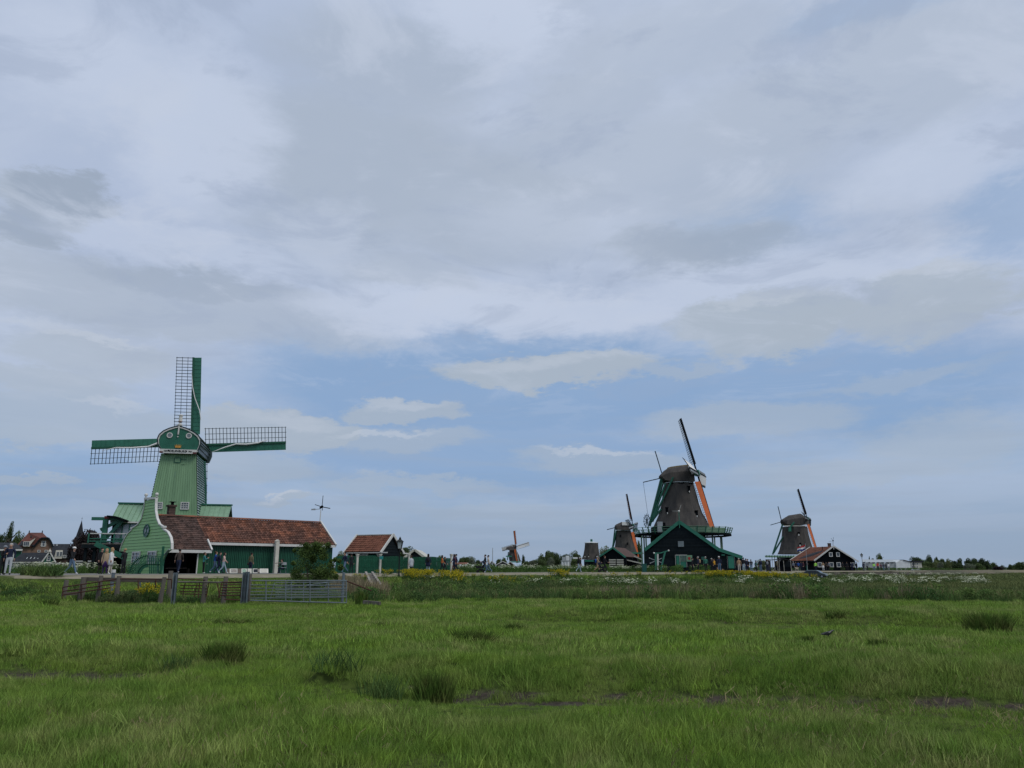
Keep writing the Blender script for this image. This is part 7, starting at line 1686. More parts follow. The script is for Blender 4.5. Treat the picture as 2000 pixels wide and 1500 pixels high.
COL.objects.link(dog); dog.location = (w.x, dD, PZ + .015); dog.rotation_euler = (0, 0, math.radians(200)); tag(dog, 'pale shaggy dog standing on the road left of the car', 'dog')
o = MB(); 
for s_ in (-1, 1): o.prism([(.46, .86), (.52, .86), (.47, .72)], s_ * .09 - .015, s_ * .09 + .015)
o.build('ears', 'hair_brown', dog)

# ================================================================== vegetation
rs = np.random.RandomState(7)
mat('grass', (.232, .340, .052), .7, .3, 3, c2=(.160, .270, .038), island=.55, trans=.3, patch=((.280, .315, .105), .42), spec=.12, patch2=((.140, .235, .040), 1.3))
mat('grass_dry', (.30, .25, .13), .9, .3, 3, island=.35, trans=.2, spec=.08)
mat('grass_purple', (.17, .12, .085), .9, .3, 3, island=.35, trans=.2, spec=.08)
mat('rush', (.055, .115, .018), .85, .3, 3, c2=(.105, .11, .035), island=.6, spec=.08, trans=.15)
mat('tall_green', (.160, .255, .060), .9, .35, 2, spec=.06, island=.5, patch2=((.055, .11, .035), .5), trans=.22, patch=((.095, .12, .05), .22))
mat('leaf_green', (.080, .150, .036), .7, .3, 2, island=.45, trans=.22, spec=.08)
mat('reed', (.27, .23, .14), .9, .3, 2, island=.35, trans=.15, spec=.08)
mat('umbel', (.55, .58, .42), .9, .2, 9, island=.2)
mat('rape_yellow', (.62, .50, .02), .8, .25, 9, island=.25, trans=.2, spec=.08)
mat('field_brown', (.175, .205, .075), .9, .3, 1, island=.4, trans=.15, patch=((.10, .13, .05), .08), spec=.08)
mat('bush_leaf', (.095, .150, .040), .7, .3, 2, island=.5, trans=.22, spec=.08)
mat('tree_dark', (.055, .085, .038), .85, .3, 1.5, island=.5, trans=.12, spec=.08)
mat('tree_mid', (.090, .130, .050), .85, .3, 1.5, island=.5, trans=.15, spec=.08)
mat('tree_pale', (.16, .195, .085), .85, .3, 1.5, island=.45, trans=.15, spec=.08)
mat('tree_grey', (.16, .19, .13), .85, .3, 1.5, island=.45, trans=.15, spec=.08)
mat('tree_copper', (.020, .012, .014), .8, .3, 1.5, island=.5, trans=.06)
LIB = {}
def blades(n, R, h0, h1, w, lean=.35, curl=.35, seed=0, seg=3, tip=None, tipm=1, power=.5):
    """a tuft of n grass blades, each tapered and bent"""
    r = random.Random(seed); mb = MB()
    for _ in range(n):
        a_ = r.uniform(0, 6.283); d = R * r.random() ** power; x, y = d * math.cos(a_), d * math.sin(a_); h = r.uniform(h0, h1); b_ = r.uniform(0, 6.283); l = r.uniform(0, lean) * h; cu = r.uniform(.1, 1) * curl * h
        dx, dy = math.cos(b_), math.sin(b_); c = r.uniform(0, 3.14); wx_, wy_ = math.cos(c) * w / 2, math.sin(c) * w / 2; ww = r.uniform(.7, 1.3)
        pts = []
        for k in range(seg + 1):
            t_ = k / seg; o_ = l * t_ + cu * t_ * t_; z = h * t_ * (1 - .18 * curl * t_ * 2); f = (1 - t_ ** 1.6) * ww
            pts.append((x + dx * o_, y + dy * o_, z, f))
        vs = []
        for k, (px_, py_, pz_, f) in enumerate(pts[:-1]): vs += [(px_ - wx_ * f, py_ - wy_ * f, pz_), (px_ + wx_ * f, py_ + wy_ * f, pz_)]
        vs.append(pts[-1][:3]); fs = [(2 * k, 2 * k + 1, 2 * k + 3, 2 * k + 2) for k in range(seg - 1)] + [(2 * seg - 2, 2 * seg - 1, 2 * seg)]
        mb.mi = 0; mb.add(vs, fs)
        if tip and r.random() < tip[0]:
            p = pts[-1]; q = pts[-2]; s_ = tip[1]; mb.mi = tipm
            mb.add([(q[0] - s_ * .2, q[1], q[2]), (q[0] + s_ * .2, q[1], q[2]), (p[0] + s_ * .12, p[1], p[2] + s_ * .5), (p[0] - s_ * .12, p[1], p[2] + s_ * .5)], [(0, 1, 2, 3)])
    mb.mi = 0; return mb
def leafy(n, R, H, s, seed, stems=3):
    r = random.Random(seed); mb = MB()
    for _ in range(n):
        a_ = r.uniform(0, 6.28); d = R * math.sqrt(r.random()); z = H * r.random() ** .7; k = 1 - .4 * z / H
        c = Vector((d * k * math.cos(a_), d * k * math.sin(a_), z)); u = Vector((r.gauss(0, 1), r.gauss(0, 1), r.gauss(0, .6))).normalized(); v = u.cross(Vector((r.gauss(0, 1), r.gauss(0, 1), r.gauss(0, 1)))).normalized(); q = s * r.uniform(.6, 1.4)
        mb.add([c - u * q, c - v * q * .45, c + u * q, c + v * q * .45], [(0, 1, 2, 3)])
    for _ in range(stems):
        a_ = r.uniform(0, 6.28); d = R * .6 * r.random(); mb.beam((d * math.cos(a_), d * math.sin(a_), 0), (d * 1.3 * math.cos(a_), d * 1.3 * math.sin(a_), H * .9), .012)
    return mb
def flowers(n, R, H, hs, seed, kind):
    r = random.Random(seed); mb = leafy(40, R, H * .55, .06, seed + 50, 0)
    for _ in range(n):
        a_ = r.uniform(0, 6.28); d = R * math.sqrt(r.random()); h = H * r.uniform(.6, 1); x, y = d * math.cos(a_), d * math.sin(a_); mb.mi = 0
        mb.beam((x * .7, y * .7, 0), (x, y, h), .010)
        mb.mi = 1
        if kind == 'umbel':
            for k in range(7):
                b_ = k * .9; e_ = hs * (.0 if k == 0 else .75); c = Vector((x + e_ * math.cos(b_), y + e_ * math.sin(b_), h + .02 + r.uniform(-.015, .015))); q = hs * .34
                t_ = r.uniform(0, 3); u = Vector((math.cos(t_), math.sin(t_), .3)) * q; v = Vector((-math.sin(t_), math.cos(t_), -.3)) * q; mb.add([c - u - v, c + u - v, c + u + v, c - u + v], [(0, 1, 2, 3)])
        else:
            for k in range(10):
                c = Vector((x + r.gauss(0, hs * .5), y + r.gauss(0, hs * .5), h - r.random() * hs * 3)); q = hs * .30; u = Vector((r.gauss(0, 1), r.gauss(0, 1), r.gauss(0, 1))).normalized() * q; v = u.cross(Vector((r.gauss(0, 1), r.gauss(0, 1), 1))).normalized() * q
                mb.add([c - u - v, c + u - v, c + u + v, c - u + v], [(0, 1, 2, 3)])
    mb.mi = 0; return mb
def lib(name, builders, mats):
    c = bpy.data.collections.new(name + '_kinds')
    for i, b_ in enumerate(builders):
        me = b_.mesh(name + '_tuft', mats); o = bpy.data.objects.new('%s_tuft_%02d' % (name, i), me); c.objects.link(o)
    return c
def scatter(name, label, cat, pts, scl, coll, nk, tiltv=.12, zs=None):
    n = len(pts); me = bpy.data.meshes.new(name); me.from_pydata([tuple(p) for p in pts], [], [])
    rot = np.zeros((n, 3), np.float32); rot[:, 2] = rs.uniform(0, 6.283, n); rot[:, :2] = rs.normal(0, tiltv, (n, 2))
    a_ = me.attributes.new('rot', 'FLOAT_VECTOR', 'POINT'); a_.data.foreach_set('vector', rot.ravel())
    s3 = np.repeat(np.asarray(scl, np.float32)[:, None], 3, 1)
    if zs is not None: s3[:, 2] *= zs
    a_ = me.attributes.new('scl', 'FLOAT_VECTOR', 'POINT'); a_.data.foreach_set('vector', s3.astype(np.float32).ravel())
    a_ = me.attributes.new('idx', 'INT', 'POINT'); a_.data.foreach_set('value', rs.randint(0, nk, n).astype(np.int32))
    o = bpy.data.objects.new(name, me); COL.objects.link(o)
    g = bpy.data.node_groups.new(name, 'GeometryNodeTree'); g.interface.new_socket('Geometry', in_out='INPUT', socket_type='NodeSocketGeometry'); g.interface.new_socket('Geometry', in_out='OUTPUT', socket_type='NodeSocketGeometry')
    gi, go_ = g.nodes.new('NodeGroupInput'), g.nodes.new('NodeGroupOutput'); ip = g.nodes.new('GeometryNodeInstanceOnPoints'); ci = g.nodes.new('GeometryNodeCollectionInfo')
    ci.inputs['Collection'].default_value = coll; ci.inputs['Separate Children'].default_value = True; ci.inputs['Reset Children'].default_value = True
    def na(nm, ty): x = g.nodes.new('GeometryNodeInputNamedAttribute'); x.data_type = ty; x.inputs['Name'].default_value = nm; return x.outputs[0]
    g.links.new(gi.outputs[0], ip.inputs['Points']); g.links.new(ci.outputs[0], ip.inputs['Instance']); ip.inputs['Pick Instance'].default_value = True
    g.links.new(na('idx', 'INT'), ip.inputs['Instance Index'])
    er = g.nodes.new('FunctionNodeEulerToRotation'); g.links.new(na('rot', 'FLOAT_VECTOR'), er.inputs[0]); g.links.new(er.outputs[0], ip.inputs['Rotation'])
    g.links.new(na('scl', 'FLOAT_VECTOR'), ip.inputs['Scale']); g.links.new(ip.outputs[0], go_.inputs[0])
    m = o.modifiers.new('scatter', 'NODES'); m.node_group = g
    return tag(o, label, cat, kind='stuff')
def field(n, y0, y1, margin=3.5, xr=None, pw=1.0):
    """points spread evenly over the ground between two distances"""
    out = []
    y = np.sqrt(rs.uniform(0, 1, n) * (y1 ** 2 - y0 ** 2) + y0 ** 2) if pw == 1 else rs.uniform(y0, y1, n)
    hw_ = .70 * y + margin; x = rs.uniform(-1, 1, n) * hw_
    if xr: m = (x > xr[0]) & (x < xr[1]); x, y = x[m], y[m]
    return x, y
gl_c = lib('grass', [blades(70, .17, .07, .17, .0055, seed=i) for i in range(5)] + [blades(60, .17, .05, .12, .006, seed=20 + i) for i in range(2)], ['grass'])
gf_c = lib('grass_far', [blades(70, .45, .10, .20, .016, seed=40 + i, seg=2) for i in range(5)], ['grass'])
gs_c = lib('seed_grass', [blades(16, .22, .16, .30, .004, lean=.5, curl=.5, seed=60 + i, tip=(.6, .022), tipm=1) for i in range(3)] + [blades(14, .25, .12, .24, .004, lean=.5, curl=.5, seed=70 + i, tip=(.6, .022), tipm=2) for i in range(2)], ['grass', 'grass_dry', 'grass_purple'])
def on_meadow(x, y, e0=7.2):
    return seg_dist(x, y, EDGE) > e0
def Z3(x, y, dz=-.01): return np.stack([x, y, gz(x, y) + dz], 1)
# band 1
x, y = field(15500, 5.2, 15.5, 2.5); k = mudmask(x, y) < .36 + .6 * rs.rand(len(x)) ** 2.2; x, y = x[k], y[k]
s1_ = seg_dist(x, y, DR1)
hs = (.45 + .85 * vnoise(x, y, 1.3, 5) + .65 * vnoise(x, y, .45, 6)) * rs.uniform(.55, 1.05, len(x)) * np.clip(1.15 - mudmask(x, y), .4, 1) * np.where(s1_ > 0, np.clip(s1_ / 2.4, .32, 1), 1)
scatter('grass', 'short meadow grass in the foreground before the muddy gully', 'grass', Z3(x, y), hs * 1.0, gl_c, 7, .2)
x, y = field(44000, 15, 41, 3); k = (mudmask(x, y) < .4 + .25 * rs.rand(len(x))) & on_meadow(x, y, 6.5); x, y = x[k], y[k]
hs = (.35 + .8 * vnoise(x, y, 2.2, 5) + .65 * vnoise(x, y, .7, 6)) * rs.uniform(.6, 1.15, len(x)) * np.clip(1.15 - mudmask(x, y), .4, 1)
s2_ = seg_dist(x, y, DR2); hs = hs * np.where((s2_ > 0) & (s2_ < 3), .55, 1)
scatter('grass', 'meadow grass of the middle distance up to the pens', 'grass', Z3(x, y), hs * .72, gf_c, 5, .15)
x, y = field(3000, 5.5, 16, 2); k = (mudmask(x, y) < .5) & (vnoise(x, y, 2.2, 11) > .42); x, y = x[k], y[k]
scatter('seed_grass', 'pale and purplish seeding stalks among the foreground grass', 'grass', Z3(x, y), rs.uniform(.4, .8, len(x)), gs_c, 5, .2)
x, y = field(6500, 16, 40, 2); k = (mudmask(x, y) < .5) & on_meadow(x, y) & (vnoise(x, y, 3.2, 12) > .5); x, y = x[k], y[k]
scatter('seed_grass', 'seeding stalks scattered over the middle of the meadow', 'grass', Z3(x, y), rs.uniform(.4, .8, len(x)), gs_c, 5, .2)
# bent stalks along the gully's far bank
t_ = rs.uniform(1.5, 14, 170); yy = np.interp(t_, DR1[:, 0], DR1[:, 1]) - rs.uniform(.3, .9, 170)
scatter('seed_grass', 'pale bent stalks hanging along the muddy gully', 'grass', Z3(t_, yy), rs.uniform(.7, 1.2, 170), gs_c, 5, .35)
# rough grass on the bank of the dike
def roadcap(x, y, z0, hfull, lim=1.20):
    return np.minimum(hfull, np.maximum((lim - z0), .08))
x, y = field(60000, 36, 110, 4); e = seg_dist(x, y, EDGE); k = (e > 1.0 + 1.0 * rs.rand(len(x)) + .7 * vnoise(x, y, 2, 41)) & (e < 9); x, y = x[k], y[k]
hs = (.45 + .6 * vnoise(x, y, 2.0, 5) + .8 * vnoise(x, y, .8, 16)) * rs.uniform(.7, 1.3, len(x)) * np.where(seg_dist(x, y, EDGE) < 2.6, .5, 1.15)
scatter('bank_grass', 'rough grass covering the bank of the dike', 'grass', Z3(x, y), hs, gf_c, 5, .15)
# far meadow, right of the dike foot
mf_c = lib('field_grass', [blades(80, .9, .18, .42, .045, seed=80 + i, seg=2) for i in range(4)], ['field_brown', 'reed'])
x, y = field(16000, 38, 110, 3); e = seg_dist(x, y, EDGE); k = (e > 9) & (y > 44); x, y = x[k], y[k]
scatter('field_grass', 'dull brownish grass field on the right beyond the reeds', 'grass', Z3(x, y), rs.uniform(.6, 1.1, len(x)), mf_c, 4)
x, y = field(14000, 105, 330, 3); e = seg_dist(x, y, EDGE); k = (e > 10); x, y = x[k], y[k]
scatter('field_grass', 'far brownish pasture towards the right horizon', 'grass', Z3(x, y), rs.uniform(1.2, 2.4, len(x)), mf_c, 4, zs=.5)
# lush band at the foot of the dike
tg_c = lib('tall_grass', [blades(60, .45, .45, .95, .022, lean=.3, curl=.3, seed=100 + i, tip=(.08, .05)) for i in range(4)] + [leafy(150, .45, .75, .055, 110 + i) for i in range(3)], ['tall_green', 'grass_dry'])
def clear(x, y, w=1.0):
    q = x / y; return ~((q > -.190) & (q < -.150) & (y > 47) & (y < 63)) & ~((q > .365) & (q < .418) & (y > 96) & (y < 152))
def ffun(x):                                     # front line of the tall growth
    return np.interp(x, [-60, -32, -20, -9, -6.5, 0, 6, 12, 18, 24, 30, 45], [37, 41, 39.8, 38.6, 38.0, 41.5, 43, 41, 39.5, 37.5, 35, 33])
x, y = field(30000, 30, 135, 4); e = seg_dist(x, y, EDGE); f = ffun(x) + (vnoise(x, y, 1.5, 9) - .5) * 2.2
k = (e > 1.8) & clear(x, y) & (y > f) & ((e < 13) | (y < f + 5.0)) ; x, y = x[k], y[k]; e = e[k]; f = f[k]
h = (.45 + .6 * vnoise(x, y, 3, 15)) * rs.uniform(.7, 1.2, len(x)); h *= np.where(e < 3, .45, 1.0) * np.where((x < -8) & (y < f + 2.5), .8, 1) * np.where((x > -8), 1.1, .62)
zg_ = gz(x, y); h = roadcap(x, y, zg_, h, 1.22)
scatter('tall_grass', 'dark tall grass and nettles along the foot of the dike', 'vegetation', Z3(x, y), h, tg_c, 7)
x, y = field(9000, 42, 175, 4); e = seg_dist(x, y, EDGE); k = (e > 1.8) & clear(x, y) & (e < 16) & (y > 60) ; x, y = x[k], y[k]
h = roadcap(x, y, gz(x, y), rs.uniform(.5, 1.0, len(x)), 1.15)
scatter('tall_grass', 'tall green growth on the far part of the dike slope', 'vegetation', Z3(x, y), h, tg_c, 7)
rd_c = lib('reed', [blades(26, .5, .6, 1.25, .016, lean=.12, curl=.15, seed=130 + i, tip=(.5, .10), tipm=0, seg=2) for i in range(4)], ['reed'])
x, y = field(7000, 34, 62, 3); f = ffun(x); k = (y > f + .3) & (y < f + 4.5) & (x > 5) & (vnoise(x, y, 2.2, 21) > .62); x, y = x[k], y[k]
scatter('reeds', 'dry straw-coloured reeds standing in the ditch below the dike', 'reeds', Z3(x, y), rs.uniform(.45, .85, len(x)), rd_c, 4)
y = rs.uniform(44, 58, 420); x = y * rs.uniform(-.225, -.160, 420); k = clear(x, y) & (seg_dist(x, y, EDGE) > 1.5); x, y = x[k], y[k]
scatter('reeds', 'pale dry stalks between the bush and the concrete steps', 'reeds', Z3(x, y), roadcap(x, y, gz(x, y), rs.uniform(.6, 1.0, len(x)), 1.15), rd_c, 4)
# herbs between the rails of the pens, and the green clump at far left
pts = []
for p0_, p1_, D0, D1, n in ((150, 340, 38.9, 43, 520), (350, 480, 37.6, 40, 200), (495, 660, 38.2, 42, 330), (-60, 118, 37.5, 41.5, 300), (200, 330, 37.7, 38.6, 160)):
    D = rs.uniform(D0, D1, n); q = (rs.uniform(p0_, p1_, n) - 1000) / 1543; pts.append(np.stack([q * D, D], 1))
pts = np.concatenate(pts); g_ = gz(pts[:, 0], pts[:, 1])
scatter('tall_grass', 'lush herbs and grass growing through the rails of the cattle pens', 'vegetation', Z3(pts[:, 0], pts[:, 1]), roadcap(pts[:, 0], pts[:, 1], g_, rs.uniform(.3, .72, len(pts)) * (.6 + .7 * vnoise(pts[:, 0], pts[:, 1], 1.2, 51)), 1.1), tg_c, 7)
# cow parsley
pc = lib('cow_parsley', [flowers(16, .5, .95, .07, 150 + i, 'umbel') for i in range(4)], ['leaf_green', 'umbel'])
x, y = field(6500, 45, 210, 3); e = seg_dist(x, y, EDGE); k = (e > 1.9) & clear(x, y) & (e < 16) & (y > 62) & (vnoise(x, y, 6, 31) > .50); x, y = x[k], y[k]
h = roadcap(x, y, gz(x, y), rs.uniform(.5, 1.0, len(x)), 1.2)
scatter('cow_parsley', 'white cow parsley flowering along the dike slope', 'wildflowers', Z3(x, y), h, pc, 4)
x, y = field(2600, 74, 120, 3, (30, 72)); e = seg_dist(x, y, EDGE); k = (x / y > .405) & (x / y < .60) & (e > 3) & (vnoise(x, y, 3.5, 33) > .5) & clear(x, y) & (y < 118 - 60 * (x / y - .4)); x, y = x[k], y[k]
scatter('cow_parsley', 'dense white cow parsley belt on the right below the lamp', 'wildflowers', Z3(x, y), rs.uniform(.45, .95, len(x)), pc, 4)
pts = []
for px_, D, n, sd_, in ((45, 64, 12, 2.6), (75, 66, 14, 2.2), (120, 64, 12, 2.4), (165, 65, 16, 2.2), (1110, 100, 40, 5), (1200, 105, 30, 5), (250, 62, 4, 1), (900, 84, 20, 5), (1020, 92, 40, 7), (1640, 140, 30, 5)):
    for _ in range(n): w = P(px_, 1110, D); pts.append((w.x + rs.normal(0, sd_), D + rs.normal(0, sd_ * .3)))
pts = np.array(pts); k = seg_dist(pts[:, 0], pts[:, 1], EDGE) < -5.6; pts = pts[k]
scatter('cow_parsley', 'cow parsley and herbs on the far side of the road', 'wildflowers', Z3(pts[:, 0], pts[:, 1]), rs.uniform(.7, 1.0, len(pts)), pc, 4)
bk = lib('roadside_herbs', [leafy(220, .6, .8, .06, 170 + i) for i in range(3)], ['leaf_green'])
pts = []
for _ in range(5200):
    D = rs.uniform(50, 330); x = rs.uniform(-.72, .75) * D
    if x > -20 or float(vnoise(np.array([x]), np.array([D]), 3.0, 61)[0]) > .5: pts.append((x, D))
pts = np.array(pts); e = seg_dist(pts[:, 0], pts[:, 1], EDGE)
inyard = (pts[:, 0] < -6) & (pts[:, 0] > -27.5) & (pts[:, 1] < 90)
k = (e < -6.2) & (e > -60) & ~inyard & ~((pts[:, 0] > 17) & (pts[:, 0] < 36) & (pts[:, 1] > 109)) & ~((pts[:, 0] > 38) & (pts[:, 0] < 75) & (e < -9)); pts = pts[k]
scatter('roadside_herbs', 'low green herbs between the road and the buildings', 'vegetation', Z3(pts[:, 0], pts[:, 1]), rs.uniform(.7, 1.2, len(pts)) * np.where(pts[:, 0] < -20, .72, 1.0), bk, 3)
# rape in flower
rc = lib('rape', [flowers(22, .45, .95, .05, 190 + i, 'rape') for i in range(4)], ['leaf_green', 'rape_yellow'])
def patch(lst, name, label):
    """clumps of (px, centre distance from the road's edge, number, spread along, spread across, row of the tops)"""
    out = []; sc_ = []
    for px_, D, n, sx_, sy_, top in lst:
        if D > 50: D = road_D(px_, 1.7)
        for _ in range(int(n * .42)):
            w = P(px_ + rs.normal(0, sx_ * 1543 / D), 1110, D + rs.normal(0, sy_)); g = G(w.x, w.y); tz = EYE + ray(px_, top)[1] * w.y
            e_ = float(seg_dist(np.array([w.x]), np.array([w.y]), EDGE)[0])
            if e_ > -.1: out.append((w.x, w.y)); sc_.append(min(max((tz - g) / .97, .12) * rs.uniform(.78, 1.03), 1.3))
    if not out: print('EMPTY', label); return
    out = np.array(out)
    scatter(name, label, 'wildflowers', Z3(out[:, 0], out[:, 1]), np.array(sc_), rc, 4)
patch([(775, 57.5, 60, 1.2, .8, 1111), (810, 60, 70, 1.5, .9, 1109), (845, 63, 60, 1.5, .9, 1110), (875, 65, 35, 1.5, .9, 1113), (900, 68, 30, 1, .8, 1117)], 'rape_flowers', 'bright yellow rape flowers round the foot of the street lamp')
patch([(655, 52, 16, .6, .6, 1114), (697, 55, 16, .6, .6, 1118), (712, 56, 8, .4, .5, 1121)], 'rape_flowers', 'small yellow flowers between the bush and the steps')
patch([(925, 69, 24, 2.2, .8, 1119), (985, 73, 14, 2, .8, 1121), (1078, 80, 24, .8, .7, 1110), (1020, 77, 10, 1.5, .8, 1119), (1095, 81, 12, .8, .7, 1118), (1160, 84, 14, 1.5, .8, 1118), (1215, 88, 34, 1.4, .9, 1115), (1290, 91, 14, 2, 1, 1118)], 'rape_flowers', 'scattered yellow rape plants at the near edge of the road')
patch([(1360, 91, 60, 2.2, 1.0, 1115), (1388, 93, 80, 1.6, 1.0, 1112), (1428, 96, 130, 1.9, 1.2, 1112.5), (1452, 99, 130, 1.9, 1.2, 1113.5), (1472, 101, 60, 1.3, 1.0, 1116)], 'rape_flowers', 'wide yellow rape patch in front of the crowd by the black shed')
patch([(1512, 109, 50, 1.8, 1.0, 1118), (1535, 113, 70, 1.8, 1.0, 1117), (1548, 116, 40, 1.2, 1.0, 1118)], 'rape_flowers', 'yellow rape patch left of the parked grey car')
patch([(300, 38.6, 9, .6, .35, 1127), (288, 38.3, 5, .9, .3, 1138)], 'rape_flowers', 'pale yellow cress among the herbs under the rusty rail')
# rushes: separate dark tufts
def rush(px, py, wpx, hpx, label, n=260, seed=0, m='rush'):
    a_, b_ = ray(px, py); D = -EYE / b_ if b_ < 0 else 60
    for _ in range(4): zz_ = G(a_ * D, D); D = (zz_ - EYE) / b_
    W_, H_ = wpx / 1543 * D, hpx / 1543 * D * .92
    mb = blades(int(n * 1.5), .5, .75, 1.5, .016 / max(W_, .3) * max(1, D / 12), lean=.28, curl=.12, seed=seed, power=.6)
    mb.v = [(x * W_, y * W_ * .6, z * H_) for x, y, z in mb.v]
    o = mb.build('rush_tuft', m); o.location = (a_ * D, D, G(a_ * D, D) - .02); tag(o, label, 'rush tuft', 'dark rush tufts in the meadow')
rush(436, 1292, 78, 32, 'broad dark rush tuft on the left, above the left puddle', 420, 1)
rush(848, 1352, 72, 52, 'tallest dark rush tuft, at the left end of the muddy gully', 520, 2)
rush(655, 1338, 95, 40, 'loose tall rush clump left of the tallest tuft', 80, 3, 'tall_green')
rush(745, 1345, 90, 44, 'second loose rush clump, next to the tallest tuft', 90, 4, 'tall_green')
rush(918, 1257, 84, 24, 'low wide dark rush tuft in the middle of the meadow', 420, 5)
rush(1932, 1236, 82, 34, 'dense round rush clump near the right edge', 620, 6)
rush(1716, 1266, 36, 17, 'small rush tuft right of the crow', 200, 7)
rush(1785, 1271, 46, 15, 'faint rush tuft farther right of the crow', 160, 8)
rush(345, 1318, 60, 32, 'thin rush clump right of the left puddle', 60, 9, 'tall_green')
rush(1003, 1232, 36, 15, 'small rush tuft behind the low wide one', 180, 10)
rush(705, 1186, 22, 26, 'small rush tuft on the bare ground by the beam', 220, 11)
rush(95, 1188, 36, 14, 'low rush tuft at far left below the tall herbs', 200, 12)
rush(745, 1228, 34, 12, 'faint low rush tuft left of centre in the meadow', 150, 13)
rush(1840, 1200, 30, 12, 'small dark tuft at the edge of the right ditch', 150, 14)
rush(440, 1222, 110, 14, 'long low line of rushes across the left meadow', 300, 15)
rush(75, 1170, 80, 19, 'tall green clump at far left before the dike', 300, 16, 'tall_green')
rush(1632, 1214, 40, 12, 'low rush tuft beside the second gully', 150, 17)
rush(1578, 1254, 30, 12, 'faint rush tuft just left of the crow', 120, 18)

# trees
def crown(seed, n, lobes, q, squash=1.0):
    r = random.Random(seed); mb = MB(); L_ = []
    for i in range(lobes):
        a_ = r.uniform(0, 6.28); z = r.uniform(-.62, .62); d = r.uniform(.1, .62) * math.sqrt(max(.05, 1 - z * z)); L_.append((d * math.cos(a_), d * math.sin(a_), z, r.uniform(.28, .46)))
    L_.append((0, 0, .1, .6))
    for _ in range(n):
        lx, ly, lz, lr = L_[r.randrange(len(L_))] if r.random() < .85 else L_[-1]
        u = Vector((r.gauss(0, 1), r.gauss(0, 1), r.gauss(0, 1))).normalized() * (lr * r.random() ** .3); c = Vector((lx, ly, lz)) + u
        a_ = Vector((r.gauss(0, 1), r.gauss(0, 1), r.gauss(0, 1))).normalized(); b_ = a_.cross(Vector((r.gauss(0, 1), r.gauss(0, 1), r.gauss(0, 1)))).normalized(); s_ = q * r.uniform(.5, 1.5)
        mb.add([c - a_ * s_, c - b_ * s_ * .6, c + a_ * s_, c + b_ * s_ * .6], [(0, 1, 2, 3)])
    return mb
CR = {}
def crown_mesh(k, m, big):
    key = (k, m, big)
    if key not in CR: CR[key] = crown(k * 13 + 5, 7000 if big else 2600, 14, .045 if big else .08).mesh('crown', m)
    return CR[key]
def trunk_mesh(k):
    key = ('t', k)
    if key not in CR:
        r = random.Random(k); mb = MB(); mb.tube((0, 0, 0), (.02, 0, .55), .055, .035, 8); mb.tube((.02, 0, .5), (0, 0, .9), .035, .012, 6)
        for i in range(6):
            a_ = i * 1.1 + r.random(); z = .35 + .08 * i; mb.tube((.01, 0, z), (.30 * math.cos(a_), .30 * math.sin(a_), z + .2), .02, .006, 5)
        CR[key] = mb.mesh('trunk', 'bark')
    return CR[key]
def tree(px, ytop, ybot, hw_, D, m, label, k=0, big=False, group='trees on the horizon', name='tree', low=.0, base=None):
    w = P(px, 1110, D); zt_ = EYE + ray(px, ytop)[1] * D; zb_ = base if base is not None else (G(w.x, D)); r = hw_ / 1543 * D
    e = empty(name, (w.x, D, zb_), k * 1.7, label, 'tree', group); H = zt_ - zb_; cz = H * (1 + low) / 2 + .0; rz = H * (1 - low) / 2
    child('crown', crown_mesh(k % 4, m, big), e, (0, 0, cz), (0, 0, 0), (r * 1.28, r * 1.2, rz * 1.12)); child('trunk', trunk_mesh(k % 3), e, (0, 0, 0), (0, 0, 0), (H * .9, H * .9, H * .85))
    return e
tree(9, 1021, 1075, 6.5, 220, 'tree_dark', 'tall dark pointed poplar at the left edge behind the village hall', 0, True, low=.05)
tree(-5, 1036, 1075, 10, 215, 'tree_dark', 'dark tree cut off by the left edge', 1, True)
tree(27, 1040, 1080, 13, 200, 'tree_mid', 'round light green tree between the poplar and the brick house', 2, True)
tree(168, 1034, 1115, 38, 104, 'tree_copper', 'dark copper beech filling the space behind the log crane', 3, True, base=PZ, low=.02)
tree(150, 1058, 1115, 20, 100, 'tree_copper', 'lower dark copper beech left of the larger one', 1, True, base=PZ, low=.02)
tree(205, 1060, 1115, 24, 100, 'tree_copper', 'third copper beech low behind the working platform', 2, True, base=PZ, low=.0)
tree(790, 1064, 1110, 18, 125, 'tree_mid', 'rounded green tree behind the street lamp and fence', 1, True)
tree(665, 1078, 1115, 12, 84, 'tree_pale', 'pale shrubby tree between the barn and the small shed', 2, True, low=.0)
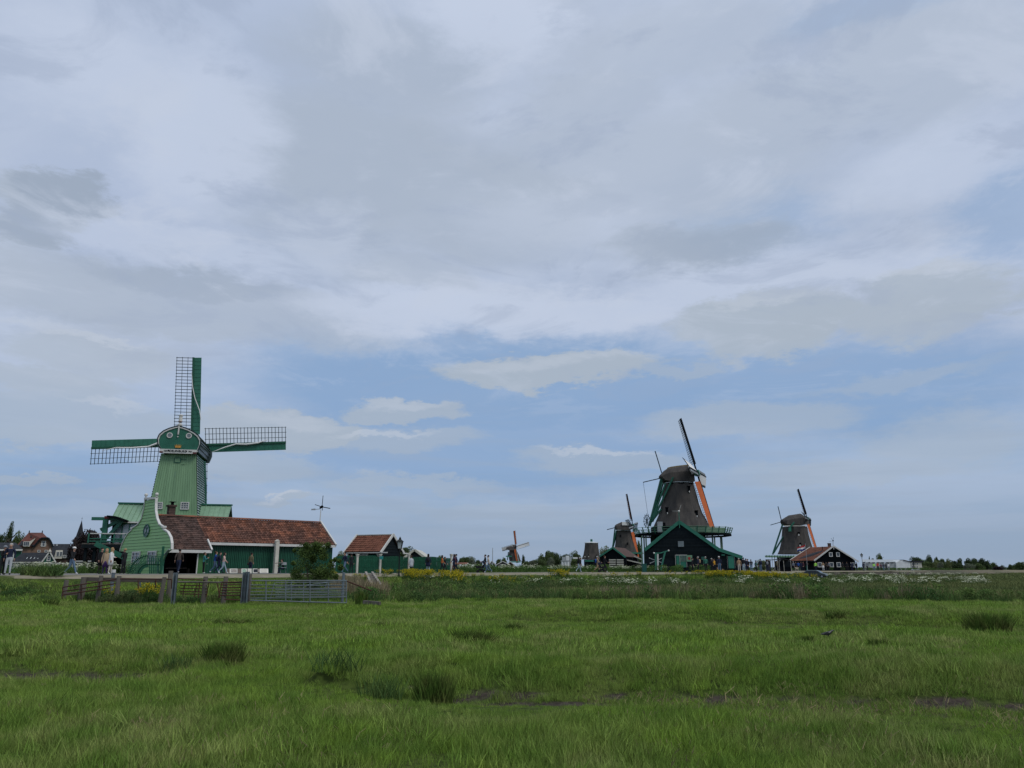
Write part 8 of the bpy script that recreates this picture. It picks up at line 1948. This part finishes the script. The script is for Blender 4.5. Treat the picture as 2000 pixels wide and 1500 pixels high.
for i, (px_, yt_, hw_, D, m, lb) in enumerate([
  (858, 1086, 7, 300, 'tree_pale', 'small pale tree behind the picket fence'), (911, 1085, 12, 380, 'tree_mid', 'taller bushy tree right of the last white pillar'), (922, 1088, 8, 370, 'tree_grey', 'greyish round tree above the low white shed'),
  (900, 1090, 8, 360, 'tree_mid', 'low tree just right of the last white pillar'), (934, 1094, 8, 400, 'tree_dark', 'low dark tree above the pram'), (974, 1090, 5, 480, 'tree_mid', 'round tree right of the flagpole'), (985, 1090, 8, 500, 'tree_mid', 'low tree left of the far mill'),
  (1022, 1083, 3.5, 460, 'tree_dark', 'dark conical tree right of the far mill'), (1030, 1096, 8, 440, 'tree_mid', 'low tree at the foot of the conical one'), (1041, 1092, 9, 430, 'tree_grey', 'grey-green willow right of the far mill'),
  (1059, 1083, 9, 470, 'tree_mid', 'tree at the left edge of the factory wood'), (1072, 1075, 12, 480, 'tree_mid', 'highest tree of the factory wood'), (1085, 1079, 14, 490, 'tree_dark', 'broad dark tree behind the pale willow'), (1103, 1080, 13, 500, 'tree_dark', 'dark tree behind the silos'),
  (1125, 1077, 12, 510, 'tree_mid', 'domed tree left of the mill stump'), (1076, 1088, 10, 430, 'tree_grey', 'pale willow in front of the factory wood'), (1056, 1092, 12, 420, 'tree_mid', 'low dark-green tree before the factory wood'), (1121, 1090, 9, 415, 'tree_mid', 'low tree right of the silos'),
  (1185, 1068, 13, 330, 'tree_pale', 'pale tree between the mill stump and the timber shed'), (1177, 1076, 8, 320, 'tree_grey', 'greyish tree touching the mill stump'), (1250, 1058, 6, 300, 'tree_mid', 'tree peeping out under the orange sail'),
  (1487, 1092, 10, 170, 'tree_pale', 'pale willow dome left of the information pillar'),
  (1720, 1082, 7, 420, 'tree_mid', 'upright tree above the white hall'), (1700, 1086.5, 2, 430, 'tree_dark', 'narrow dark cypress above the white hall'), (1706, 1091, 5, 430, 'tree_dark', 'low dark hedge tree right of the cypress'),
  (1791, 1085, 11, 480, 'tree_dark', 'dark round crown above the yellow house'), (1816, 1085, 9.5, 500, 'tree_dark', 'dark round crown, first right of the yellow house'), (1831, 1087.5, 5, 500, 'tree_dark', 'small dark crown beside the first round crown'),
  (1803, 1094, 11, 430, 'tree_mid', 'mid-green tree right beside the yellow house'), (1815, 1095, 12, 425, 'tree_mid', 'second mid-green tree right of the yellow house'), (1828, 1094, 8, 420, 'tree_pale', 'light green pointed tree in the right wood'), (1841, 1091, 9, 430, 'tree_mid', 'mid-green tree in the middle of the right wood'),
  (1837, 1098, 7, 400, 'tree_grey', 'pale rounded willow at the edge of the right wood'), (1810, 1104, 8, 395, 'tree_pale', 'low pale bush before the right wood'), (1853, 1092, 7, 450, 'tree_pale', 'pale tree at the right end of the light wood'), (1864, 1095, 9, 460, 'tree_dark', 'dark tree where the dark wood begins'), (1875, 1091, 6, 470, 'tree_dark', 'tall dark crown of the dark wood'),
  (1874, 1099, 12, 450, 'tree_dark', 'low dark trees below the tall crown'), (1893, 1091, 9, 480, 'tree_dark', 'dark dome in the far right wood'), (1905, 1090, 10, 490, 'tree_dark', 'broadest dark dome in the far right wood'), (1918, 1091, 8, 490, 'tree_dark', 'dark dome right of the broadest one'), (1929, 1093, 7, 490, 'tree_dark', 'smaller dark dome near its end'),
  (1892, 1101, 12, 440, 'tree_grey', 'grey-green low tree before the dark domes'), (1912, 1100, 12, 445, 'tree_mid', 'green low tree before the dark domes'), (1941, 1099, 8, 470, 'tree_mid', 'last tree of the far right wood'), (1950, 1105, 9, 380, 'tree_copper', 'dark purple-brown bush on the right pasture'), (1958, 1104, 5, 500, 'tree_grey', 'tiny grey tree right of the purple bush'),
  (1974, 1102, 6, 470, 'tree_mid', 'small tree left of the right-edge tree'), (1982, 1103, 5, 470, 'tree_mid', 'second small tree left of the right-edge tree'), (1994, 1096, 9, 400, 'tree_mid', 'larger green tree at the right edge')]):
    tree(px_, yt_, 1110, hw_, D, m, lb, i, hw_ > 9, low=-.05, base=(0.2 if px_ > 1740 else None))
far_w = lib('far_wood', [crown(300 + i, 500, 8, .1) for i in range(3)], ['tree_mid'])
pts = []
for px_ in np.arange(-400, 2500, 5.5):
    if 1180 < px_ < 1240: continue
    D = 620 + rs.uniform(-60, 60); a_, _ = ray(px_, 1110); pts.append((a_ * D, D, 1.5))
scatter('far_wood', 'thin band of far woods closing the flat horizon', 'trees', np.array(pts), rs.uniform(1.6, 3.0, len(pts)), far_w, 3, zs=.9)
# the hawthorn bush before the barn
bw = P(612, 1110, 47.5); be = empty('hawthorn_bush', (bw.x, 47.5, G(bw.x, 47.5)), 0, 'round olive-green bush in front of the right end of the barn', 'bush')
zt_ = EYE + ray(612, 1058)[1] * 47.5 - G(bw.x, 47.5)
rr = random.Random(3); cb_ = MB(); n_l = 46
Ls = []
for i in range(n_l):
    a_ = rr.uniform(0, 6.28); z = rr.uniform(.06, .97); R_ = 1.62 * math.sqrt(max(.03, 1 - ((z - .36) / .66) ** 2)); d = R_ * rr.uniform(.0, .86) ** .7; d *= 1.08; Ls.append((d * math.cos(a_), d * math.sin(a_), z * zt_ * .93, rr.uniform(.20, .42)))
for i in range(18):
    a_ = rr.uniform(0, 6.28); z = rr.uniform(.2, 1.03); R_ = 1.75 * math.sqrt(max(.03, 1 - ((z - .36) / .70) ** 2)); Ls.append((R_ * math.cos(a_), R_ * math.sin(a_), z * zt_ * .95, rr.uniform(.08, .17)))
n_l = len(Ls)
for _ in range(29000):
    lx, ly, lz, lr = Ls[rr.randrange(n_l)]; u = Vector((rr.gauss(0, 1), rr.gauss(0, 1), rr.gauss(0, 1.1))).normalized() * (lr * 1.25 * rr.random() ** .45); c = Vector((lx, ly, lz)) + u
    a_ = Vector((rr.gauss(0, 1), rr.gauss(0, 1), rr.gauss(0, 1))).normalized(); b_ = a_.cross(Vector((rr.gauss(0, 1), rr.gauss(0, 1), rr.gauss(0, 1)))).normalized(); s_ = rr.uniform(.022, .055)
    cb_.add([c - a_ * s_, c - b_ * s_ * .6, c + a_ * s_, c + b_ * s_ * .6], [(0, 1, 2, 3)])
cb_.build('crown', 'bush_leaf', be)
tb_ = MB()
for i in range(9):
    a_ = i * .7 + rr.random(); l = Ls[i * 3]; tb_.tube((.12 * math.cos(a_), .12 * math.sin(a_), 0), (l[0] * .5, l[1] * .5, l[2] * .6), .045, .03, 6); tb_.tube((l[0] * .5, l[1] * .5, l[2] * .6), (l[0] * 1.1, l[1] * 1.1, l[2] * 1.05), .03, .006, 5)
tb_.build('trunk', 'bark', be)
